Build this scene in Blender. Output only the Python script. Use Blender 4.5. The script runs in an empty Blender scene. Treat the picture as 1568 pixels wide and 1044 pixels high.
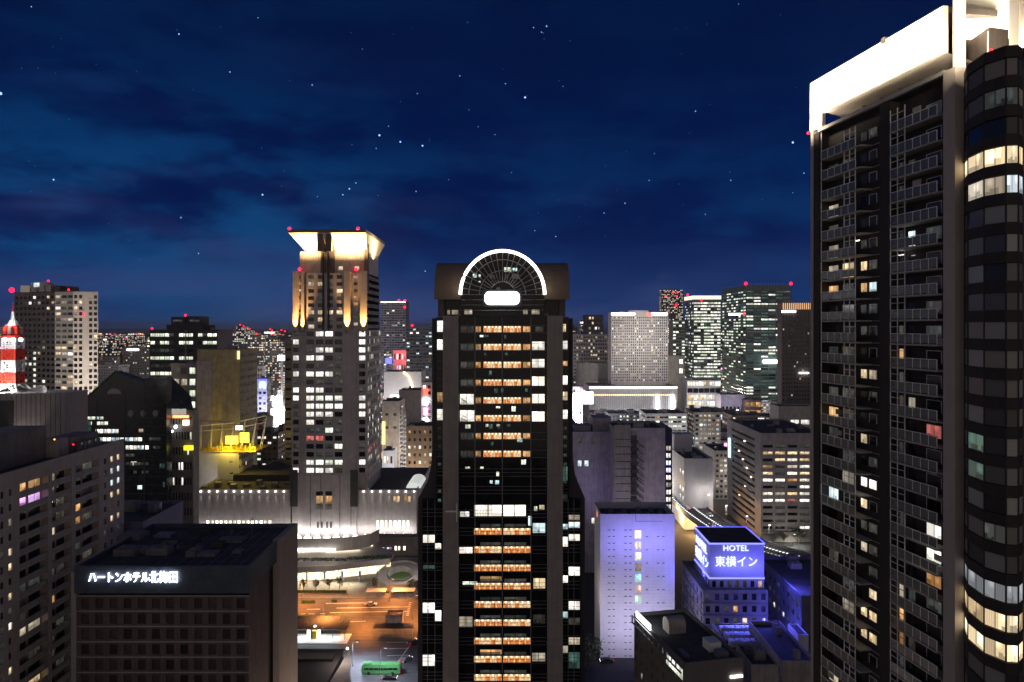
import bpy, math, random
from mathutils import Vector, Matrix
random.seed(7)
R = math.radians
sc = bpy.context.scene
COL = sc.collection
# ---------------------------------------------------------------- camera
F, CX, HY, H = 1130.0, 784.0, 500.0, 110.0      # focal length and horizon in photo pixels, eye height in metres
def X(px, d): return (px - CX) / F * d
def Z(py, d): return H - (py - HY) / F * d
def D(py, z=0.0): return (H - z) * F / (py - HY)
def G(px, py, z=0.0):
    d = D(py, z); return (X(px, d), d, z)
cam = bpy.data.cameras.new('camera'); co = bpy.data.objects.new('camera', cam); COL.objects.link(co)
co.location = (0, 0, H); co.rotation_euler = (R(90), 0, 0)
cam.sensor_width = 36; cam.lens = F / 1568 * 36; cam.shift_y = -(522 - HY) / 1568
cam.clip_start = 0.5; cam.clip_end = 60000
sc.camera = co
# ---------------------------------------------------------------- exposure and sampling
sc.view_settings.view_transform = 'Standard'; sc.view_settings.look = 'None'
sc.view_settings.exposure = 0.0; sc.view_settings.gamma = 1.0
sc.cycles.use_denoising = True
sc.cycles.max_bounces = 5; sc.cycles.diffuse_bounces = 2; sc.cycles.glossy_bounces = 3
sc.cycles.transmission_bounces = 2; sc.cycles.volume_bounces = 0
sc.cycles.sample_clamp_indirect = 2.0; sc.cycles.sample_clamp_direct = 0
sc.cycles.caustics_reflective = False; sc.cycles.caustics_refractive = False

# ---------------------------------------------------------------- node helpers
class NT:
    def __init__(s, tree): s.t = tree; s.n = tree.nodes; s.l = tree.links
    def new(s, typ, **kw):
        n = s.n.new(typ)
        for k, v in kw.items(): setattr(n, k, v)
        return n
    def set(s, sock, v):
        if hasattr(v, 'bl_idname') and hasattr(v, 'outputs'): v = v.outputs[0]
        if isinstance(v, bpy.types.NodeSocket): s.l.new(v, sock)
        else: sock.default_value = v
    def math(s, op, a, b=0.0, c=None, clamp=False):
        n = s.new('ShaderNodeMath', operation=op, use_clamp=clamp)
        s.set(n.inputs[0], a); s.set(n.inputs[1], b)
        if c is not None: s.set(n.inputs[2], c)
        return n.outputs[0]
    def ramp(s, v, a, b, c=0.0, d=1.0):
        n = s.new('ShaderNodeMapRange'); n.interpolation_type = 'SMOOTHSTEP'
        s.set(n.inputs[0], v)
        for i, q in enumerate((a, b, c, d)): s.set(n.inputs[i + 1], q)
        return n.outputs[0]
    def mix(s, f, a, b, blend='MIX'):
        n = s.new('ShaderNodeMix', data_type='RGBA', blend_type=blend)
        s.set(n.inputs[0], f)
        s.set(n.inputs[6], a if not isinstance(a, tuple) else (*a[:3], 1)); s.set(n.inputs[7], b if not isinstance(b, tuple) else (*b[:3], 1))
        return n.outputs[2]
    def comb(s, x, y, z):
        n = s.new('ShaderNodeCombineXYZ')
        for i, q in enumerate((x, y, z)): s.set(n.inputs[i], q)
        return n.outputs[0]
    def sep(s, v):
        n = s.new('ShaderNodeSeparateXYZ'); s.set(n.inputs[0], v); return n.outputs
    def noise(s, v, scale, detail=3, rough=0.5, out=0):
        n = s.new('ShaderNodeTexNoise'); s.set(n.inputs['Vector'], v)
        n.inputs['Scale'].default_value = scale; n.inputs['Detail'].default_value = detail; n.inputs['Roughness'].default_value = rough
        return n.outputs[out]
    def mapping(s, v, scale=(1, 1, 1), rot=(0, 0, 0), loc=(0, 0, 0)):
        n = s.new('ShaderNodeMapping'); s.set(n.inputs[0], v)
        n.inputs['Scale'].default_value = scale; n.inputs['Rotation'].default_value = rot; n.inputs['Location'].default_value = loc
        return n.outputs[0]

# ---------------------------------------------------------------- night sky
w = bpy.data.worlds.new("World"); sc.world = w; w.use_nodes = True
T = NT(w.node_tree); w.node_tree.nodes.clear()
dirv = T.new('ShaderNodeTexCoord').outputs['Generated']
sx, sy, sz = T.sep(dirv)
elev = T.math('MAXIMUM', sz, 0.0)
base = T.mix(T.ramp(elev, 0.0, 0.15), (0.0042, 0.030, 0.140), (0.0006, 0.0085, 0.068))
base = T.mix(T.ramp(elev, 0.13, 0.42), base, (0.0009, 0.0068, 0.044))
v1 = T.mapping(dirv, scale=(1.5, 1.5, 4.2), rot=(0.0, 0.30, 0.0), loc=(0.35, 0.0, 2.2))
n1 = T.noise(v1, 2.5, 7, 0.62)
n2 = T.noise(T.mapping(dirv, scale=(1.0, 1.0, 5.5), rot=(0, -0.12, 0), loc=(4.1, 2.0, 1.2)), 3.1, 5, 0.55)
c1 = T.ramp(n1, 0.42, 0.63)
c2 = T.ramp(n2, 0.47, 0.72)
low = T.math('MULTIPLY_ADD', T.ramp(elev, 0.34, 0.10), 0.86, 0.14)
side = T.math('MULTIPLY', low, T.math('MULTIPLY_ADD', T.ramp(sx, 0.02, -0.42), 0.62, 0.38))
sky = T.mix(T.math('MULTIPLY', c1, side), base, (0.0030, 0.054, 0.182))
sky = T.mix(T.math('MULTIPLY', T.math('MULTIPLY', c2, 0.5), side), sky, (0.024, 0.042, 0.150))
# pale violet bank low over the horizon
bank = T.math('MULTIPLY', T.ramp(elev, 0.09, 0.02), T.ramp(n2, 0.34, 0.60))
sky = T.mix(T.math('MULTIPLY', bank, 0.6), sky, (0.040, 0.064, 0.195))
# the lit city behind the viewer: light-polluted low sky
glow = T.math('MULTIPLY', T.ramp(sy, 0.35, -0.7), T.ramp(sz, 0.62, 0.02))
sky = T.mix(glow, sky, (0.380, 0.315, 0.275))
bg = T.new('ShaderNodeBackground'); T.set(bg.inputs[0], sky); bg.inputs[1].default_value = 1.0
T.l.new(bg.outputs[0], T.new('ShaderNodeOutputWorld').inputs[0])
# moonlight: the one sun lamp, very weak, from behind the viewer
sun = bpy.data.lights.new('moon', 'SUN'); sun.energy = 0.035; sun.angle = R(12); sun.color = (1.0, 0.93, 0.86)
so = bpy.data.objects.new('moon', sun); COL.objects.link(so); so.rotation_euler = (R(52), 0, R(-28))

# ---------------------------------------------------------------- materials
MATS = {}
def M(name, rgb, rough=0.75, var=0.30, scale=0.35, metal=0.0, streak=True, bump=0.15, spec=0.4):
    if name in MATS: return MATS[name]
    m = bpy.data.materials.new(name); m.use_nodes = True; t = NT(m.node_tree)
    b = t.n['Principled BSDF']
    pos = t.new('ShaderNodeTexCoord').outputs['Object']
    n1 = t.noise(pos, scale, 5, 0.6)
    n2 = t.noise(t.mapping(pos, scale=(1.3, 1.3, 0.09 if streak is True else 1.3) if streak != "x" else (0.05, 1.6, 1.0)), 1.1, 3, 0.6)
    f = t.math('ADD', t.math('MULTIPLY', n1, 0.55 if streak != 'x' else 0.4), t.math('MULTIPLY', n2, 0.45 if streak != 'x' else 0.6))
    f = t.ramp(f, 0.28, 0.72, 1 - var, 1 + var)
    c = t.new('ShaderNodeVectorMath', operation='SCALE'); c.inputs[0].default_value = rgb; t.set(c.inputs['Scale'], f)
    t.l.new(c.outputs[0], b.inputs['Base Color'])
    t.set(b.inputs['Roughness'], t.math('MULTIPLY_ADD', n1, 0.25, rough - 0.12, clamp=True))
    b.inputs['Metallic'].default_value = metal; b.inputs['Specular IOR Level'].default_value = spec
    if bump:
        bp = t.new('ShaderNodeBump'); bp.inputs['Strength'].default_value = bump; bp.inputs['Distance'].default_value = 0.1
        t.set(bp.inputs['Height'], t.noise(pos, 3.0, 4, 0.6)); t.l.new(bp.outputs[0], b.inputs['Normal'])
    MATS[name] = m; return m
def E(name, rgb, strength, sample='NONE', var=0.0):
    if name in MATS: return MATS[name]
    m = bpy.data.materials.new(name); m.use_nodes = True; t = NT(m.node_tree)
    b = t.n['Principled BSDF']; b.inputs['Base Color'].default_value = (0.02, 0.02, 0.02, 1); b.inputs['Roughness'].default_value = 0.3
    b.inputs['Emission Color'].default_value = (*rgb, 1); b.inputs['Emission Strength'].default_value = strength
    if var:
        n = t.noise(t.new('ShaderNodeTexCoord').outputs['Object'], 0.9, 3, 0.6)
        t.set(b.inputs['Emission Strength'], t.ramp(n, 0.3, 0.7, strength * (1 - var), strength * (1 + var)))
    m.cycles.emission_sampling = sample
    MATS[name] = m; return m
def rnd_socket(t):
    a = t.new('ShaderNodeAttribute', attribute_name='rnd').outputs['Fac']
    o = t.new('ShaderNodeObjectInfo').outputs['Random']
    return t.math('FRACT', t.math('ADD', a, o))
def LIT(name, c1, c2, strength, lo=0.25, hi=1.25, blinds=False, sample='NONE'):
    """the inside of a lit room seen through its pane: furniture, curtains and lamps as a soft block pattern"""
    m = bpy.data.materials.new('window_' + name); m.use_nodes = True; t = NT(m.node_tree)
    b = t.n['Principled BSDF']; b.inputs['Base Color'].default_value = (0.015, 0.015, 0.017, 1); b.inputs['Roughness'].default_value = 0.12
    r = rnd_socket(t)
    uv = t.new('ShaderNodeUVMap').outputs[0]; u, v, _ = t.sep(uv)
    fr = lambda k: t.math('FRACT', t.math('MULTIPLY', r, k))
    # furniture: a skyline of dark boxes along the sill; curtain drawn over one side, with folds; a lamp near the ceiling
    wn = t.new('ShaderNodeTexWhiteNoise', noise_dimensions='2D'); t.set(wn.inputs['Vector'], t.comb(t.math('FLOOR', t.math('MULTIPLY_ADD', u, 4.6, fr(91.0))), t.math('MULTIPLY', r, 57.0), 0))
    furn = t.math('LESS_THAN', v, t.math('MULTIPLY_ADD', wn.outputs['Value'], 0.42, 0.02))
    cur = t.math('LESS_THAN', t.math('ABSOLUTE', t.math('SUBTRACT', u, t.math('GREATER_THAN', fr(5.3), 0.5))), t.math('MULTIPLY', fr(23.0), 0.75))
    fold = t.math('MULTIPLY_ADD', t.math('SINE', t.math('MULTIPLY_ADD', u, 60.0, t.math('MULTIPLY', t.noise(uv, 3.0, 1), 9.0))), 0.10, 0.62)
    lamp = t.ramp(t.math('SQRT', t.math('ADD', t.math('POWER', t.math('MULTIPLY', t.math('SUBTRACT', u, fr(3.7)), 1.6), 2.0), t.math('POWER', t.math('SUBTRACT', v, t.math('MULTIPLY_ADD', fr(11.0), 0.35, 0.55)), 2.0))), 0.42, 0.02)
    f = t.math('MULTIPLY_ADD', lamp, hi * 0.55, 0.78 + 0.1 * hi)
    f = t.math('MULTIPLY', f, t.math('MULTIPLY_ADD', t.math('MULTIPLY', furn, t.math('SUBTRACT', 1.0, cur)), lo * 0.8 - 0.8, 1.0))
    f = t.math('MULTIPLY', f, t.math('ADD', t.math('SUBTRACT', 1.0, cur), t.math('MULTIPLY', cur, fold)))
    mul = t.math('MULTIPLY_ADD', t.math('FRACT', t.math('MULTIPLY', r, 7.13)), 0.9, 0.5)
    s = t.math('MULTIPLY', t.math('MULTIPLY', f, mul), strength)
    # centre glazing bar
    bar = t.math('GREATER_THAN', t.math('ABSOLUTE', t.math('SUBTRACT', u, 0.5)), 0.025)
    s = t.math('MULTIPLY', s, t.math('MULTIPLY_ADD', bar, 0.75, 0.25))
    t.set(b.inputs['Emission Strength'], s)
    t.set(b.inputs['Emission Color'], t.mix(t.math('FRACT', t.math('MULTIPLY', r, 13.7)), c1, c2))
    m.cycles.emission_sampling = sample
    return m
def GLASS(name, rgb=(0.012, 0.013, 0.015), rough=0.08, em=0.0):
    m = bpy.data.materials.new('window_' + name); m.use_nodes = True; t = NT(m.node_tree)
    b = t.n['Principled BSDF']
    r = rnd_socket(t)
    c = t.new('ShaderNodeVectorMath', operation='SCALE'); c.inputs[0].default_value = rgb
    t.set(c.inputs['Scale'], t.math('MULTIPLY_ADD', r, 1.6, 0.4)); t.l.new(c.outputs[0], b.inputs['Base Color'])
    b.inputs['Roughness'].default_value = rough; b.inputs['Specular IOR Level'].default_value = 0.6
    pos = t.new('ShaderNodeTexCoord').outputs['Object']
    bp = t.new('ShaderNodeBump'); bp.inputs['Strength'].default_value = 0.04; t.set(bp.inputs['Height'], t.noise(pos, 0.8, 2))
    t.l.new(bp.outputs[0], b.inputs['Normal'])
    return m
WM = dict(
    dark=GLASS('dark'), grey=GLASS('grey', (0.05, 0.05, 0.048), 0.25), curtain=GLASS('curtain', (0.13, 0.125, 0.11), 0.5),
    white=LIT('white', (1.0, 0.93, 0.80), (1.0, 0.97, 0.90), 1.9, 0.45), warm=LIT('warm', (1.0, 0.70, 0.36), (1.0, 0.80, 0.52), 1.1),
    amber=LIT('amber', (1.0, 0.46, 0.15), (1.0, 0.60, 0.26), 0.75, 0.2), cool=LIT('cool', (0.80, 0.92, 1.0), (0.72, 1.0, 0.98), 1.2),
    green=LIT('green', (0.88, 1.0, 0.74), (0.98, 1.0, 0.82), 1.5, 0.4), dim=LIT('dim', (0.55, 0.50, 0.38), (0.42, 0.5, 0.48), 0.10, 0.1),
    teal=LIT('teal', (0.25, 0.62, 0.52), (0.4, 0.75, 0.6), 0.16, 0.1), pink=LIT('pink', (0.9, 0.35, 0.95), (0.8, 0.5, 1.0), 1.0, 0.1),
    bayglass=GLASS('bay', (0.19, 0.195, 0.175), 0.3), hotelglass=GLASS('hotel', (0.055, 0.036, 0.036), 0.3),
    red=LIT('red', (1.0, 0.22, 0.18), (1.0, 0.3, 0.3), 0.8, 0.1), blown=LIT('blown', (1.0, 0.9, 0.74), (1.0, 0.92, 0.8), 2.3, 0.45),
    soft=LIT('soft', (1.0, 0.82, 0.58), (1.0, 0.88, 0.7), 0.55, 0.5),
)
def lobby_material():
    """lift lobby behind glass: row of ceiling spots, pale walls and timber lift doors"""
    m = bpy.data.materials.new('window_lobby'); m.use_nodes = True; t = NT(m.node_tree)
    b = t.n['Principled BSDF']; b.inputs['Base Color'].default_value = (0.02, 0.015, 0.01, 1); b.inputs['Roughness'].default_value = 0.15
    r = rnd_socket(t); uv = t.new('ShaderNodeUVMap').outputs[0]; u, v, _ = t.sep(uv)
    cell = t.math('MULTIPLY', u, 5.0); fr = t.math('FRACT', cell)
    wn = t.new('ShaderNodeTexWhiteNoise', noise_dimensions='2D'); t.set(wn.inputs['Vector'], t.comb(t.math('FLOOR', cell), t.math('MULTIPLY', t.math('FLOOR', t.math('MULTIPLY', r, 5.0)), 3.3), 0))
    door = t.math('MULTIPLY', t.math('MULTIPLY', t.math('GREATER_THAN', wn.outputs[0], 0.34), t.math('LESS_THAN', t.math('ABSOLUTE', t.math('SUBTRACT', fr, 0.5)), 0.40)), t.math('LESS_THAN', v, 0.78))
    col = t.mix(door, (1.0, 0.66, 0.36), (0.80, 0.24, 0.055))
    spot = t.math('MULTIPLY', t.ramp(t.math('ABSOLUTE', t.math('SUBTRACT', fr, 0.5)), 0.3, 0.05), t.ramp(v, 0.55, 0.9))
    col = t.mix(t.math('MULTIPLY', spot, 0.6), col, (1.0, 0.85, 0.58))
    n = t.noise(t.comb(t.math('MULTIPLY_ADD', u, 9.0, t.math('MULTIPLY', r, 50)), t.math('MULTIPLY', v, 2.0), 0), 1.5, 2)
    st = t.math('ADD', t.ramp(n, 0.3, 0.7, 0.5, 1.2), t.math('MULTIPLY', spot, 1.5))
    mull = t.math('GREATER_THAN', t.math('ABSOLUTE', t.math('SUBTRACT', t.math('FRACT', t.math('MULTIPLY', u, 4.0)), 0.5)), 0.46)
    st = t.math('MULTIPLY', st, t.math('MULTIPLY_ADD', mull, -0.6, 1.0))
    t.set(b.inputs['Emission Strength'], st); t.set(b.inputs['Emission Color'], col)
    m.cycles.emission_sampling = 'NONE'; return m
WM['lobby'] = lobby_material()
def city_material(name, wall, lit=0.35, strength=1.6, cw=3.4, ch=3.6):
    """far buildings: a grid of windows, some lit, on a dark wall (each window a pixel or two)"""
    if name in MATS: return MATS[name]
    m = bpy.data.materials.new(name); m.use_nodes = True; t = NT(m.node_tree)
    b = t.n['Principled BSDF']; b.inputs['Roughness'].default_value = 0.7
    pos = t.new('ShaderNodeTexCoord').outputs['Object']; px, py, pz = t.sep(pos)
    g = t.new('ShaderNodeNewGeometry'); nx, ny, nz = t.sep(g.outputs['Normal'])
    anx = t.math('GREATER_THAN', t.math('ABSOLUTE', nx), t.math('ABSOLUTE', ny))
    u = t.math('ADD', t.math('MULTIPLY', py, anx), t.math('MULTIPLY', px, t.math('SUBTRACT', 1.0, anx)))
    cu = t.math('DIVIDE', u, cw); cv = t.math('DIVIDE', pz, ch)
    fu = t.math('FRACT', cu); fv = t.math('FRACT', cv)
    inside = t.math('MULTIPLY', t.math('LESS_THAN', t.math('ABSOLUTE', t.math('SUBTRACT', fu, 0.5)), 0.34), t.math('LESS_THAN', t.math('ABSOLUTE', t.math('SUBTRACT', fv, 0.5)), 0.26))
    r = rnd_socket(t)
    wn = t.new('ShaderNodeTexWhiteNoise', noise_dimensions='3D')
    t.set(wn.inputs['Vector'], t.comb(t.math('FLOOR', cu), t.math('FLOOR', cv), t.math('MULTIPLY_ADD', r, 97.0, t.math('MULTIPLY', anx, 31.0))))
    val = wn.outputs['Value']; wc = t.sep(wn.outputs['Color'])
    floorn = t.new('ShaderNodeTexWhiteNoise', noise_dimensions='2D'); t.set(floorn.inputs['Vector'], t.comb(t.math('FLOOR', cv), t.math('MULTIPLY', r, 53.0), 0))
    thr = t.math('MULTIPLY_ADD', floorn.outputs['Value'], 0.5, lit - 0.25)
    on = t.math('MULTIPLY', t.math('MULTIPLY', inside, t.math('LESS_THAN', val, thr)), t.math('LESS_THAN', t.math('ABSOLUTE', nz), 0.5))
    col = t.mix(wc[1], (1.0, 0.62, 0.28), (1.0, 0.94, 0.82)); col = t.mix(t.math('GREATER_THAN', wc[2], 0.82), col, (0.7, 0.9, 1.0))
    t.set(b.inputs['Emission Color'], col)
    t.set(b.inputs['Emission Strength'], t.math('MULTIPLY', on, t.math('MULTIPLY_ADD', t.math('POWER', wc[0], 2.5), strength, 0.15 * strength)))
    n = t.noise(pos, 0.08, 3)
    bc = t.mix(inside, t.mix(t.ramp(n, 0.3, 0.7), tuple(q * 0.75 for q in wall), tuple(q * 1.2 for q in wall)), (0.02, 0.02, 0.025))
    t.set(b.inputs['Base Color'], bc)
    m.cycles.emission_sampling = 'NONE'
    MATS[name] = m; return m

CONC = M('concrete', (0.30, 0.28, 0.265)); BEIGE = M('beige_concrete', (0.42, 0.37, 0.33)); GREYST = M('grey_stone', (0.21, 0.20, 0.19))
DARKW = M('dark_wall', (0.055, 0.05, 0.05)); BROWN = M('brown_tile', (0.13, 0.105, 0.095)); WHITE = M('white_tile', (0.62, 0.61, 0.62), var=0.1)
ROOF = M('roof_membrane', (0.075, 0.072, 0.07), rough=0.9, var=0.5, streak=False); METAL = M('grey_metal', (0.3, 0.3, 0.31), rough=0.45, metal=0.6, streak=False)
BLACKM = M('black_metal', (0.02, 0.02, 0.022), rough=0.4, metal=0.3, streak=False); PURPW = M('lilac_render', (0.36, 0.33, 0.38)); MAUVE = M('mauve_render', (0.40, 0.365, 0.385))
ASPH = M('asphalt', (0.05, 0.05, 0.052), rough=0.85, streak=False, scale=0.2, var=0.35); PAVE = M('paving', (0.2, 0.19, 0.18), rough=0.85, streak=False)
LEAF = M('foliage', (0.06, 0.09, 0.035), rough=0.7, var=0.5, scale=1.5, streak=False); GRASS = M('grass_green', (0.06, 0.12, 0.03), rough=0.9, var=0.4, scale=2, streak=False)
BARK = M('bark', (0.10, 0.075, 0.055)); PAINT = M('road_paint', (0.75, 0.75, 0.72), var=0.25, streak=False)
BRONZE = M('bronze_cladding', (0.20, 0.15, 0.105), rough=0.55, metal=0.2, var=0.12); OLIVE = M('olive_concrete', (0.36, 0.32, 0.215)); SANDST = M('sandstone', (0.36, 0.32, 0.30))
RED = M('red_paint', (0.65, 0.04, 0.02), var=0.1); WPAINT = M('white_paint', (0.8, 0.8, 0.8), var=0.1)
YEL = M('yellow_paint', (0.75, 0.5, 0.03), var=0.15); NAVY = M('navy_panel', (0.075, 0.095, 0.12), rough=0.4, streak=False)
EW = E('lamp_white', (1.0, 0.95, 0.88), 6, 'AUTO'); EWARM = E('lamp_warm', (1.0, 0.72, 0.38), 5, 'AUTO'); ERED = E('lamp_red', (1.0, 0.006, 0.03), 6)
EBLUE = E('neon_blue', (0.10, 0.11, 1.0), 3.0, 'AUTO'); EBW = E('sign_bluewhite', (0.60, 0.66, 1.0), 1.7, 'AUTO'); ENEON = E('neon_edge', (0.26, 0.28, 1.0), 1.7, 'AUTO'); ECOOL = E('lamp_cool', (0.85, 0.95, 1.0), 5, 'AUTO')
EORANGE = E('lamp_sodium', (1.0, 0.45, 0.12), 8, 'AUTO'); EYEL = E('sign_yellow', (1.0, 0.68, 0.04), 4.5, 'AUTO'); EBLOWN = E('sign_white', (0.97, 0.96, 1.0), 7, 'AUTO')
EGRN = E('lamp_green', (0.1, 1.0, 0.5), 4); EMAG = E('sign_magenta', (1.0, 0.35, 0.75), 3); ERS = E('sign_red', (1.0, 0.10, 0.06), 3); ESTAR = E('star_light', (0.36, 0.55, 1.0), 1.6); EICE = E('neon_ice', (0.35, 0.75, 1.0), 4, 'AUTO')

# ---------------------------------------------------------------- mesh helpers
class MB:
    def __init__(s): s.v = []; s.f = []; s.mi = []; s.uv = {}; s.rn = {}
    def quad(s, a, b, c, d, mi=0, uv=False, rn=0.0):
        i = len(s.v); s.v += [a, b, c, d]; s.f.append((i, i + 1, i + 2, i + 3)); s.mi.append(mi)
        if uv: s.uv[len(s.f) - 1] = 1; s.rn[len(s.f) - 1] = rn
    def poly(s, pts, mi=0):
        i = len(s.v); s.v += list(pts); s.f.append(tuple(range(i, i + len(pts)))); s.mi.append(mi)
    def box(s, x0, y0, z0, x1, y1, z1, mi=0, bottom=True):
        if x0 > x1: x0, x1 = x1, x0
        if y0 > y1: y0, y1 = y1, y0
        if z0 > z1: z0, z1 = z1, z0
        i = len(s.v); s.v += [(x0, y0, z0), (x1, y0, z0), (x1, y1, z0), (x0, y1, z0), (x0, y0, z1), (x1, y0, z1), (x1, y1, z1), (x0, y1, z1)]
        fs = [(4, 5, 6, 7), (0, 1, 5, 4), (1, 2, 6, 5), (2, 3, 7, 6), (3, 0, 4, 7)] + ([(3, 2, 1, 0)] if bottom else [])
        for q in fs: s.f.append(tuple(i + k for k in q)); s.mi.append(mi)
        return s
    def prism(s, pts, z0, z1, mi=0, cap=True):
        n = len(pts); i = len(s.v)
        s.v += [(p[0], p[1], z0) for p in pts] + [(p[0], p[1], z1) for p in pts]
        for k in range(n):
            q = (k + 1) % n; s.f.append((i + k, i + q, i + n + q, i + n + k)); s.mi.append(mi)
        if cap:
            s.f.append(tuple(i + n + k for k in range(n))); s.mi.append(mi)
            s.f.append(tuple(i + n - 1 - k for k in range(n))); s.mi.append(mi)
        return s
    def frustum(s, c, r0, r1, z0, z1, n=12, mi=0):
        i = len(s.v)
        for z, r in ((z0, r0), (z1, r1)):
            s.v += [(c[0] + r * math.cos(2 * math.pi * k / n), c[1] + r * math.sin(2 * math.pi * k / n), z) for k in range(n)]
        for k in range(n): q = (k + 1) % n; s.f.append((i + k, i + q, i + n + q, i + n + k)); s.mi.append(mi)
        s.f.append(tuple(i + n + k for k in range(n))); s.mi.append(mi)
        s.f.append(tuple(i + n - 1 - k for k in range(n))); s.mi.append(mi)
        return s
    def tube(s, pts, r, n=6, mi=0, r1=None):
        pts = [Vector(p) for p in pts]; i0 = len(s.v); m = len(pts)
        for k, p in enumerate(pts):
            t = (pts[min(k + 1, m - 1)] - pts[max(k - 1, 0)]).normalized()
            a = Vector((0, 0, 1)) if abs(t.z) < 0.9 else Vector((1, 0, 0))
            u = t.cross(a).normalized(); w_ = u.cross(t)
            rr = r if r1 is None else r + (r1 - r) * k / (m - 1)
            for j in range(n):
                an = 2 * math.pi * j / n; s.v.append(tuple(p + (u * math.cos(an) + w_ * math.sin(an)) * rr))
        for k in range(m - 1):
            for j in range(n):
                a = i0 + k * n + j; b = i0 + k * n + (j + 1) % n; s.f.append((a, b, b + n, a + n)); s.mi.append(mi)
        s.f.append(tuple(i0 + j for j in range(n))[::-1]); s.mi.append(mi); s.f.append(tuple(i0 + (m - 1) * n + j for j in range(n))); s.mi.append(mi)
        return s
    def ball(s, c, r, mi=0, n=8, m=5, sz=1.0):
        i = len(s.v); s.v.append((c[0], c[1], c[2] + r * sz))
        for a in range(1, m):
            th = math.pi * a / m
            for k in range(n): ph = 2 * math.pi * k / n; s.v.append((c[0] + r * math.sin(th) * math.cos(ph), c[1] + r * math.sin(th) * math.sin(ph), c[2] + r * sz * math.cos(th)))
        s.v.append((c[0], c[1], c[2] - r * sz)); last = len(s.v) - 1
        for k in range(n): s.f.append((i, i + 1 + k, i + 1 + (k + 1) % n)); s.mi.append(mi)
        for a in range(m - 2):
            for k in range(n):
                p = i + 1 + a * n + k; q = i + 1 + a * n + (k + 1) % n; s.f.append((p, p + n, q + n, q)); s.mi.append(mi)
        for k in range(n): s.f.append((last, last - n + (k + 1) % n, last - n + k)); s.mi.append(mi)
        return s
    def mesh(s, name, mats, off=(0, 0, 0), smooth=False):
        me = bpy.data.meshes.new(name)
        me.from_pydata([(a - off[0], b - off[1], c - off[2]) for a, b, c in s.v], [], s.f)
        for m in (mats if isinstance(mats, (list, tuple)) else [mats]): me.materials.append(m)
        me.polygons.foreach_set('material_index', s.mi)
        if smooth: me.polygons.foreach_set('use_smooth', [True] * len(s.f))
        if s.uv:
            ul = me.uv_layers.new(name='UVMap'); at = me.attributes.new('rnd', 'FLOAT', 'FACE')
            uvs = [0.0] * (2 * len(me.loops)); q = [0, 0, 1, 0, 1, 1, 0, 1]
            for fi in s.uv:
                ls = me.polygons[fi].loop_start; uvs[2 * ls:2 * ls + 8] = q
            ul.data.foreach_set('uv', uvs)
            at.data.foreach_set('value', [s.rn.get(k, 0.0) for k in range(len(s.f))])
        me.update(); return me
    def build(s, name, mats, parent=None, off=(0, 0, 0), smooth=False):
        o = bpy.data.objects.new(name, s.mesh(name, mats, off, smooth)); COL.objects.link(o)
        if parent: o.parent = parent
        return o
def tag(o, label=None, cat=None, group=None, kind=None):
    if label: o['label'] = label
    if cat: o['category'] = cat
    if group: o['group'] = group
    if kind: o['kind'] = kind
    return o
def empty(name, loc, label=None, cat=None, group=None, rz=0.0):
    o = bpy.data.objects.new(name, None); COL.objects.link(o); o.location = loc; o.rotation_euler = (0, 0, rz); o.empty_display_size = 1
    return tag(o, label, cat, group)
UNIT = {}
def unit_pane(key):
    if key not in UNIT:
        m = MB(); m.quad((-.5, 0, -.5), (.5, 0, -.5), (.5, 0, .5), (-.5, 0, .5), 0, True)
        UNIT[key] = m.mesh('window_pane', WM[key])
    return UNIT[key]
HERO = []                                   # (px0, px1, lowest visible py, top py, d) of named buildings, so fillers stay out of their view
def hero(px0, px1, pytop, pybot, d): HERO.append((px0, px1, pytop, pybot, d))
RECTS = []                                  # footprints on the ground

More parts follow.
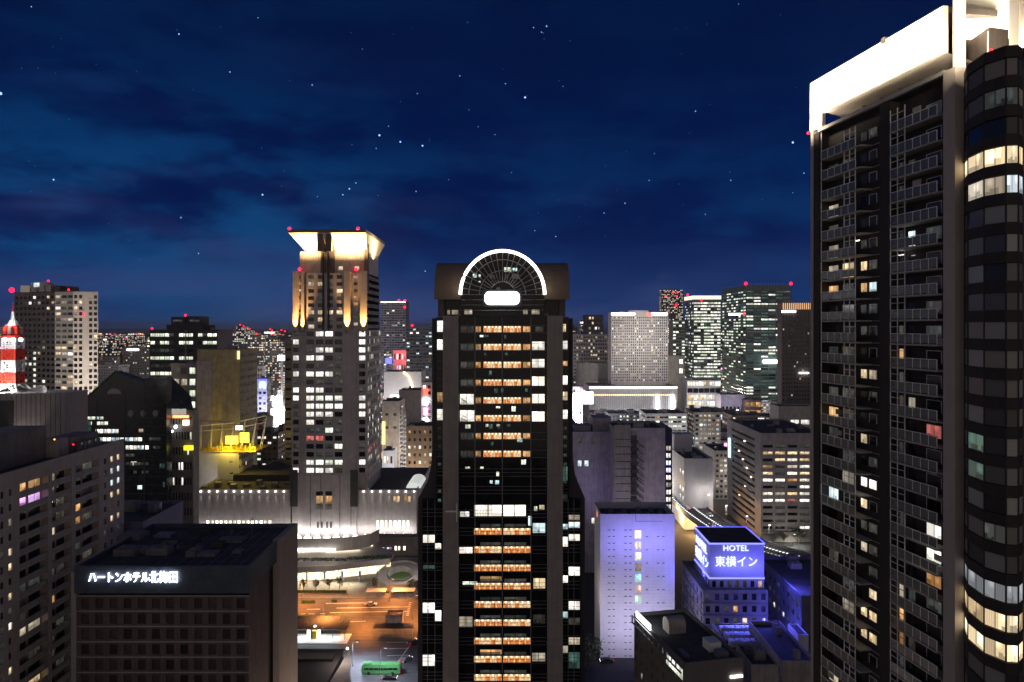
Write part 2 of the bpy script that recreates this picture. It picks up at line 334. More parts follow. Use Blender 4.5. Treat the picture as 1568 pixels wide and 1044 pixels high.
class B:
    """one building: an Empty with walls, roofs, windows as children"""
    def __init__(s, name, label, cat, loc, group=None, rz=0.0, local=False, single=False):
        s.root = empty(name, loc, label, cat, group, rz); s.off = (0, 0, 0) if local else tuple(loc)
        s.loc = Vector(loc); s.rz = rz; s.local = local; s.parts = {}; s.wins = []
    def p(s, name, mat):
        k = (name, mat.name)
        if k not in s.parts: s.parts[k] = (MB(), mat)
        return s.parts[k][0]
    def one(s, mb, name, mat, smooth=False, parent=None): return mb.build(name, mat, parent or s.root, s.off, smooth)
    def win(s, c, n, w, h, key, name='window'): s.wins.append((c, n, w, h, key, name))
    def red(s, *pts, r=0.5):
        for p in pts: s.one(MB().ball(p, r), 'aviation_light', ERED)
    def done(s, cap=100, merge=False):
        for (name, _), (mb, mat) in s.parts.items():
            if mb.f: s.one(mb, name, mat)
        groups = {}
        for q in s.wins: groups.setdefault(q[5], []).append(q)
        for name, L in groups.items():
            def size(q):
                wp = Matrix.Rotation(s.rz, 3, 'Z') @ Vector(q[0]) + s.loc if s.local else Vector(q[0])
                d2 = (wp - Vector((0, 0, H))).length_squared
                lit = 1.0 if q[4] in ('dark', 'grey', 'curtain') else 1.5
                return -lit * q[2] * q[3] / d2
            L.sort(key=size)
            for c, n, w_, h_, key, _ in L[:cap]:
                o = bpy.data.objects.new(name, unit_pane(key)); COL.objects.link(o); o.parent = s.root
                o.location = tuple(c[i] - s.off[i] for i in range(3)); o.rotation_euler = (0, 0, math.atan2(n[0], -n[1])); o.scale = (w_, 1, h_)
            if L[cap:]:
                mb = MB(); mats = []; idx = {}
                for c, n, w_, h_, key, _ in L[cap:]:
                    if key not in idx: idx[key] = len(mats); mats.append(WM[key])
                    ux, uy = -n[1] * w_ / 2, n[0] * w_ / 2
                    mb.quad((c[0] - ux, c[1] - uy, c[2] - h_ / 2), (c[0] + ux, c[1] + uy, c[2] - h_ / 2), (c[0] + ux, c[1] + uy, c[2] + h_ / 2), (c[0] - ux, c[1] - uy, c[2] + h_ / 2), idx[key], True, random.random())
                tag(s.one(mb, name, mats), kind='stuff')
        return s.root

def facade(b, wall, p0, p1, z0, z1, nc, nr, ww=0.6, wh=0.5, sill=0.28, depth=0.3, state=None, mx=0.0, mt=0.0, mb_=0.0, part='wall', wname='window'):
    """wall between p0 and p1 (outward = right of travel) with real recessed openings; state(c, r) gives the pane's material, None = blank"""
    m = b.p(part, wall) if not isinstance(b, tuple) else b[0]
    dx, dy = p1[0] - p0[0], p1[1] - p0[1]; W = math.hypot(dx, dy); ux, uy = dx / W, dy / W; nx, ny = uy, -ux
    def P(u, z, e=0.0): return (p0[0] + ux * u - nx * e, p0[1] + uy * u - ny * e, z)
    def Q(ua, ub, za, zb):
        if ub - ua > 1e-4 and zb - za > 1e-4: m.quad(P(ua, za), P(ub, za), P(ub, zb), P(ua, zb))
    if nc == 0 or nr == 0: Q(0, W, z0, z1); return
    cw = (W - 2 * mx) / nc; ch = (z1 - z0 - mt - mb_) / nr; prev = z0
    for r in range(nr):
        zb = z0 + mb_ + r * ch + sill * ch; zt = zb + wh * ch
        Q(0, W, prev, zb); prev = zt; last = 0.0
        for c in range(nc):
            k = state(c, r)
            if k is None: continue
            ua = mx + c * cw + (1 - ww) / 2 * cw; ub = ua + ww * cw
            Q(last, ua, zb, zt); last = ub
            m.quad(P(ua, zb), P(ub, zb), P(ub, zb, depth), P(ua, zb, depth)); m.quad(P(ua, zt, depth), P(ub, zt, depth), P(ub, zt), P(ua, zt))
            m.quad(P(ua, zb), P(ua, zb, depth), P(ua, zt, depth), P(ua, zt)); m.quad(P(ub, zb, depth), P(ub, zb), P(ub, zt), P(ub, zt, depth))
            cc = P((ua + ub) / 2, (zb + zt) / 2, depth - 0.004)
            if isinstance(b, tuple): 
                h2 = (zt - zb) / 2; mi = b[1].index(k)
                m.quad(P(ua, zb, depth), P(ub, zb, depth), P(ub, zt, depth), P(ua, zt, depth), mi, True, random.random())
            else: b.win(cc, (nx, ny), ub - ua, zt - zb, k, wname)
        Q(last, W, zb, zt)
    Q(0, W, prev, z1)
def pick(lit, keys=('white', 'warm', 'amber'), dark=('dark', 'dark', 'grey')):
    return lambda c, r: random.choice(keys) if random.random() < lit else random.choice(dark)
def flat_roof(b, x0, x1, y0, y1, z, wall, para=1.0, roofmat=None, th=0.35):
    b.p('roof', roofmat or ROOF).box(x0 + th, y0 + th, z - 0.6 - para, x1 - th, y1 - th, z - para)
    m = b.p('parapet', wall)
    # inner faces and top of the parapet ring, butted
    for q in ((x0, y0, x1, y0 + th), (x0, y1 - th, x1, y1), (x0, y0 + th, x0 + th, y1 - th), (x1 - th, y0 + th, x1, y1 - th)):
        m.box(q[0] + (.003 if q[0] == x0 else 0), q[1] + (.003 if q[1] == y0 else 0), z - para - 0.3, q[2] - (.003 if q[2] == x1 else 0), q[3] - (.003 if q[3] == y1 else 0), z + 0.02)
def clutter(b, x0, x1, y0, y1, z, n, mats=(METAL, CONC, GREYST), seed=1):
    rr = random.Random(seed); placed = []
    for _ in range(n * 4):
        if len(placed) >= n: break
        sx, sy, h = rr.uniform(1.5, 5), rr.uniform(1.5, 4.5), rr.uniform(0.9, 2.8)
        if x1 - x0 < sx + 0.5 or y1 - y0 < sy + 0.5: continue
        x, y = rr.uniform(x0, x1 - sx), rr.uniform(y0, y1 - sy)
        if any(x < q[2] + .3 and x + sx > q[0] - .3 and y < q[3] + .3 and y + sy > q[1] - .3 for q in placed): continue
        placed.append((x, y, x + sx, y + sy))
        kind = rr.random()
        if kind < .5:                       # air handler with fans and a grille
            m = MB().box(x, y, z + 0.002, x + sx, y + sy, z + h); k = max(1, int(sx / 1.6))
            for i in range(k): m.frustum((x + (i + .5) * sx / k, y + sy / 2), 0.5, 0.5, z + h, z + h + 0.25, 10)
            m.box(x + .2, y - .05, z + h * .3, x + sx - .2, y, z + h * .8); nm = 'rooftop_unit'
        elif kind < .68:                    # water tank on legs
            q = min(sx, sy) / 2; c = (x + sx / 2, y + sy / 2); m = MB().frustum(c, q, q, z + .6, z + .6 + h, 14).frustum(c, q, .15, z + .6 + h, z + .95 + h, 14)
            for i in (-1, 1):
                for j in (-1, 1): m.box(c[0] + i * q * .6 - .08, c[1] + j * q * .6 - .08, z + .002, c[0] + i * q * .6 + .08, c[1] + j * q * .6 + .08, z + .6)
            nm = 'water_tank'
        elif kind < .86:                    # duct run
            m = MB().box(x, y + sy / 2 - .35, z + .3, x + sx, y + sy / 2 + .35, z + .95).box(x, y, z + .3, x + .7, y + sy / 2 - .351, z + .95)
            for i in range(3): m.box(x + .2 + i * (sx - .5) / 2, y + sy / 2 - .3, z + .002, x + .3 + i * (sx - .5) / 2, y + sy / 2 + .3, z + .3)
            nm = 'roof_duct'
        else:                               # aerial
            c = (x + sx / 2, y + sy / 2); m = MB().tube([(*c, z), (*c, z + 2.5 + h)], .06, 5)
            for i in range(3): m.box(c[0] - .5, c[1] - .03, z + 1.6 + h + i * .35, c[0] + .5, c[1] + .03, z + 1.66 + h + i * .35)
            nm = 'roof_aerial'
        b.one(m, nm, rr.choice(mats))
def block(name, label, cat, px0, px1, pytop, d, depth, wall, front=None, left=None, right=None, z0=0.0, group=None, vis=None, roofn=3, para=1.0, ww=0.6, wh=0.5, sill=0.28, keys=None, mx=0.5, rec=0.3, mt=1.5, mb_=0.0, cap=100):
    """axis-aligned slab building given by its front face in the photo"""
    x0, x1 = X(px0, d), X(px1, d); zt = Z(pytop, d); y0, y1 = d, d + depth
    b = B(name, label, cat, ((x0 + x1) / 2, d + depth / 2, 0), group)
    for spec, a, c in ((front, (x0, y0), (x1, y0)), (left, (x0, y1), (x0, y0)), (right, (x1, y0), (x1, y1))):
        if spec:
            kw = dict(ww=ww, wh=wh, sill=sill, mx=mx, depth=rec, mt=mt, mb_=mb_); kw.update(spec[3] if len(spec) > 3 else {})
            facade(b, wall, a, c, z0, zt, spec[0], spec[1], state=spec[2], **kw)
        else: facade(b, wall, a, c, z0, zt, 0, 0)
    facade(b, wall, (x1, y1), (x0, y1), z0, zt, 0, 0)
    flat_roof(b, x0, x1, y0, y1, zt, wall, para)
    clutter(b, x0 + 1, x1 - 1, y0 + 1, y1 - 1, zt - para, roofn, seed=hash(label) % 999 if False else len(label) + int(px0))
    RECTS.append((min(x0, x1) - 3, y0 - 3, max(x0, x1) + 3, y1 + 3))
    if vis: hero(px0 - 2, px1 + 2, pytop, vis, d)
    b.box = (x0, x1, y0, y1, zt); return b
def light(kind, name, loc, energy, color, target=None, size=None, spot=60, blend=0.6, radius=0.3, spread=None):
    l = bpy.data.lights.new(name, kind); l.energy = energy; l.color = color
    o = bpy.data.objects.new(name, l); COL.objects.link(o); o.location = loc
    if kind == 'AREA':
        l.shape = 'RECTANGLE'; l.size, l.size_y = size
        if spread: l.spread = R(spread)
    elif kind == 'SPOT': l.spot_size = R(spot); l.spot_blend = blend; l.shadow_soft_size = radius
    else: l.shadow_soft_size = radius
    if target: o.rotation_euler = (Vector(target) - Vector(loc)).to_track_quat('-Z', 'Y').to_euler()
    return o
def text_mesh(b, s, name, mat, x0, x1, y, z0, z1, ext=0.15, parent=None, rz=0.0, off=None):
    """letters fitted into the box x0..x1, z0..z1 on the plane y (facing -Y), or turned by rz about (x0, y)"""
    cu = bpy.data.curves.new(name, 'FONT'); cu.body = s; cu.extrude = 0.05; cu.resolution_u = 3
    t = bpy.data.objects.new(name, cu); COL.objects.link(t)
    me = bpy.data.meshes.new_from_object(t.evaluated_get(bpy.context.evaluated_depsgraph_get()))
    bpy.data.objects.remove(t)
    xs = [v.co.x for v in me.vertices]; ys = [v.co.y for v in me.vertices]
    a, c, lo, hi = min(xs), max(xs), min(ys), max(ys); off = b.off if off is None else off
    for v in me.vertices:
        u = (v.co.x - a) / (c - a) * (x1 - x0); zz = z0 + (v.co.y - lo) / (hi - lo) * (z1 - z0); e = -v.co.z / 0.05 * ext
        v.co = Vector((x0 + u * math.cos(rz) - e * math.sin(rz) - off[0], y + u * math.sin(rz) + e * math.cos(rz) - off[1], zz - off[2]))
    me.materials.clear(); me.materials.append(mat)
    o = bpy.data.objects.new(name, me); COL.objects.link(o); o.parent = parent or b.root
    return o

# ================================================================= setting
def sheet(name, pts, z, mat):
    m = MB(); m.poly([(p[0], p[1], z) for p in pts]); return tag(m.build(name, mat), kind='structure')
sheet('ground', [(-26000, -300), (26000, -300), (26000, 40000), (-26000, 40000)], 0.0, ASPH)
def gp(px, py): q = G(px, py); return (q[0], q[1])
# ================================================================= centre: arched dark glass tower
def centre_tower():
    d = 170.0; x = lambda px: X(px, d); z = lambda py: Z(py, d)
    b = B('arched_office_tower', 'tall dark glass office tower with glowing semicircular arch and white sign at its top', 'skyscraper', (x(770), d + 18, 0))
    PIER = M('tower_pier_stone', (0.29, 0.265, 0.245), var=0.18); GL = M('tower_black_glass', (0.008, 0.009, 0.011), rough=0.12, var=0.3, streak=False, bump=0.0, spec=0.3)
    MUL = M('tower_mullion', (0.22, 0.21, 0.2), rough=0.5, streak=False, bump=0)
    ztop = z(483); zl = z(768)
    yg, yo, ye = d + 1.2, d + 2.2, d + 3.6      # planes: centre glass, outer glass, outer corner
    yb = d + 36
    # stone piers with panel joints
    for a, c in ((678, 702), (838, 862)):
        m = MB(); zz = 0
        while zz < ztop - .1:
            zn = min(zz + 4.22, ztop); m.box(x(a), d, zz + .03, x(c), d + 4, zn - .03); zz = zn
        m.box(x(a) + .08, d + .08, 0, x(c) - .08, d + 3.9, ztop - .1)
        b.one(m, 'pier', PIER)
    # curtain wall volumes
    b.one(MB().box(x(702), yg, 0, x(838), yb, ztop), 'curtain_wall', GL)
    for a, c in ((667, 678), (862, 872)): b.one(MB().box(x(a), yo, zl, x(c), yb - 2, z(485)), 'side_glazing', GL)
    for a, c in ((659, 667), (872, 879)): b.one(MB().box(x(a), ye, zl, x(c), yb - 5, z(487)), 'corner_wall', DARKW)
    for a, c in ((645, 678), (862, 890)): b.one(MB().box(x(a), yo, 0, x(c), yb - 2, zl), 'lower_glazing', GL)
    for a, c in ((637, 645), (890, 898)): b.one(MB().box(x(a), ye, 0, x(c), yb - 5, zl), 'lower_corner_wall', DARKW)
    # flared shoulders where the tower widens
    for s, xi, xo in ((-1, x(659), x(637)), (1, x(879), x(898))):
        m = MB(); prof = [(xo, zl)]
        for k in range(9):
            t = k / 8; prof.append((xo + (xi - xo) * (1 - (1 - t) ** 2.2), zl + (z(690) - zl) * t ** 1.15))
        prof.append((xi, zl)); n = len(prof); i = 0
        pts0 = [(p[0], ye, p[1]) for p in prof]; pts1 = [(p[0], yb - 5, p[1]) for p in prof]
        m.poly(pts0 if s < 0 else pts0[::-1]); m.poly(pts1[::-1] if s < 0 else pts1)
        for k in range(n - 1): m.quad(pts0[k], pts0[k + 1], pts1[k + 1], pts1[k])
        b.one(m, 'flared_shoulder', DARKW)
    # floors in the glazing: pairs of thin transoms
    fl = [504 + 27.45 * k for k in range(8)] + [725, 752, 788.5] + [816 + 28.15 * k for k in range(15)]
    t = MB()
    for i, py in enumerate(fl):
        for dy in (-5.6, 5.6, 0):
            if dy == 0 and py < 700: continue
            zz = z(py + dy); t.box(x(703), yg - .06, zz - .04, x(837), yg, zz + .04)
            for a, c in (((667.5, 677.5), (862.5, 871.5)) if py < 768 else ((645.5, 677.5), (862.5, 889.5))): t.box(x(a), yo - .06, zz - .04, x(c), yo, zz + .04)
    for px in (727, 769, 813): t.box(x(px) - .09, yg - .12, 0, x(px) + .09, yg - .062, ztop)
    for px in (653, 664.5, 871, 880): t.box(x(px) - .06, yo - .1, 0, x(px) + .06, yo - .062, zl)
    b.one(t, 'transom', MUL)
    b.one(MB().box(x(700), yg - .7, ztop, x(840), yg + .5, ztop + .5), 'cornice', MUL)
    def W(a, c, t_, bt, key, y=yg, name='window'): b.win(((x(a) + x(c)) / 2, y - .03, (z(t_) + z(bt)) / 2), (0, -1), x(c) - x(a), z(t_) - z(bt), key, name)
    for i in range(8):
        py = fl[i]
        W(728, 736, py - 4.3, py + 4.3, 'amber'); W(740, 768, py - 4.6, py + 4.6, 'lobby'); W(770.5, 798, py - 4.6, py + 4.6, 'lobby'); W(801, 812, py - 4.3, py + 4.3, 'amber')
        W(705, 714.5, py - 4.5, py + 5, 'dim'); W(715.5, 725, py - 4.5, py + 5, 'dim') if i not in (4, 5) else None
        for q in range(6):  # painted reflections: faint glowing panes between the floors, standing for mirrored windows
            if random.random() < .38: a = random.uniform(730, 806); W(a, a + random.uniform(3, 8), py + 9, py + random.uniform(12, 17), random.choice(['teal', 'dim', 'teal', 'green']))
    for py in (815.8 + 28.15 * k for k in range(9)):
        W(725.5, 768, py - 4.8, py + 4.8, 'lobby'); W(770.5, 813, py - 4.8, py + 4.8, 'lobby')
        W(735, 766, py - 11.5, py - 6, 'dim'); W(772, 806, py - 11.5, py - 6, 'dim')
    W(735, 768, 885, 892, 'amber'); W(735, 768, 998, 1005, 'amber')
    for a, c, t_, bt, k in ((704, 725, 604, 620, 'white'), (704, 726, 629, 646, 'white'), (704, 718, 785, 793, 'white'), (703, 723, 840, 850, 'blown'), (703, 723, 947, 963, 'soft'),
            (815, 834, 523, 536, 'blown'), (815, 834, 550, 563, 'white'), (815, 834, 577, 591, 'blown'), (815, 834, 604, 618, 'white'), (815, 834, 631, 646, 'blown'),
            (816, 835, 803, 818, 'cool'), (817, 835, 888, 904, 'warm'), (817, 835, 944, 958, 'dim'), (815, 835, 1003, 1016, 'soft'), (820, 832, 500, 508, 'dim'),
            (726, 768, 775, 792, 'blown'), (770.5, 805, 775, 792, 'blown'), (708, 730, 893, 898, 'green'), (735, 740, 716, 719, 'green'), (760, 764, 724, 731, 'green'), (750, 754, 737, 742, 'cool'), (758, 764, 737, 743, 'cool'), (712, 720, 651, 657, 'green'), (712, 719, 716, 719, 'green'), (792, 800, 672, 678, 'cool'), (818, 823, 777, 784, 'green'), (809, 814, 792, 807, 'cool'), (826, 834, 775, 782, 'warm')): W(a, c, t_, bt, k)
    for a, c, t_, bt, k in ((668, 677, 491, 508, 'white'), (668, 677, 520, 536, 'white'), (668, 677, 602, 617, 'amber'), (668, 677, 628, 645, 'blown'), (664, 674, 836, 845, 'blown'), (646, 664, 823, 835, 'blown'), (664, 674, 940, 957, 'blown'), (645.5, 664, 928, 944, 'white'), (645.5, 664, 1009, 1026, 'white'),
            (862.5, 867.5, 496, 508, 'warm'), (862.5, 870, 522, 535, 'white'), (862.5, 870, 553, 561, 'amber'), (862.5, 870, 576, 590, 'white'), (862.5, 870, 601, 614, 'warm'), (862.5, 870, 629, 643, 'white'),
            (872, 889, 792, 800, 'soft'), (872, 889, 822, 832, 'blown'), (863, 870.5, 806, 814, 'cool'), (863, 870.5, 826, 841, 'white'), (872, 889, 803, 812, 'cool'), (872, 889, 872, 886, 'white'), (863, 870.5, 886, 897, 'blown'), (872, 889, 926, 939, 'white'), (863, 870.5, 942, 952, 'cool'), (872, 889, 952, 962, 'dim'), (872, 889, 982, 993, 'soft'), (863, 870.5, 995, 1006, 'soft'), (872, 889, 1005, 1030, 'teal'), (863, 870, 717, 740, 'teal'), (646, 664, 870, 876, 'teal'), (863, 870, 760, 772, 'dim')): W(a, c, t_, bt, k, yo)
    for py in range(655, 770, 14):
        for a in (668, 863): W(a + 1, a + 6, py, py + 5, random.choice(['dim', 'dark', 'dark', 'teal']), yo)
    # attic storey below the roof
    za, zb = z(456), z(484)
    m = MB().box(x(676), d + 3.5, zb, x(864), yb - 3, za); b.one(m, 'attic_storey', GL)
    for a, c in ((669, 679), (702, 708), (833, 839), (857, 867)):
        b.one(MB().box(x(a), d + 2.5, zb, x(c), d + 6, za), 'attic_column', BROWN)
    for a, c in ((683, 687), (690, 700), (711, 723), (801, 808), (814, 826)): b.win(((x(a) + x(c)) / 2, d + 3.45 if a < 704 else d + .1, z(477.5)), (0, -1), x(c) - x(a), z(474) - z(481), 'soft', 'window')
    for a, c, t_, bt, k in ((711, 714, 462, 469, 'cool'), (787, 791, 474, 481, 'cool'), (768, 775, 472, 478, 'dim')): b.win(((x(a) + x(c)) / 2, d + 3.45, (z(t_) + z(bt)) / 2), (0, -1), x(c) - x(a), z(t_) - z(bt), k, 'window')
    b.red(((x(753), d + 3.2, z(478))), r=0.22)
    # barrel vault running across (bronze drums either side of the arch)
    r = z(397) - za; cy = d + 1.2 + r
    m = MB(); N = 20
    ring = [(cy - r * math.cos(math.pi * k / N), za + r * math.sin(math.pi * k / N)) for k in range(N + 1)]
    xl, xr = x(664), x(873)
    for k in range(N): m.quad((xl, ring[k][0], ring[k][1]), (xr, ring[k][0], ring[k][1]), (xr, ring[k + 1][0], ring[k + 1][1]), (xl, ring[k + 1][0], ring[k + 1][1]))
    m.poly([(xl, q[0], q[1]) for q in ring][::-1]); m.poly([(xr, q[0], q[1]) for q in ring])
    m.poly([(xl, ring[0][0], za), (xl, ring[-1][0], za), (xr, ring[-1][0], za), (xr, ring[0][0], za)])
    for px in (664, 690, 846, 873):      # ribs on the drums
        for k in range(N): m.box(x(px) - .12, ring[k][0] - .05, ring[k][1], x(px) + .12, ring[k][0] + .1, ring[k][1] + .15) if k % 2 else None
    b.one(m, 'barrel_roof', BRONZE, True)
    b.one(MB().box(xl - .1, cy - r - .35, za - .35, xr + .1, cy - r + .1, za + .002), 'eaves_band', BRONZE)
    # arch vault facing the viewer
    ax = x(769.5); rw = (x(834) - x(705)) / 2; rh = z(384) - z(451); z0 = z(451); ya = d - .2
    VD = d + .13
    arc = [(ax - rw * math.cos(math.pi * k / 40), z0 + rh * math.sin(math.pi * k / 40)) for k in range(41)]
    m = MB()
    for k in range(40): m.quad((arc[k][0], ya, arc[k][1]), (arc[k + 1][0], ya, arc[k + 1][1]), (arc[k + 1][0], yb - 12, arc[k + 1][1]), (arc[k][0], yb - 12, arc[k][1]))
    b.one(m, 'arch_vault', BRONZE, True)
    m = MB(); m.poly([(q[0], ya + .35, q[1]) for q in arc] + [(arc[-1][0], ya + .35, zb), (arc[0][0], ya + .35, zb)]); b.one(m, 'fan_window', GL)
    t = MB()
    hub = (ax, z0)
    for k in range(1, 20):
        an = math.pi * k / 20
        p0 = (ax - rw * .3 * math.cos(an), ya + .2, z0 + rh * .3 * math.sin(an)); p1 = (ax - rw * .98 * math.cos(an), ya + .2, z0 + rh * .98 * math.sin(an)); t.tube([p0, p1], .075, 4)
    for f in (.3, .55, .8): t.tube([(ax - rw * f * math.cos(math.pi * k / 30), ya + .2, z0 + rh * f * math.sin(math.pi * k / 30)) for k in range(31)], .075, 4)
    for py in (451, 459, 467, 475): t.tube([(x(706), ya + .2, z(py)), (x(833), ya + .2, z(py))], .07, 4)
    b.one(t, 'glazing_bars', MUL)
    for a, c, t_, bt, k in ((772, 783, 409, 416, 'green'), (785, 792, 410, 415, 'cool'), (724, 730, 419, 425, 'cool'), (733, 736, 420, 424, 'cool'), (750, 758, 421, 427, 'dim'), (773, 778, 420, 427, 'dim'), (784, 795, 420, 427, 'dim'), (733, 736, 430, 433, 'green'), (760, 766, 440, 444, 'dim')):
        b.win(((x(a) + x(c)) / 2, ya + .33, (z(t_) + z(bt)) / 2), (0, -1), x(c) - x(a), z(t_) - z(bt), k, 'window')
    b.one(MB().tube([(q[0], ya, q[1]) for q in arc], .36, 8), 'arch_light', E('arch_light', (1.0, 0.93, 0.82), 4.5, 'AUTO'), True)
    sgn = MB()
    sx0, sx1, sz0, sz1, rr_ = x(742.5), x(795.5), z(466.5), z(446.5), 1.1
    out = [(cx_ + rr_ * math.cos(R(an)), cz_ + rr_ * math.sin(R(an))) for cx_, cz_, a0 in ((sx1 - rr_, sz0 + rr_, -90), (sx1 - rr_, sz1 - rr_, 0), (sx0 + rr_, sz1 - rr_, 90), (sx0 + rr_, sz0 + rr_, 180)) for an in range(a0, a0 + 91, 18)]
    sgn.poly([(p[0], ya - .9, p[1]) for p in out])
    for k in range(len(out)): p, q = out[k], out[(k + 1) % len(out)]; sgn.quad((p[0], ya - .9, p[1]), (p[0], ya - .1, p[1]), (q[0], ya - .1, q[1]), (q[0], ya - .9, q[1]))
    b.one(sgn, 'roof_sign', EBLOWN)
    b.one(MB().box(x(739), ya - .1, z(470), x(799), ya + .1, z(443)), 'sign_backing', BLACKM)
    # floodlight over the piers from the small lamps on the shoulder arms
    b.one(MB().box(x(683), d - 1.4, z(782), x(699), d - 1.1, z(779.5)).box(x(699), d - 1.4, z(797), x(700.5), d + 1.2, z(770)), 'maintenance_arm', WPAINT)
    b.done(100)
    RECTS.append((x(637) - 4, d - 4, x(898) + 4, yb + 4)); hero(655, 880, 455, 1044, d); hero(636, 900, 770, 1044, d); hero(663, 875, 395, 1044, d)
centre_tower()

# ================================================================= hotel tower with flared luminous crown, and its podium
def crown_hotel():
    d = 385.0; x = lambda px: X(px, d); z = lambda py: Z(py, d)
    STN = M('hotel_stone', (0.42, 0.375, 0.37), var=0.2)
    b = B('crown_hotel', 'slim stone hotel tower with flared crown lit golden white and four uplit pilasters', 'hotel tower', (x(505), d + 20, 0))
    yb = d + 38; xl, xr = x(447), x(563)
    rows0 = 720.0; pitch = 12.28
    lit4 = {0: '1110', 1: '1122', 2: '0000', 3: '0001', 4: '3300', 5: '0d20', 6: '1000', 7: '1110', 8: '1111', 9: '1221', 10: '1100', 11: '0d0d', 12: '1110', 13: '0d0d', 14: '1100', 15: '0110', 16: '0000', 17: '0110'}
    def st(c, r):
        k = lit4.get(r, '0000')[c]
        return {'1': 'white', '2': 'green', '3': 'red', 'd': 'dim', '0': random.choice(['dark', 'dark', 'dim'])}[k]
    zb = z(rows0 + 6)
    zt = z(505); nr = 18
    # front divided into strips: left corner, groove, main body, pilaster, right strip
    facade(b, STN, (xl, d), (x(459), d), zb, zt, 1, nr, .72, .6, .2, .35, lambda c, r: 'white' if r in (0, 9, 10, 12, 14, 16) else random.choice(['dark', 'dim']))
    b.p('wall', STN).box(x(459), d + .8, z(778), x(468), d + 3, zt)
    facade(b, STN, (x(468), d - .6), (x(526), d - .6), zb, zt, 4, nr, .80, .6, .2, .35, st)
    facade(b, STN, (x(526), d - .6), (x(546), d - .6), zb, zt, 0, 0)
    facade(b, STN, (x(546), d), (x(563), d), zb, zt, 1, nr, .55, .6, .2, .35, lambda c, r: 'white' if r in (1, 7, 8, 9, 14, 15, 16, 17) else random.choice(['dark', 'dim', 'dark']))
    facade(b, STN, (xr, d), (xr, yb), z(770), zt, 9, 22, .55, .62, .2, .3, lambda c, r: random.choice(['green', 'soft', 'dim', 'dark', 'dark', 'dark', 'red' if r < 7 else 'dark']))
    facade(b, STN, (xl, yb), (xl, d), 0, zt, 0, 0); facade(b, STN, (xr, yb), (xl, yb), 0, zt, 0, 0)
    # tall stone front running down to the entrance
    m = b.p('wall', STN)
    m.box(x(468), d - .9, z(822), x(546), d + 4, zb + .002)
    m.box(xl + .01, d + .1, 0, x(468) - .01, d + 4, zb); m.box(x(546) + .01, d + .1, 0, xr - .01, d + 4, z(760))
    m.box(xl + .2, d + 4, 0, xr - .2, yb - .2, zb)
    for px in (476, 492, 521, 538): b.p('stone_joint', DARKW).box(x(px) - .12, d - .98, z(822), x(px) + .12, d - .9, zb)
    for px in (490, 504): b.win((x(px), d - .93, z(764)), (0, -1), x(495.5) - x(485.5), z(759) - z(770), 'amber', 'window'); b.win((x(px), d - .93, z(755)), (0, -1), x(495.5) - x(485.5), z(751.5) - z(758), 'dark', 'window'); b.win((x(px), d - .93, z(775)), (0, -1), x(495.5) - x(485.5), z(771) - z(779), 'dim', 'window')
    for px in (486, 492, 500, 506): b.p('entrance_niche', DARKW).box(x(px), d - 1.0, z(808), x(px + 3), d - .905, z(798))
    for a in (445, 537): b.one(MB().box(x(a), d - 1.02, z(775), x(a + 11), d + .05 if a > 500 else d - .1, z(719)), 'recess', DARKW)
    # upper shaft
    z2 = z(418)
    def st2(c, r): return {1: 'soft', 2: 'warm'}.get({(0, 0): 1, (1, 1): 2, (2, 2): 0, (0, 2): 1, (1, 2): 2, (2, 2): 2, (3, 2): 2, (3, 5): 2, (0, 6): 1, (1, 6): 2}.get((c, r), 0), random.choice(['dark', 'dark', 'dark', 'dim']))
    m = b.p('upper_wall', STN); fx0, fx1 = x(469), x(527)
    facade(b, STN, (fx0, d + .2), (fx1, d + .2), zt, z2, 4, 8, .62, .55, .2, .35, st2, part='upper_wall')
    m.box(xl + .6, d + 1.0, zt, x(468.5), yb - 2, z2); m.box(x(527.5), d + 1.0, zt, xr - .6, yb - 2, z2); m.box(fx0 + .05, d + .6, zt, fx1 - .05, yb - 2, z2 - .05)
    for px in (459, 544):
        for k in range(8): b.win((x(px), d + .97, z(424 + 10.3 * k)), (0, -1), 2.0, 1.5, random.choice(['dim', 'soft', 'dark', 'amber']), 'window')
    for px in (495, 503): b.p('dark_mullion', BLACKM).box(x(px) - .5, d - .3, zt, x(px) + .5, d + .19, z(360))
    facade(b, STN, (xr - .6, d + 1), (xr - .6, yb - 2), zt, z2, 6, 8, .5, .55, .2, .3, lambda c, r: random.choice(['dark', 'dark', 'dim', 'cool']), part='upper_wall')
    ORL = (1.0, .50, .13)
    for px, hw in ((453, 4), (464, 2.4), (532, 5), (557, 5.2)):
        pm = MB().box(x(px - hw), d - .9, zt - .3, x(px + hw), d + .9, z2 + 1.0); b.one(pm, 'pilaster', STN)
        b.one(MB().box(x(px) - .6, d - 2.9, zt - 1.1, x(px) + .6, d - 2.3, zt - .6), 'uplight', BLACKM)
        light('SPOT', 'pilaster_uplight', (x(px), d - 2.0, zt - .3), 110000, ORL, (x(px), d - .9, z(440)), spot=50, blend=1.0, radius=.25)
        b.p('ledge', STN).box(x(px - hw - 1), d - 3.2, zt - 1.4, x(px + hw + 1), d - .9, zt - 1.1)
    b.p('ledge', STN).box(xl - .3, d - .2, zt - .5, xr + .3, yb - 1, zt - .003)
    # attic, fluted, with a row of small downlights
    z3 = z(384); ax0, ax1 = x(457), x(561); ay0, ay1 = d + 3, yb - 4
    am = MB().box(ax0, ay0, z2, ax1, ay1, z3)
    k = ax0
    while k < ax1: am.box(k, ay0 - .35, z2, k + .5, ay0, z3 - .3); k += 1.3
    b.one(am, 'attic_wall', STN)
    for a in (489.5, 503): b.one(MB().box(x(a), ay0 - 1.4, z2, x(a + 8), ay0 - .36, z3 - .5).box(x(a), d - 5.25, z3 - .5, x(a + 8), ay0 - .36, z(359.4)), 'crown_pillar', BROWN)
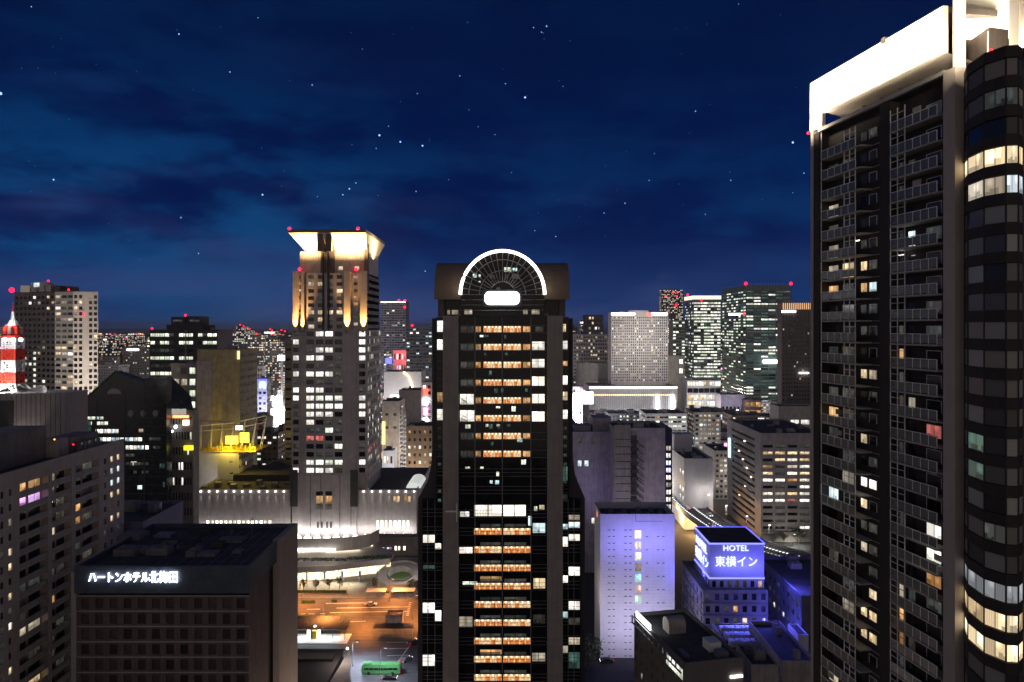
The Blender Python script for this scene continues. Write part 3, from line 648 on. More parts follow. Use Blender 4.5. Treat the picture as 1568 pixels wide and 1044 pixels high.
    b.one(MB().box(ax1 - 1.6, ay0 - 1.0, z2 - 9, ax1 + .5, ay0 + 1.5, z(372)), 'crown_pillar', BROWN)
    dl = MB()
    for px in list(range(459, 489, 5)) + list(range(513, 560, 5)): dl.box(x(px) - .22, ay0 - .75, z3 - 1.1, x(px) + .22, ay0 - .36, z3 - .4)
    b.one(dl, 'downlights', EWARM)
    for px in (520, 545): b.win((x(px), ay0 - .4, z(410)), (0, -1), 2.2, 2.0, 'warm', 'window')
    # flared crown: inclined soffits
    zc = z(358); fx0, fx1, fy0, fy1 = x(446), x(563), d - 5, yb + 14
    bx0 = x(466); base = [(bx0, ay0), (ax1, ay0), (ax1, ay1), (bx0, ay1)]; top = [(fx0, fy0), (fx1, fy0), (fx1, fy1), (fx0, fy1)]
    FL = M('crown_soffit', (0.75, 0.70, 0.60), var=0.06)
    m = MB()
    for k in range(4):
        q = (k + 1) % 4; m.quad((*base[k], z3), (*base[q], z3), (*top[q], zc), (*top[k], zc))
    m.poly([(*p, zc) for p in top])
    b.one(m, 'flared_crown', FL)
    b.one(MB().box(fx0, fy0, zc + .003, fx1, fy1, zc + 1.7), 'crown_rim', BROWN)
    LC = (1.0, .68, .29)
    light('AREA', 'crown_uplight_front', (x(473), d - 4.6, z3 - .6), 9000, LC, (x(473), d + 1.0, zc), (9.5, .6)); light('AREA', 'crown_uplight_front', (x(537), d - 4.6, z3 - .6), 15000, LC, (x(537), d + 1.0, zc), (16, .6))
    light('AREA', 'crown_uplight_side', (ax1 + 4.5, (ay0 + ay1) / 2, z3 - .5), 26000, LC, (ax1 + .5, (ay0 + ay1) / 2, zc), (.6, 36))
    for px, L_ in ((473, 9), (532, 17)): light('AREA', 'attic_downlight', (x(px), ay0 - 2.2, z3 - .4), 420, (1, .55, .22), (x(px), ay0 - .3, z3 - 6), (L_, .4))
    b.red((fx0 + .5, fy0 + .3, zc + 2.1), (x(551), fy0 + .3, zc + 2.1), (x(459), d - .3, z2 + 2), (x(545), d - .3, z2 + 2), r=.85)
    # ------------------------------------------------ podium
    pod = b
    zp = z(750); pr = yb + 29
    def wing(a, c, nlit, la, lb, ndl):
        x0, x1 = x(a), x(c)
        m = MB()
        n = max(1, round((x1 - x0) / 4.3)); wq = (x1 - x0) / n
        for k in range(n): m.box(x0 + k * wq + .05, d, 0, x0 + (k + 1) * wq - .05, d + 1.5, zp)
        m.box(x0 + .1, d + .12, 0, x1 - .1, pr, zp - 1.6)
        m.box(x0 + .01, d + 1.5, zp - 1.7, x0 + .5, pr, zp - .02); m.box(x1 - .5, d + 1.5, zp - 1.7, x1 - .01, pr, zp - .02)
        b.one(m, 'podium_wall', STN)
        b.one(MB().box(x0 + .5, d + 1.5, zp - 1.6, x1 - .5, pr - .5, zp - 1.0), 'podium_roof', ROOF)
        for k in range(nlit):
            px = la + (lb - la) * (k + .5) / nlit
            b.win((x(px), d - .03, z(804)), (0, -1), x(lb / nlit) - x(la / nlit) - .8, z(797) - z(811.5), 'blown', 'podium_window')
        return x0, x1
    wing(298, 445, 15, 315, 417, 0); wing(549, 638, 8, 575, 628, 0)
    b.one(MB().box(x(288), d + .5, 0, x(298) - .01, d + 14, z(789)), 'podium_annex', STN)
    xs = [308 + 12.7 * k for k in range(11)] + [557 + 12.9 * k for k in range(7)]
    dl = MB()
    for px in xs:
        dl.box(x(px) - .25, d - 1.0, z(751), x(px) + .25, d - .2, z(753))
        light('SPOT', 'wall_downlight', (x(px), d - .55, z(754)), 700, (1, .95, .86), (x(px), d - .1, z(790)), spot=40, blend=1.0, radius=.12)
    b.one(dl, 'wall_lamps', EW)
    for px in (605, 622): b.win((x(px), d - .03, z(764)), (0, -1), 1.7, 3.0, 'amber', 'window'); b.win((x(px + 5), d - .03, z(764)), (0, -1), 1.0, 3.0, 'warm', 'window')
    # bright lamps along the foot of the podium
    for a, c in ((294, 452), (452, 545), (545, 640)):
        light('AREA', 'podium_foot_light', (x((a + c) / 2), d - 3.2, 3.4), 2300 if a != 545 else 1500, (1, .96, .92), (x((a + c) / 2), d, z(806)), (x(c) - x(a), .5))
    # zigzag glass canopy
    m = MB(); n = 13; xa, xb = x(450), x(640); yc = d - 9
    for k in range(n):
        u0, u1 = xa + (xb - xa) * k / n, xa + (xb - xa) * (k + 1) / n; um = (u0 + u1) / 2
        za_, zb_ = z(827), z(818)
        m.quad((u0, yc, za_), (um, yc, zb_), (um, d - 1.1, zb_ + 1), (u0, d - 1.1, za_ + 1)); m.quad((um, yc, zb_), (u1, yc, za_), (u1, d - 1.1, za_ + 1), (um, d - 1.1, zb_ + 1))
        m.quad((u0, yc, za_ - .3), (u1, yc, za_ - .3), (u1, yc, za_), (u0, yc, za_))
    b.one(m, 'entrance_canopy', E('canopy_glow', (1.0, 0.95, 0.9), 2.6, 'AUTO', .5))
    # roof plant on the left wing, skylight on the right
    pm = MB(); y0 = d + 26
    pm.box(x(328), y0, zp - 1, x(440), y0 + 30, zp + 2.6); b.one(pm, 'plant_room', DARKW)
    for k in range(9):
        px = 300 + k * 15; b.one(MB().box(x(px), d + 6 + (k % 3) * 5, zp - .998, x(px + 9), d + 9 + (k % 3) * 5, zp + .5 + (k % 2)), 'rooftop_unit', METAL if k % 2 else GREYST)
    sk = MB(); sx0, sx1, sy0, sy1 = x(618), x(641), d + 9, d + 32; N = 8
    for s in range(10):
        ya, yb_ = sy0 + (sy1 - sy0) * s / 10 + .25, sy0 + (sy1 - sy0) * (s + 1) / 10 - .25
        for k in range(N):
            a0, a1 = math.pi * k / N, math.pi * (k + 1) / N; cxm = (sx0 + sx1) / 2; rr = (sx1 - sx0) / 2
            sk.quad((cxm - rr * math.cos(a0), ya, zp - 1 + 3 * math.sin(a0)), (cxm - rr * math.cos(a0), yb_, zp - 1 + 3 * math.sin(a0)), (cxm - rr * math.cos(a1), yb_, zp - 1 + 3 * math.sin(a1)), (cxm - rr * math.cos(a1), ya, zp - 1 + 3 * math.sin(a1)))
    sk.poly([((sx0 + sx1) / 2 - (sx1 - sx0) / 2 * math.cos(math.pi * k / N), sy0, zp - 1 + 3 * math.sin(math.pi * k / N)) for k in range(N + 1)][::-1])
    b.one(sk, 'barrel_skylight', E('skylight_glow', (0.93, 0.97, 0.92), 0.75, 'AUTO'))
    b.done(100)
    RECTS.append((x(286), d - 60, x(645), pr + 4)); hero(443, 590, 355, 724, d); hero(288, 642, 716, 1044, d)
crown_hotel()

# ================================================================= front left: small hotel with luminous Japanese sign
def sign_hotel():
    d = 149.0; x = lambda px: X(px, d); z = lambda py: Z(py, d)
    TILE = M('hotel_brown_tile', (0.150, 0.112, 0.102), var=0.3); RIB = M('hotel_band', (0.42, 0.38, 0.36), var=0.1); PINKST = M('hotel_pink_stone', (0.46, 0.38, 0.335), var=0.12)
    b = B('sign_hotel', 'brown hotel block with flat dark roof and white glowing Japanese name sign on its parapet', 'hotel', (x(250), d + 15, 0))
    x0, x1 = x(118), x(381); yb = 181.0; zt = z(866); xr = x(383)
    zf = z(912); pitch = 23.45 * d / F
    nr = int(zf / pitch); zbot = zf - nr * pitch
    lit = {(11, nr - 2): 1, (1, nr - 3): 1, (3, nr - 3): 1, (0, nr - 3): 1, (0, nr - 4): 1, (1, nr - 4): 1, (9, nr - 6): 1, (4, nr - 8): 1, (7, nr - 9): 1}
    facade(b, TILE, (x0, d), (x1, d), zbot, zf, 12, nr, .56, .66, .17, .35, lambda c, r: 'hotelglass', mx=.2)
    for (c, r), _ in lit.items():
        cw = (x1 - x0) / 12; b.win((x0 + cw * (c + .5 + random.uniform(-.1, .12)), d + .42, zbot + (r + .52) * pitch), (0, -1), .38, random.uniform(.7, 1.0), 'warm', 'lit_curtain_gap')
    m = b.p('storey_band', RIB)
    for r in range(nr + 1): m.box(x0 - .05, d - .14, zbot + r * pitch - .1, x1 + .05, d - .003, zbot + r * pitch + .1)
    for px in (114,): b.p('corner_pier', RIB).box(x(110), d - .3, 0, x0 - .06, d + 3, zt - 1.2)
    b.p('wall', TILE).box(x0, d + .6, 0, x1 - .1, d + 2, zbot)
    facade(b, TILE, (x1, d), (x1 - 1.6, d + 17.5), 0, z(900), 0, 0)
    facade(b, TILE, (x0, yb), (x0, d), 0, zf, 0, 0)
    b.p('wall', TILE).box(x0 + .3, d + 2.1, 0, x1 - 2.0, yb - .3, zt - 1.3)
    # parapet sign band
    zs = z(907)
    m = MB().box(x0 - .3, d - .5, zs, xr, d + .4, zt); m.box(x0 - .3, d + .41, zs, x0 + .2, yb, zt); m.box(x0 + .21, yb - .4, zs, xr + .1, yb, zt)
    m.box(xr - .6, d + .41, zt - 4.6, xr, d + 18, zt)
    b.one(m, 'parapet', NAVY)
    b.one(MB().box(x0 + .2, d + .4, zt - 1.5, xr - .6, yb - .4, zt - 1.0), 'roof', ROOF)
    b.one(MB().box(xr - 1.2, d + 18, 0, xr + .25, yb + .2, zt + .02).box(xr - .9, d + 17.0, zt - 5.5, xr + .15, d + 18, zt - .1), 'stair_pier', PINKST)
    clutter(b, x0 + 1, x1 - 4, d + 6, yb - 2, zt - .998, 9, (GREYST, DARKW, BROWN), 5)
    # roof plant
    for k, (a, y, sx, sy, h) in enumerate(((300, 158, 4, 3, .5), (270, 163, 5, 2, .8), (330, 168, 6, 4, .4), (200, 160, 3, 3, .9), (180, 170, 5, 5, 1.0), (235, 172, 4, 3, .6), (355, 160, 2, 2, .5))):
        b.one(MB().box(X(a, y), y, zt - .998, X(a, y) + sx, y + sy, zt - 1 + h).box(X(a, y) + .3, y + .3, zt - 1 + h, X(a, y) + sx - .3, y + sy - .3, zt - .85 + h), 'rooftop_unit', METAL if k % 2 else GREYST)
    m = MB()
    for k in range(10): m.box(x0 + 14 + k * 2.2, d + 3, zt - .996, x0 + 14.1 + k * 2.2, yb - 3, zt - .95)
    b.one(m, 'roof_rail', METAL)
    SG = E('name_sign', (0.80, 0.82, 1.0), 6.0, 'AUTO')
    text_mesh(b, 'ハートンホテル', 'sign_lettering', SG, x(139), x(231), d - .78, z(889), z(874.5), .14)
    text_mesh(b, '北梅田', 'sign_lettering', SG, x(231.5), x(274), d - .78, z(890), z(872.5), .14)
    b.done(100)
    RECTS.append((x(105), 140, -48, 188)); hero(108, 455, 820, 1044, d)
sign_hotel()

# ================================================================= far left: long apartment slab seen along its front
def apartment_slab():
    xa = -102.0; y0, y1 = 96.0, 194.0; zt = 79.6
    WALL = M('apartment_render', (0.50, 0.43, 0.37), var=0.2); RAIL = M('apartment_balcony', (0.42, 0.375, 0.335), var=0.2)
    b = B('apartment_slab', 'long brown grey apartment slab with stacked recessed balconies running out of the left edge', 'apartment block', (xa - 9, 150, 0))
    pitch = 3.02; nf = 25; zb = zt - 1.9 - nf * pitch
    def yy(px): return (xa * F) / (px - CX)      # where a column of the photo meets the front
    def ok(a): return max(a, 16)
    # bays: (px from near to far, type)
    bays = [(-170, -120, 'b'), (-110, -60, 'b'), (-55, -5, 'w'), (-3, 22, 'w'), (30, 74, 'b'), (80, 110, 'b'), (116, 152, 'b'), (156, 186, 'w')]
    m = b.p('wall', WALL); prev = y0
    lit = {(4, 0): 'amber', (4, 1): 'pink', (5, 0): 'soft', (5, 1): 'dim', (7, 0): 'warm', (3, 4): 'warm', (3, 5): 'warm', (3, 9): 'white', (3, 12): 'warm', (3, 13): 'cool', (7, 3): 'warm', (7, 5): 'warm', (7, 1): 'cool', (7, 2): 'cool', (6, 8): 'warm', (6, 3): 'amber', (4, 10): 'soft', (2, 7): 'amber', (3, 2): 'soft', (3, 7): 'warm', (7, 8): 'soft', (7, 10): 'warm', (6, 6): 'dim', (5, 9): 'amber', (5, 4): 'soft', (4, 7): 'dim', (1, 8): 'warm', (1, 11): 'soft', (6, 11): 'soft', (5, 12): 'dim', (4, 14): 'warm'}
    for bi, (pa, pb, ty) in enumerate(bays):
        ya, yb = yy(pa), yy(pb); ya = max(ya, y0)
        m.box(xa - 14, prev, zb, xa, ya, zt)                         # pier
        prev = yb
        for f in range(nf):
            zz = zt - 1.9 - (f + 1) * pitch; k = lit.get((bi, f))
            if ty == 'b':
                m.box(xa - 14, ya, zz + pitch - .35, xa - .05, yb, zz + pitch)     # slab edge above
                rl = MB().box(xa - .28, ya + .02, zz - .1, xa - .12, yb - .02, zz + 1.05); b.one(rl, 'balcony_front', RAIL)
                n = 2
                for q in range(n):
                    yc = ya + (yb - ya) * (q + .5) / n
                    kk = k if (k and (q == 0 or bi == 4)) else random.choice(['dark'] * 6 + ['dim', 'grey', 'curtain'] + (['soft', 'amber'] if random.random() < .4 else []))
                    b.win((xa - 1.58, yc, zz + 1.3), (1, 0), (yb - ya) / n * .8, 2.1, kk)
                m.box(xa - 14, ya, zz, xa - 1.6, yb, zz + pitch - .35)
            else:
                n = 3 if pb > 100 else 2
                facade(b, WALL, (xa, ya), (xa, yb), zz, zz + pitch, n, 1, .42, .48, .28, .25,
                       lambda c, r: (k if k and c >= 1 else random.choice(['dark', 'dark', 'dim', 'grey'])))
        m.box(xa - 14, ya, zt - 1.9, xa, yb, zt)
        m.box(xa - 14, ya, 0, xa, yb, zb)
    m.box(xa - 14, prev, zb, xa, y1, zt)
    facade(b, WALL, (xa, y1), (xa - 16, y1), 0, zt, 0, 0); facade(b, WALL, (xa - 16, y1), (xa - 16, y0), 0, zt, 0, 0); facade(b, WALL, (xa - 16, y0), (xa, y0), 0, zt, 0, 0)
    b.one(MB().box(xa - 15.8, y0 + .3, zt - .6, xa - .5, y1 - .3, zt + .003), 'roof', ROOF)
    b.one(MB().box(xa - .5, y0, zt + .003, xa - .02, y1 - .02, zt + .9), 'parapet', WALL)
    PH = M('penthouse_render', (0.22, 0.195, 0.175))
    b.one(MB().box(xa - 14, 128, zt + .004, xa - 4.5, 152, zt + 6.2), 'penthouse', PH)
    b.one(MB().box(xa - 14, 152.2, zt + .004, xa - 6, 171, zt + 7.5), 'penthouse', PH)
    b.one(MB().box(xa - 6.5, 171, zt + .004, xa - 3.2, 175, zt + 4.0).box(xa - 6.3, 171.2, zt + 4.0, xa - 3.4, 174.8, zt + 4.2), 'lift_housing', BEIGE)
    b.one(MB().box(xa - 10, 177, zt + .004, xa - 4, 189, zt + 3.6), 'stair_housing', PH)
    for k in range(6): b.one(MB().box(xa - 3.8, 179 + k * 1.5, zt + .004, xa - 2.6, 180 + k * 1.5, zt + 2.2), 'rooftop_unit', BEIGE if k % 2 else METAL)
    b.one(MB().ball((xa - 3, 176.6, zt + 2.2), .18), 'aviation_light', ERED); b.one(MB().ball((xa - 3.1, 169.5, zt + 4.5), .14), 'roof_lamp', EORANGE)
    b.done(100)
    RECTS.append((xa - 20, y0 - 5, xa + 3, y1 + 3)); hero(-20, 193, 680, 1044, 150)
apartment_slab()

# ================================================================= right: dark residential tower, balconies and rounded glazed corner
def residential_tower():
    q1 = Vector((X(1244, 120), 120.0)); q2 = Vector((X(1458, 90), 90.0)); u = (q2 - q1); L = u.length; u.normalize()
    rz = math.atan2(u.y, u.x); n_ = Vector((u.y, -u.x))
    b = B('residential_tower', 'huge dark residential tower with glass balconies, rounded window corner and blazing white roof crown', 'skyscraper', (q1.x, q1.y, 0), rz=rz, local=True)
    DW = M('tower_dark_tile', (0.032, 0.027, 0.025), var=0.25); SLAB = M('tower_slab_edge', (0.42, 0.40, 0.37), var=0.12); RGL = M('balcony_glass', (0.115, 0.13, 0.122), rough=0.3, var=0.12, streak=False, bump=0, spec=0.6)
    POST = M('balcony_post', (0.85, 0.85, 0.82), rough=0.5, streak=False, bump=0); PIL = M('tower_pillar', (0.42, 0.37, 0.33), var=0.1); CRN = M('tower_crown_panel', (0.80, 0.77, 0.70), var=0.05)
    def U(px, e=0.0):                              # local x on the plane e metres behind the front
        o = q1 - n_ * e; k = (px - CX) / F
        return ((o.x - k * o.y) / (k * u.y - u.x))
    P = 3.2; zz0 = 110.95; ks = range(-22, 9); zlo = zz0 - 22 * P; zroof = zz0 + 9 * P + 1.4
    e = 1.7
    A0, A1, As = U(1259), U(1311), U(1319); C0, Cm, C1 = U(1365), U(1387), U(1436)
    m = b.p('wall', DW)
    m.box(0, e, 0, L - 1.2, 26, zroof)                               # main body (wall behind the balconies)
    m.box(0.35, 0, 0, A0 - .9, e, zroof - .02); m.box(U(1345), .2, 0, U(1361), e, zroof - .02); m.box(U(1445), .1, 0, L - 1.2, e, zroof - .02)
    m.box(A0 - .3, 0, 0, C1, e, zlo - .5)
    b.p('corner_pillar', PIL).box(-.35, -.1, 0, .34, 25.7, zroof + .6)
    # slabs / rails, one of each then copied floor by floor
    def mk(a, c, se, m_full, npan, fullspan):
        s = MB().box(a, -.25, -.22, se, e - .01, .0)
        r = MB(); ps = MB()
        step = (c - a) / npan
        for k in range(npan): r.box(a + k * step + .05, -.14, .12, a + (k + 1) * step - .05, -.10, 1.2)
        for k in range(npan + 1): ps.box(a + k * step - .045, -.17, .002, a + k * step + .045, -.07, 1.28)
        ps.box(a, -.18, 1.26, c, -.06, 1.34)
        fa, fb = fullspan                                            # slim full-height wind screens
        for q in (fa, (fa + fb) / 2, fb): ps.box(q - .05, -.2, 1.34, q + .05, -.1, P - .23)
        ps.box(fa, -.2, 2.2, fb, -.1, 2.27)
        return s.mesh('balcony_slab', SLAB), r.mesh('balcony_glass', RGL), ps.mesh('balcony_railing', POST)
    sets = [mk(A0, A1, As, 0, 5, (U(1294), A1)), mk(C0, C1, C1 + .05, 0, 6, (C0, Cm))]
    for k in ks:
        for s in sets:
            top = None
            for nm, me in zip(('balcony', 'glass_panels', 'railing'), s):
                o = bpy.data.objects.new(nm, me); COL.objects.link(o)
                if top is None: o.parent = b.root; o.location = (0, 0, zz0 + k * P); top = o
                else: o.parent = top
        z = zz0 + k * P
        m2 = MB(); m2.box(U(1437), -.06, z - .16, L - 1.25, .1, z - .08) ; m2.box(U(1319) + .05, e - .06, z - .16, U(1344), e - .003, z - .08); b.one(m2, 'storey_line', SLAB)
        # windows on the recessed wall
        fkey = lambda p, ks_: random.choice(ks_) if random.random() < p else random.choice(['grey', 'dark', 'dim', 'grey'])
        def WN(pa, pb, zl, zh, key, ee=e, fr=False):
            a, c = U(pa, ee), U(pb, ee)
            b.win(((a + c) / 2, ee - .05, z + (zl + zh) / 2), (0, -1), c - a, zh - zl, key)
            f = b.p('window_frame', POST); y_ = ee - .1; w_ = .06
            if fr:
                f.box(a - w_, y_, z + zh, c + w_, ee - .003, z + zh + w_); f.box(a - w_, y_, z + zl, a, ee - .003, z + zh); f.box(c, y_, z + zl, c + w_, ee - .003, z + zh)
        lam = {-3 - 5: 1}
        WN(1270, 1284, .3, 2.3, {2: 'soft', 1: 'amber', -4: 'dim', -5: 'amber', -9: 'cool', -6: 'dim'}.get(k, fkey(.06, ['soft', 'cool', 'dim'])))
        WN(1291, 1308, .1, 2.4, {2: 'warm', -8: 'soft', -14: 'soft', -13: 'dim'}.get(k, fkey(.04, ['soft'])), e)
        WN(1319, 1328, 1.0, 2.3, {2: 'warm', 1: 'amber', -8: 'white', -11: 'soft', -14: 'warm', -15: 'warm', 3: 'dim'}.get(k, fkey(.04, ['warm'])))
        WN(1332, 1343, 1.0, 2.3, {2: 'dim', 1: 'cool', -3: 'soft', -8: 'white', -13: 'warm', -14: 'warm', -15: 'warm'}.get(k, fkey(.05, ['warm', 'soft'])), e, True)
        WN(1369, 1384, .1, 2.4, {-2: 'amber', -4: 'dim', -12: 'soft', -13: 'amber', -14: 'amber'}.get(k, fkey(.05, ['dim', 'soft'])))
        WN(1392, 1402, .1, 2.3, {3: 'cool', -4: 'soft'}.get(k, 'dim' if random.random() < .3 else 'dark'))
        WN(1420, 1442, .7, 2.3, {-5: 'red', -9: 'white', -11: 'amber', 0: 'dim'}.get(k, fkey(.05, ['soft', 'green'])), e, True)
    for q in range(22):
        k = random.choice(list(ks)); a = random.choice([U(1263), U(1275), U(1392), U(1408), U(1425)]); zq = zz0 + k * P
        b.one(MB().box(a, e - .75, zq + .003, a + .85, e - .35, zq + .7).frustum((a + .42, e - .55), .2, .2, zq + .7, zq + .74, 8), 'air_conditioner', WPAINT) if q % 3 else b.one(MB().box(a, .5, zq + 1.5, a + 1.6, .53, zq + 2.3), 'hung_laundry', BEIGE)
    for px in (1449,): b.p('drain_pipe', POST).box(U(px), -.05, zlo, U(px) + .1, .05, zroof)
    for pa in (1256,): b.p('drain_pipe', POST).box(U(pa), .1, zlo, U(pa) + .1, .2, zroof)
    b.one(MB().box(U(1312), -.15, zz0 + 3 * P + 2.0, U(1317), -.05, zz0 + 3 * P + 2.12).box(U(1334), e - .25, zz0 + 3 * P + 2.2, U(1346), e - .12, zz0 + 3 * P + 2.32), 'balcony_lamp', EWARM)
    b.one(MB().box(U(1369), .6, zz0 + 3 * P - .9, U(1378), .7, zz0 + 3 * P - .8), 'balcony_lamp', EW)
    # far bay, seen edge-on beyond the left edge: lit panes
    for k in range(-20, 9):
        z = zz0 + k * P; key = {6: 'dim', 5: 'dark', 4: 'soft', 3: 'soft', 2: 'white'}.get(k, random.choice(['blown', 'warm', 'dark', 'soft', 'dark', 'white']))
        b.win((-1.2, 5.2, z + 1.4), (-.55, -.835), 2.0, 1.9, key, 'bay_window')
    bm = b.p('far_bay', DW); bm.prism([(-.36, 5.0), (-.36, 14), (-1.6, 13), (-2.0, 9), (-1.75, 6.2)][::-1], 0, zroof - .8)
    # near pillar and rounded corner bay
    loc = lambda px, d: ((Vector((X(px, d), d)) - q1).dot(u), -(Vector((X(px, d), d)) - q1).dot(n_))
    pil = b.p('corner_pillar', PIL); pil.box(L - 1.2, -.25, 0, L + .75, 2.0, zroof + .3)
    pts = [loc(px, d) for px, d in ((1476, 89.2), (1481, 86.4), (1506, 82.6), (1540, 80.3), (1559, 80.1), (1566, 81.3))]
    for (pa, pb) in zip(pts[:-1], pts[1:]): pass
    inner = loc(1568, 100); inner2 = loc(1480, 100)
    sill, head = 1.05, 3.0
    bayk = {8: 'curtain', 7: 'dim', 6: 'dark', 5: 'bayroom', 4: 'white', -10: 'soft', -11: 'warm', -12: 'bayroom'}
    zb0 = zz0 - .2
    for k in range(-22, 9):
        z = zb0 + k * P
        bs = MB().prism(pts + [inner, inner2], z + head, z + P + sill)
        ins = [(p[0] * .985 + inner[0] * .015, p[1] * .985 + inner[1] * .015) for p in pts]
        for i, (pa, pb) in enumerate(zip(ins[:-1], ins[1:])):
            dx, dy = pb[0] - pa[0], pb[1] - pa[1]; w_ = math.hypot(dx, dy); nn = (dy / w_, -dx / w_)
            key = bayk.get(k, random.choice(['bayglass', 'bayglass', 'curtain', 'bayglass', 'grey']))
            if k == 4: key = ['dark', 'soft', 'soft', 'cool', 'cool'][i]
            if k in (7, 8) and i < 2: key = 'curtain'
            if k == -10: key = 'soft2'
            if k == -5 and i == 1: key = 'teal'
            if k == -6 and i == 1: key = 'teal'
            if k == -8 and i == 2: key = 'dim'
            b.win(((pa[0] + pb[0]) / 2, (pa[1] + pb[1]) / 2, z + (sill + head) / 2), nn, w_ - .14, head - sill - .06, key, 'bay_window')
            bs.box(pa[0] - .07, pa[1] - .07, z + sill - .02, pa[0] + .07, pa[1] + .07, z + head + .02)
        b.one(bs, 'bay_spandrel', DW)
    b.p('bay_core', DW).prism([loc(px, d) for px, d in ((1482, 89.5), (1507, 86), (1540, 83.6), (1558, 83.4))] + [loc(1568, 101), loc(1482, 101)], 0, zroof)
    b.p('bay_core', DW).prism(pts + [inner, inner2], 0, zb0 - 22 * P + sill)
    ep = loc(1572, 84.0); pil.box(ep[0] - .5, ep[1] - .5, 0, ep[0] + 1.2, ep[1] + 1.4, zroof + 8.0)
    # ------------------------------------------------ roof and crown
    b.p('roof', ROOF).box(.4, .4, zroof + .003, L - 1.3, 25, zroof + .3)
    b.p('roof_parapet', SLAB).box(A0 - 1, -.15, zroof + .004, L - 1.25, .38, zroof + .55)
    zc0, zc1 = 144.2, 149.7; ytop = -.1
    zl_ = 143.9
    crown = MB().box(-.5, -.12, zl_, L - 1.25, .5, zc1); b.one(crown, 'crown_beam', CRN)
    b.one(MB().box(-.52, -.14, zroof + .62, 2.9, .48, zl_ - .003), 'crown_post', CRN)
    b.one(MB().box(-.4, .52, zc1 - .8, L - 1.3, 7.5, zc1 - .05), 'crown_roof', DW)
    sf = MB(); sf.quad((3.2, .45, zl_), (L - 1.3, .45, zl_), (L - 1.3, 5.5, zl_ - 1.2), (3.2, 5.5, zl_ - 1.2)); sf.quad((3.2, 5.5, zl_ - 1.2), (L - 1.3, 5.5, zl_ - 1.2), (L - 1.3, 5.5, zl_), (3.2, 5.5, zl_)); b.one(sf, 'crown_soffit', PIL)
    b.one(MB().box(3.4, 5.6, zroof + .305, L - 3, 18, zc1 - 1), 'plant_room', DW)
    for k in range(5): b.one(MB().box(10 + 4 * k, 2.0, zroof + .305, 10.3 + 4 * k, 5.4, zl_ - .9).tube([(10 + 4 * k, 3, zroof + .4), (13.5 + 4 * k, 3, zl_ - 1.2)], .1, 5), 'roof_bracing', BROWN)
    b.one(MB().box(U(1352), -.3, zc1 - .4, U(1357), .6, zc1 + .35), 'crown_bracket', BROWN)
    LCW = (1.0, .84, .60)
    def LG(name, lc, tg, size, en, sp=180):
        M3 = Matrix.Rotation(rz, 3, 'Z'); f = lambda p: M3 @ Vector(p) + Vector((q1.x, q1.y, 0))
        l = light('AREA', name, f(lc), en, LCW, None, size, spread=sp)
        dirv_ = (f(tg) - f(lc)).normalized(); ux = (M3 @ Vector((1, 0, 0))); zax = -dirv_; yax = zax.cross(ux).normalized(); xax = yax.cross(zax)
        l.matrix_world = Matrix.Translation(f(lc)) @ Matrix((xax, yax, zax)).transposed().to_4x4()
    LG('crown_floodlight', (L / 2, -3.6, zl_ - .9), (L / 2, -.1, zl_ + 3.2), (L + 2, .5), 8000, 86)
    LG('crown_floodlight', (1.2, -2.6, zroof + 1.0), (1.2, -.1, zroof + 3), (3, .5), 900)
    LG('crown_soffit_light', (L / 2, 1.2, zroof + .8), (L / 2, 3, zl_), (L - 4, .3), 26)
    # crown over the bay
    wl = pts[0]; P1, P2 = loc(1480, 93.5), loc(1600, 86.5)
    b.one(MB().prism([loc(1479, 92.4), loc(1486, 88.2), loc(1508, 84.4), loc(1541, 82.2), loc(1560, 82), loc(1575, 82.6), loc(1600, 100), loc(1490, 103)], zb0 + 9 * P + sill, zb0 + 9 * P + sill + .5), 'bay_roof', DW)
    zr = zb0 + 9 * P + sill + .5
    cm = MB().prism([loc(1459, 91.2), loc(1479, 90.8), loc(1479, 93), loc(1459, 93.4)], zroof + .31, 156); b.one(cm, 'crown_post', CRN)
    cm = MB().prism([loc(1478, 93.2), loc(1640, 92.6), loc(1640, 94), loc(1478, 94.6)], 146.3, 156); b.one(cm, 'crown_beam', CRN)
    cm = MB().prism([loc(1545, 88.6), loc(1564, 88.4), loc(1564, 92), loc(1545, 92)], zr + .003, 156); b.one(cm, 'crown_post', CRN)
    b.one(MB().prism([loc(1480, 93.6), loc(1514, 88.6), loc(1544, 89.4), loc(1544, 99), loc(1480, 99)], zr + .004, 146), 'lift_housing', BROWN)
    b.one(MB().tube([(*loc(1512, 86.5), zr), (*loc(1513, 86.5), zr + 3.5)], .06, 5), 'lightning_rod', POST)
    for px, dd, tx, td, en, s in ((1498, 91.2, 1498, 93.4, 1500, 3), (1552, 83.5, 1554, 88.4, 800, 2), (1468, 86.0, 1469, 91, 900, 1.2), (1530, 91.0, 1530, 93, 1500, 3)):
        a = loc(px, dd); t_ = loc(tx, td)
        M3 = Matrix.Rotation(rz, 3, 'Z'); f = lambda p: M3 @ Vector(p) + Vector((q1.x, q1.y, 0))
        light('AREA', 'bay_crown_floodlight', f((*a, 146.4 if dd > 90.5 else zr + .4)), en, LCW, f((*t_, 151)), (s, .6))
    b.red((*loc(1517, 85.2), zr + .7), r=.26); b.red((-.7, -.3, zroof + .5), r=.24)
    b.done(100)
    hero(1238, 1568, -400, 1044, 90); RECTS.append((40, 75, 110, 140))
WM['bayroom'] = LIT('bayroom', (1.0, .74, .40), (1.0, .8, .5), 1.7, .35)
WM['soft2'] = LIT('soft2', (0.75, 0.78, 0.80), (0.7, 0.74, 0.8), 0.42, 0.6)
residential_tower()
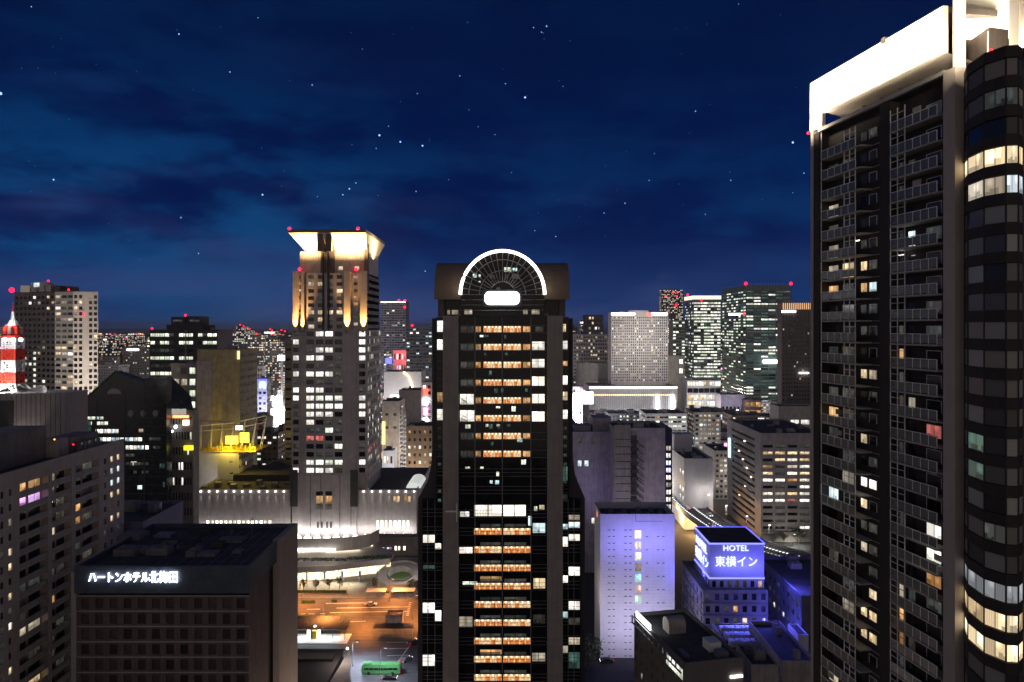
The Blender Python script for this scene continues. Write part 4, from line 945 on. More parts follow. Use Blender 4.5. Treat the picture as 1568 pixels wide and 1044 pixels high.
# ================================================================= buildings of the left half
def telecom():
    d = 262.0; x = lambda px: X(px, d); z = lambda py: Z(py, d)
    WALL = M('telecom_panel', (0.30, 0.275, 0.265), var=0.16)
    b = B('telecom_building', 'blank grey panelled telecom building with vertical grooves and a dish on its roof', 'building', (x(60), d + 15, 0))
    x0, x1 = x(-20), x(100); zt = z(602); m = MB(); n = 16
    for k in range(n):
        a, c = x0 + (x1 - x0) * k / n, x0 + (x1 - x0) * (k + 1) / n
        m.box(a + .09, d, 0, c - .09, d + 1, zt)
    m.box(x0 + .05, d + .25, 0, x1 - .05, d + 14, zt - .02); b.one(m, 'panel_wall', WALL)
    b.one(MB().box(x(-10), d - .5, z(700), x(21), d - .02, z(613)), 'dark_panel', DARKW)
    m = MB(); c = Vector((x(54), d + 3, z(598)))
    N = 16
    for k in range(N):
        a0, a1 = 2 * math.pi * k / N, 2 * math.pi * (k + 1) / N
        for r0, r1, y0, y1 in ((0, 1.2, .55, .4), (1.2, 2.3, .4, 0)):
            m.quad((c.x + r0 * math.cos(a0), c.y + y0, c.z + .75 * r0 * math.sin(a0)), (c.x + r0 * math.cos(a1), c.y + y0, c.z + .75 * r0 * math.sin(a1)), (c.x + r1 * math.cos(a1), c.y + y1, c.z + .75 * r1 * math.sin(a1)), (c.x + r1 * math.cos(a0), c.y + y1, c.z + .75 * r1 * math.sin(a0)))
    m.tube([(c.x, c.y + .5, c.z), (c.x, c.y + .8, zt)], .2, 6); b.one(m, 'dish_antenna', WPAINT)
    b.one(MB().box(x(28), d - .4, z(656), x(29), d - .1, z(653)), 'wall_lamp', EW)
    light('SPOT', 'wall_wash', (x(40), d - 5, z(690)), 2600, (1, .85, .75), (x(42), d, z(635)), spot=70, radius=.4)
    b.done(); RECTS.append((x0 - 4, d - 4, x1 + 3, d + 17)); hero(-20, 134, 602, 690, d)
    # lattice mast standing on that roof
    t = B('antenna_mast', 'red and white banded telecom mast with floodlit platform on the panelled roof', 'antenna tower', (x(20), d + 8, zt))
    cx, cy = X(20, d + 8), d + 8; k_ = (d + 8) / d; zz = lambda py: Z(py, d + 8); hw = 2.3
    legs = MB()
    zb0, zb1 = zt, zz(587)
    for sx in (-1, 1):
        for sy in (-1, 1):
            legs.tube([(cx + sx * 4.7, cy + sy * 4.7, zb0), (cx + sx * hw, cy + sy * hw, zb1)], .38, 6)
    for s in (-1, 1):
        for q in range(2):
            legs.tube([(cx - 4.5 + q, cy + s * 4.4, zb0 + .3), (cx + hw - .3, cy + s * hw, zb1)], .2, 5); legs.tube([(cx + 4.5 - q, cy + s * 4.4, zb0 + .3), (cx - hw + .3, cy + s * hw, zb1)], .2, 5)
    legs.box(cx - hw - .6, cy - hw - .6, zb1 - .3, cx + hw + .6, cy + hw + .6, zb1); t.one(legs, 'splayed_base', WPAINT)
    def lattice(pa, pb, mat, nm):
        m = MB(); a, c = zz(pa), zz(pb)
        for sx in (-1, 1):
            for sy in (-1, 1): m.box(cx + sx * hw - .35, cy + sy * hw - .35, a + .003, cx + sx * hw + .35, cy + sy * hw + .35, c)
        for s in (-1, 1):
            for q in range(2):
                h0, h1 = a + (c - a) * q / 2, a + (c - a) * (q + 1) / 2
                m.tube([(cx - hw, cy + s * hw, h0), (cx + hw, cy + s * hw, h1)], .2, 5); m.tube([(cx + hw, cy + s * hw, h0), (cx - hw, cy + s * hw, h1)], .2, 5)
                m.tube([(cx + s * hw, cy - hw, h0), (cx + s * hw, cy + hw, h1)], .2, 5)
            m.box(cx - hw, cy + s * hw - .2, c - .5, cx + hw, cy + s * hw + .2, c - .01)
        for q in range(5): zq = a + (c - a) * (q + .5) / 5; m.box(cx - hw, cy - hw - .12, zq - .13, cx + hw, cy - hw + .12, zq + .13); m.box(cx + hw - .12, cy - hw, zq - .13, cx + hw + .12, cy + hw, zq + .13)
        for q in (-1, 0, 1): m.box(cx + q * 1.15 - .12, cy - hw - .1, a, cx + q * 1.15 + .12, cy - hw + .1, c)
        m.box(cx - 1.1, cy - 1.1, a, cx + 1.1, cy + 1.1, c - .05); t.one(m, nm, mat)
    lattice(587, 569.5, RED, 'mast_section'); lattice(569.5, 551, WPAINT, 'mast_section'); lattice(551, 534, RED, 'mast_section'); lattice(534, 517, WPAINT, 'mast_section')
    t.one(MB().frustum((cx, cy), 3.3, 3.9, zz(517), zz(514), 16).frustum((cx, cy), 3.9, 3.9, zz(514), zz(513.4), 16), 'platform', RED)
    for k in range(10):
        a = 2 * math.pi * k / 10; t.one(MB().frustum((cx + 3.2 * math.cos(a), cy + 3.2 * math.sin(a)), .65, .65, zz(511), zz(500), 8), 'drum_antenna', RED if k % 2 else GREYST)
    t.one(MB().frustum((cx, cy), 2.7, 2.3, zz(513), zz(499), 12), 'antenna_core', RED)
    t.one(MB().frustum((cx, cy), 2.0, 1.1, zz(499), zz(490), 10).frustum((cx, cy), .75, .45, zz(490), zz(477), 8).frustum((cx, cy), 2.6, 2.6, zz(498), zz(497), 12), 'spire', WPAINT)
    t.one(MB().frustum((cx, cy), .35, .15, zz(477), zz(463), 6), 'spire_tip', RED)
    for px in (7, 19, 31): t.one(MB().ball((X(px, d + 3), d + 3.2, zz(519.5)), .75), 'platform_floodlight', EBLOWN)
    t.one(MB().ball((X(19.5, d), d - .2, zt + .8), .5), 'base_floodlight', EBLOWN)
    light('POINT', 'mast_base_light', (cx, cy - 7, zt + 2.5), 6500, (1, .97, .95), radius=.5)
    light('POINT', 'mast_platform_light', (cx, cy - 7, zz(528)), 450, (1, .95, .92), radius=.5)
    light('POINT', 'mast_spire_light', (cx + 1, cy - 5, zz(494)), 1300, (1, .97, .95), radius=.3)
    light('POINT', 'mast_band_light', (cx, cy - 9, zz(560)), 1200, (1, .85, .8), radius=.5)
    t.done()
telecom()

def left_apartment_tower():
    pts = [(X(22, 452), 452.0), (X(84, 436), 436.0), (X(112, 430), 430.0), (X(150, 436), 436.0), (X(146, 470), 470.0), (X(24, 486), 486.0)]
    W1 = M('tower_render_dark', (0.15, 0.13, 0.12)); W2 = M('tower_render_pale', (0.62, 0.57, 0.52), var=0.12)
    b = B('apartment_tower', 'broad dark apartment tower with pale gridded side and red roof lights behind the mast', 'apartment tower', (X(85, 450), 452, 0))
    zt = Z(446, 436); nr = 34; zb = zt - 1.6 - nr * 3.35
    lf = lambda c, r: ('green' if c == 4 and r < 24 else random.choice(['dim', 'warm', 'white', 'soft']) if random.random() < .13 else 'dark')
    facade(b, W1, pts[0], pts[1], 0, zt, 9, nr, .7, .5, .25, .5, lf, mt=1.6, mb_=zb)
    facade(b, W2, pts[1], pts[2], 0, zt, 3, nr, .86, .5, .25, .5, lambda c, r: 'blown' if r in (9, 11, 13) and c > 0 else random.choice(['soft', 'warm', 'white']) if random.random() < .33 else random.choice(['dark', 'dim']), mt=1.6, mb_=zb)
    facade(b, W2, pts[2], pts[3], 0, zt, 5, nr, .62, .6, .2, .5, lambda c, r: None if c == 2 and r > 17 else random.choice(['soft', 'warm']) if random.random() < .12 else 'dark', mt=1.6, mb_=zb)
    for i in (3, 4, 5): facade(b, W1, pts[i], pts[(i + 1) % 6], 0, zt, 0, 0)
    b.p('roof', ROOF).prism(pts, zt - .5, zt - .003)
    for a, c, py in ((38, 52, 437), (54, 62, 433), (66, 74, 432), (76, 84, 436), (88, 98, 437), (108, 112, 438)):
        b.one(MB().box(X(a, 450), 446, zt, X(c, 450), 456, Z(py, 446)), 'rooftop_box', W2 if a < 80 else W1)
    b.win((X(56, 446), 445.9, Z(436, 446)), (0, -1), 3.4, 2.6, 'cool', 'window'); b.win((X(69, 446), 445.9, Z(436, 446)), (0, -1), 2.6, 2.2, 'dim', 'window')
    b.red((X(18, 452), 452, Z(444, 452)), r=1.5); b.red((X(74, 446), 446, Z(430, 446)), (X(99, 436), 440, Z(443.5, 440)), (X(147, 436), 437, Z(449, 436)), (X(129, 432), 431, Z(481, 432)), r=.6)
    b.done(); RECTS.append((-310, 425, -235, 490)); hero(20, 152, 437, 600, 430)
    light('AREA', 'facade_fill', (X(185, 392), 390, 12), 20000, (1, .9, .8), (X(122, 432), 431, 88), (10, 4), spread=70)  # added fill light, stands in for city and street glow on the pale side
left_apartment_tower()

def gable_tower():
    d = 330.0; x = lambda px: X(px, d); z = lambda py: Z(py, d)
    GW = M('gable_dark_glass', (0.018, 0.024, 0.026), rough=0.25, var=0.3, spec=.6); FR = M('gable_frame', (0.09, 0.095, 0.09))
    b = B('gabled_glass_tower', 'black glass office tower with lopsided gabled top, round ports and rows of lit floors', 'office tower', (x(190), d + 6, 0))
    prof = [(130, 611), (177, 568.5), (221, 584), (221, 579), (255, 577)]
    top = [(x(p), z(q)) for p, q in prof]
    m = MB(); n = len(top)
    for y, s in ((d, 1), (d + 5, -1)):
        for k in range(n - 1):
            q = [(top[k][0], y, 0), (top[k + 1][0], y, 0), (top[k + 1][0], y, top[k + 1][1]), (top[k][0], y, top[k][1])]
            if abs(top[k][0] - top[k + 1][0]) > .01: m.poly(q if s > 0 else q[::-1])
    for k in range(n - 1): m.quad((*[top[k][0], d], top[k][1]), (top[k + 1][0], d, top[k + 1][1]), (top[k + 1][0], d + 5, top[k + 1][1]), (top[k][0], d + 5, top[k][1]))
    m.quad((top[0][0], d + 5, 0), (top[0][0], d, 0), (top[0][0], d, top[0][1]), (top[0][0], d + 5, top[0][1])); m.quad((top[-1][0], d, 0), (top[-1][0], d + 5, 0), (top[-1][0], d + 5, top[-1][1]), (top[-1][0], d, top[-1][1]))
    b.one(m, 'glass_body', GW)
    e = MB(); e.tube([(top[0][0], d - .1, top[0][1]), (top[1][0], d - .1, top[1][1]), (top[2][0], d - .1, top[2][1])], .4, 5)
    for k in range(14): e.box(x(131), d - .1, z(640 + k * 12.8) - .12, x(254), d - .004, z(640 + k * 12.8) + .12)
    for px in (148, 191, 221): e.box(x(px) - .25, d - .16, 0, x(px) + .25, d - .101, z(612 if px == 148 else 600 if px == 191 else 590))
    b.one(e, 'facade_rail', FR)
    for px in (200, 219, 238):
        c = MB(); c.poly([(x(px) + 1.0 * math.cos(2 * math.pi * k / 14), d - .12, z(633) + 1.25 * math.sin(2 * math.pi * k / 14)) for k in range(14)]); c.poly([(x(px) + 1.25 * math.cos(2 * math.pi * k / 14), d - .06, z(633) + 1.5 * math.sin(2 * math.pi * k / 14)) for k in range(14)], 0); b.one(c, 'round_port', M('port_glass', (0.35, 0.35, 0.33), rough=.3))
    c = MB(); c.poly([(x(175) + 3.2 * math.cos(math.pi * k / 14), d - .1, z(603) + 2.4 * math.sin(math.pi * k / 14)) for k in range(15)]); b.one(c, 'half_round_window', M('port_glass', (0.35, 0.35, 0.33)))
    def W(a, c, py, h, keys, p=1.0):
        n = max(1, round((c - a) / 6.5))
        for k in range(n):
            if random.random() > p: continue
            b.win((x(a + (c - a) * (k + .5) / n), d - .03, z(py)), (0, -1), x((c - a) / n) - x(0) - .3, h * d / F, random.choice(keys))
    W(133, 172, 640, 4, ['green', 'cool'], .5); W(135, 172, 648, 5, ['green', 'white'], .8); W(146, 182, 660, 6, ['cool', 'white'], .95); W(137, 190, 672.5, 5.5, ['cool', 'white']); W(191, 218, 672.5, 5.5, ['cool', 'white'], .95); W(192, 228, 685, 6, ['white', 'cool'], .95)
    W(192, 206, 697, 5, ['dim']); W(200, 210, 709.5, 6, ['white']); W(192, 228, 710, 5, ['dim'], .9); W(192, 228, 723, 5, ['dim', 'dark'], .8); W(228, 246, 672, 5, ['dim'], .8); W(228, 246, 685, 5, ['dim'], .8); W(244, 253, 713, 7, ['teal']); W(210, 218, 746, 6, ['cool']); W(192, 228, 780.5, 3, ['cool'], .9); W(193, 208, 793, 5, ['cool', 'dim']); W(212, 220, 659, 5, ['soft']); W(249, 253, 742, 8, ['teal']); W(131, 140, 659, 30, ['teal'])
    W(131, 190, 700, 5, ['dim', 'dark'], .5)
    b.done(); RECTS.append((x(128), d - 2, x(257), d + 8)); hero(128, 257, 600, 800, d)
gable_tower()

def lit(p, keys=('white', 'warm', 'soft')): return pick(p, keys)
def row_lit(rows, keys, p=.9, base=.06):
    return lambda c, r: random.choice(keys) if (r in rows and random.random() < p) or random.random() < base else random.choice(['dark', 'dark', 'grey'])
# stepped dark office behind the gable
b = block('dark_office_slab', 'wide black office block with white lit floor strips and stepped dark top behind the gabled tower', 'office building', 229, 333, 505, 600, 33, DARKW,
      (14, 17, lambda c, r: (None if c in (5, 9) else ('green' if r in (16, 15, 13, 11, 10) and not (c > 9 and r == 11) and random.random() < .82 else random.choice(['dark', 'dark', 'dark', 'dim']))), dict(ww=.92, wh=.42)), vis=580, mt=1, mb_=0, roofn=5)
zt = b.box[4]
b.one(MB().box(X(255, 608), 608, zt - 1, X(312, 608), 632, Z(497, 608)).box(X(262, 610), 610, Z(497, 608), X(283, 610), 630, Z(485, 610)).box(X(285, 610), 610, Z(497, 608), X(305, 610), 630, Z(484, 610)), 'stepped_top', DARKW)
for a in (264, 290): b.win((X(a + 8, 609.9), 609.9, Z(491, 610)), (0, -1), 8, 1.8, 'dim')
for px in (283, 284.5): b.one(MB().box(X(px, 599) - .2, 599.3, Z(575, 599), X(px, 599) + .2, 599.9, Z(505, 599)), 'facade_fin', METAL)
b.red((X(284, 612), 612, Z(482.5, 612)), (X(231, 600), 602, Z(503, 600)), r=.9); b.done()
b = block('blank_concrete_block', 'tall windowless concrete block, lilac grey left half and olive right half, above the yellow sign', 'building', 302, 367, 535, 430, 30, OLIVE, vis=650, roofn=2, right=(4, 22, lambda c, r: 'curtain', dict(ww=.98, wh=.45)))
b.one(MB().box(X(302, 430) - .05, 429.2, 0, X(325, 430), 429.997, Z(553, 430)), 'left_wall', PURPW); b.one(MB().box(X(363, 429), 429, Z(550, 430), X(366.5, 429), 429.9, Z(537, 430)), 'lit_panel', E('lit_panel', (1.0, .85, .4), 1.2)); b.done()
b = block('pale_annex', 'pale grey annex with one column of bright stair windows left of the blank block', 'building', 262, 302, 556, 436, 25, CONC, (3, 13, lambda c, r: 'green' if c == 2 else (random.choice(['dark', 'dim', 'soft']) if c == 1 or r > 10 else None), dict(ww=.7, wh=.55)), vis=640, roofn=2)
b.done()
b = block('cylinder_lamp_block', 'low block with three round lamps and orange red lit signs under a dark sloping roof', 'shop building', 262, 296, 628, 340, 6, GREYST, (7, 10, lit(.16, ('white', 'green', 'dim'))), vis=730, roofn=3)
x0, x1, y0, y1, zt = b.box
m = MB(); m.quad((x0, y0, zt + .03), (x1, y0, zt + .03), (X(292, 346), y1, Z(606, 346)), (X(263, 346), y1, Z(577, 346))); m.quad((x0, y1, zt), (x0, y0, zt), (x0, y0, zt + .03), (X(263, 346), y1, Z(577, 346))); b.one(m, 'sloping_glass_roof', M('sloped_glass', (.06, .075, .06), rough=.2))
for px in (260, 268, 277.5): b.one(MB().frustum((X(px + 4, 339), 338.4), 1.25, 1.25, Z(634, 339), Z(626, 339), 14), 'round_lamp', E('round_lamp', (.9, .86, .75), .45))
b.one(MB().box(X(264, 339), 339.2, Z(640, 339), X(288, 339), 339.8, Z(636, 339)), 'sign_strip', E('sign_orange', (1, .35, .12), 3)); b.one(MB().box(X(280, 339), 338.6, Z(651, 339), X(289, 339), 339.6, Z(643, 339)), 'sign_box', E('sign_peach', (1, .68, .42), 3)); b.one(MB().ball((X(269, 338), 338, Z(651, 343)), .8), 'floodlight', EBLOWN); b.one(MB().ball((X(263.5, 338), 338, Z(658, 343)), .6), 'floodlight', EBLOWN)
b.one(MB().box(X(281, 338), 338.0, Z(689, 339), X(294, 338), 339.6, Z(682, 339)), 'sign_box', E('sign_olive', (.85, .7, .02), 1.6)); b.done()
# shop building under yellow floodlights, with a rooftop billboard frame
b = block('yellow_lit_building', 'white shop building with yellow floodlit roof deck and tall billboard frame, beside the blank block', 'shop building', 305, 365, 692, 415, 22, WHITE, (3, 6, lambda c, r: 'dark' if c == 2 and r > 2 else None, dict(ww=.3, wh=.12)), vis=745, roofn=0, right=(8, 8, lit(.1)))
x0, x1, y0, y1, zt = b.box
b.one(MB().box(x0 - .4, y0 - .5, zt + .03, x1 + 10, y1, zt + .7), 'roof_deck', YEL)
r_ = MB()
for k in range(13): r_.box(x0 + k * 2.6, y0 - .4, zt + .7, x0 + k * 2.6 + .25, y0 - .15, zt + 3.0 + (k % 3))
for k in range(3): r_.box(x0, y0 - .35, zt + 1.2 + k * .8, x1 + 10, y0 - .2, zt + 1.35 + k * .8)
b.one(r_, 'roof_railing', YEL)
f = MB(); ya = y0 + 10
for px in (307, 322, 336, 352, 368, 384, 398): f.tube([(X(px, ya), ya, zt), (X(px, ya), ya + (px - 300) * .12, Z(652 - (px - 305) * .12, ya))], .3, 5); f.tube([(X(px + 6, ya), ya - 4, zt), (X(px, ya), ya + (px - 300) * .12, Z(654 - (px - 305) * .12, ya))], .22, 5)
f.tube([(X(306, ya), ya, Z(652, ya)), (X(352, ya), ya + 5, Z(649, ya)), (X(398, ya), ya + 11, Z(640, ya))], .35, 5); f.tube([(X(306, ya), ya, Z(660, ya)), (X(352, ya), ya + 5, Z(658, ya)), (X(398, ya), ya + 11, Z(650, ya))], .25, 5)
b.one(f, 'billboard_frame', WPAINT)
b.one(MB().box(X(345, y0), y0 + .5, Z(680, y0), X(363, y0), y0 + 1.5, Z(668, y0)), 'sign_panel', EYEL); b.one(MB().box(X(367, y0), y0 + .5, Z(678, y0), X(380, y0), y0 + 1.5, Z(663, y0)), 'sign_panel', EYEL); b.one(MB().box(X(358, y0), y0 + 3, Z(659, y0), X(368, y0), y0 + 3.6, Z(653, y0)), 'sign_lamp', EBLOWN)
light('POINT', 'roof_sign_glow', (X(350, y0), y0 - 3, zt + 3.5), 7000, (1, .72, .08), radius=.6); light('POINT', 'roof_sign_glow', (X(385, y0), y0 - 3, zt + 3), 5000, (1, .72, .08), radius=.6); b.done()
light('POINT', 'facade_light', (X(325, y0 - 8), y0 - 12, 22), 6000, (1, .95, .95), radius=.5)
b = block('slate_annex_block', 'dark slate block between the brown apartment slab and the sign hotel roof', 'building', 120, 219, 799, 196, 24, M('slate_violet', (.16, .16, .24)), right=(5, 9, lambda c, r: 'dark' if c == 1 else None), roofn=3, vis=860); b.done()
b = block('stepped_house', 'small pale stepped building with black roof at the foot of the crowned hotel tower', 'building', 405, 447, 712, 470, 18, BEIGE, (4, 4, lit(.2)), vis=730, roofn=1); b.done()
b = block('zigzag_block', 'dark slim block with white zigzag balcony edges just left of the crowned hotel tower', 'apartment block', 436, 447, 520, 440, 20, GREYST, (1, 34, lambda c, r: 'curtain' if r % 2 else 'dark', dict(ww=.96, wh=.5)), left=(6, 34, lambda c, r: 'dark', dict(ww=.9, wh=.55)), vis=700, roofn=1); b.done()
b = block('violet_lit_building', 'white building edged with violet light strips beside the blazing white street', 'building', 381, 409, 579, 640, 9, WHITE, (4, 14, lit(.2, ('cool', 'white'))), right=(6, 14, lit(.6, ('cool', 'white'))), vis=640, roofn=2)
x0, x1, y0, y1, zt = b.box; b.one(MB().box(x0, y0 - .6, zt - 2, x1, y0 - .05, zt - .8), 'light_strip', EBLUE); b.one(MB().box(X(398, 639), 638, Z(592, 640), X(406, 639), 639.6, Z(584, 640)), 'sign', EICE); b.done()
light('POINT', 'violet_glow', (X(395, 625), 625, 40), 26000, (.5, .5, 1), radius=1)
for nm, lab, a, c, t_, dd, wall, p in (('grey_midrise', 'grey mid-rise with an even grid of dim windows behind the violet edged building', 376, 402, 560, 760, MAUVE, .15), ('white_midrise', 'narrow white mid-rise left of the violet edged building', 368, 382, 590, 560, WHITE, .3)):
    b = block(nm, lab, 'building', a, c, t_, dd, 6, wall, (7, 12, lit(p)), vis=640, roofn=3); b.done()
# ---------------------------------------------------------------- the gap between the two towers
b = block('blue_grey_tower', 'distant blue grey tower with lit rim and red corner lights between the two main towers', 'skyscraper', 583, 621, 461, 1100, 38, M('blue_grey_wall', (.16, .17, .22)), (9, 40, row_lit((), ('white', 'soft'), 0, .10), dict(ww=.8, wh=.5)), vis=570, roofn=2)
x0, x1, y0, y1, zt = b.box; b.one(MB().box(x0, y0 - .5, zt - 2, x1, y0 - .03, zt - .8), 'rim_light', EWARM); b.red((x1 - 1, y0, zt + 1), (x1 - 10, y0, zt + 1), (x1 - 1, y0 - .6, Z(470, 1100)), r=1.7); b.done()
b = block('dark_blue_tower', 'dark tower with sparse white windows just left of the arched tower', 'office tower', 622, 662, 500, 900, 35, M('night_blue_wall', (.07, .075, .095)), (8, 26, row_lit((), ('white', 'cool'), 0, .16), dict(ww=.85, wh=.45)), vis=590, roofn=3); b.red((X(631, 899), 899, Z(498, 900)), r=1.4); b.done()
b = block('red_lit_store', 'low store flooded with red light in the gap between the two main towers', 'store', 602, 638, 536, 980, 30, M('red_lit_wall', (.30, .2, .2)), (9, 5, lit(.5, ('red', 'pink', 'white'))), vis=562, roofn=2)
light('POINT', 'store_red_light', (X(618, 965), 960, Z(545, 965)), 60000, (1, .12, .16), radius=1.5); b.one(MB().box(X(590, 978), 978, Z(557, 978), X(600, 978), 979, Z(548, 978)), 'sign', EBLUE); b.done()
b = block('white_round_store', 'white department store with a curving row of lights, in the gap below the red store', 'store', 588, 645, 569, 800, 40, WHITE, (1, 6, lambda c, r: 'white' if r in (2, 3) else None, dict(ww=.7, wh=.35)), vis=602, roofn=3)
b.one(MB().tube([(X(618, 799), 799, Z(569, 799)), (X(626, 799), 799, Z(576, 799)), (X(630, 799), 799, Z(586, 799)), (X(632, 799), 799, Z(596, 799))], .9, 6), 'light_chain', EWARM); b.done()
light('POINT', 'street_glow', (X(610, 790), 770, 25), 42000, (1, .93, .9), radius=1.5)
b = block('beige_box_block', 'plain beige box building with dark roof plant, in the gap behind the fire stairs', 'building', 611, 644, 597, 640, 25, BEIGE, vis=618, roofn=4); b.done()
b = block('fire_stair_block', 'white narrow block with dark roof and lit fire escape between the two main towers', 'building', 585, 612, 614, 560, 26, BEIGE, (2, 5, lambda c, r: 'dim' if r > 2 else None, dict(ww=.4, wh=.2)), right=(3, 12, lit(.4, ('soft', 'warm'))), vis=690, roofn=1, mt=4)
x0, x1, y0, y1, zt = b.box
st = MB()
for k in range(13): st.box(x1 + .1, y0 - 2 + .2, 4 + k * 3.2, x1 + 5, y0 + 2, 4.25 + k * 3.2); st.tube([(x1 + .3, y0 - 1.7, 4 + k * 3.2), (x1 + 4.7, y0 - 1.7, 7.2 + k * 3.2)], .14, 4); st.box(x1 + .1, y0 - 2.0, 5 + k * 3.2, x1 + 5, y0 - 1.9, 5.12 + k * 3.2)
for q in (.2, 4.8): st.box(x1 + q, y0 - 2.1, 0, x1 + q + .2, y0 - 1.9, 46)
b.one(st, 'fire_escape', WPAINT); b.one(MB().box(x0 + .1, y0 - .9, Z(680, 560), x0 + 2.4, y0 - .1, Z(645, 560)), 'sign', E('sign_amber', (1, .55, .2), 2.5)); b.one(MB().box(x0, y0 - .8, Z(702, 560), x0 + 3, y0 - .05, Z(692, 560)), 'sign', EYEL); b.done()
light('POINT', 'alley_light', (X(595, 545), 540, 12), 9000, (1, .85, .65), radius=.5); light('POINT', 'alley_light', (X(615, 545), 538, 30), 5000, (1, .93, .82), radius=.5)
b = block('beige_walkup', 'small beige walk-up flats with dotted balcony lamps, left of the arched tower above the skylight', 'apartment block', 622, 664, 652, 500, 22, BEIGE, (5, 8, lit(.45, ('white', 'soft', 'amber')), dict(ww=.4, wh=.4)), vis=712, roofn=3); b.done()
light('POINT', 'street_glow', (X(640, 560), 545, 14), 12000, (1, .9, .85), radius=.6)
b = block('lit_cream_shop', 'small cream block with glowing shop front behind the podium skylight', 'shop building', 585, 603, 690, 520, 14, WHITE, (3, 2, lit(.8, ('white', 'warm'))), vis=716, roofn=1); b.done()
b = block('bright_sign_block', 'narrow block plastered with blown white signs against the arched tower left edge', 'shop building', 645, 662, 585, 620, 20, WHITE, (2, 12, lit(.5, ('blown', 'pink', 'white'))), vis=655, roofn=1)
for k in range(4): b.one(MB().box(X(648, 618), 618, Z(650 - k * 15, 618), X(655, 618), 619.6, Z(640 - k * 15, 618)), 'sign', (EBLOWN, EMAG, EBLOWN, ERS)[k]); 
b.done()

# ================================================================= right half
b = block('lilac_block', 'plain lilac windowless block with two small lit windows right of the arched tower', 'building', 870, 937, 661, 330, 22, PURPW, (6, 12, lambda c, r: {(1, 9): 'cool', (2, 9): 'cool', (3, 4): 'white', (1, 11): 'dim', (3, 11): 'dim'}.get((c, r)), dict(ww=.55, wh=.5)), vis=780, roofn=2)
x0, x1, y0, y1, zt = b.box; b.one(MB().box(X(908, 338), 338, zt - 1, X(936, 338), 351, Z(640, 338)), 'upper_storeys', MAUVE); b.one(MB().box(X(878, 340), 340, zt - 1, X(905, 340), 350, Z(652, 340)), 'upper_storeys', PURPW); b.done()
light('AREA', 'violet_bounce', (X(905, 318), 312, 30), 900, (.55, .47, 1), (X(905, 330), 332, 60), (14, 4))
b = block('fire_stair_tower', 'lilac concrete tower with zigzag fire stair down its front and a lit window column', 'apartment tower', 940, 1018.6, 655, 318, 24, MAUVE, (6, 13, lambda c, r: None, {}), right=(2, 12, lambda c, r: 'white' if r not in (0, 6) else 'dim', dict(ww=.8, wh=.6)), vis=775, roofn=4)
x0, x1, y0, y1, zt = b.box; dd = y0
m = MB()
m.box(X(940, dd), dd - 1.2, 0, X(965, dd), dd - .003, Z(650, dd)); b.one(m, 'left_bay', CONC)
ln = MB()
for k in range(13): py = 672 + k * 11.3; ln.box(X(942, dd), dd - 1.32, Z(py, dd) - .12, X(965, dd), dd - 1.21, Z(py, dd) + .12)
b.one(ln, 'storey_line', DARKW)
fs = MB()
for k in range(11):
    py = 677 + k * 11.3
    fs.box(X(966, dd), dd - 2.4, Z(py, dd), X(976, dd), dd - .1, Z(py, dd) + .25)
    fs.box(X(966, dd), dd - 2.4, Z(py, dd) + .25, X(976, dd), dd - 2.3, Z(py, dd) + 1.3)
    fs.tube([(X(976, dd), dd - 1.6, Z(py, dd)), (X(985, dd), dd - 1.6, Z(py + 7, dd))], .22, 4); fs.tube([(X(976, dd), dd - 1.6, Z(py, dd) + 1), (X(985, dd), dd - 1.6, Z(py + 7, dd) + 1)], .08, 4)
b.one(fs, 'fire_stair', DARKW)
for k in range(11): b.win((X(971, dd), dd - .05, Z(670 + k * 11.3, dd)), (0, -1), 2.4, 2.0, 'curtain')
b.one(MB().box(X(1018.7, dd), dd - .2, 0, X(1029, dd), dd + 20, Z(656, dd)), 'stair_shaft', BLACKM)
for k in range(12):
    for px in (1021.5, 1025.3): b.win((X(px, dd), dd - .24, Z(686 + k * 11.2, dd)), (0, -1), .85, 1.9, 'white' if k % 5 else 'soft', 'stair_window')
b.one(MB().box(X(976, dd), dd - .35, Z(668, dd), X(1018, dd), dd - .004, Z(655, dd) - .05), 'parapet_band', PURPW); b.done()
light('AREA', 'violet_bounce', (X(1000, 300), 292, 25), 2300, (.92, .80, 1), (X(1000, 318), 318, 55), (10, 4))
light('AREA', 'violet_bounce', (X(1040, 318), 318, 25), 900, (.75, .6, 1), (X(1022, 330), 330, 50), (4, 4))
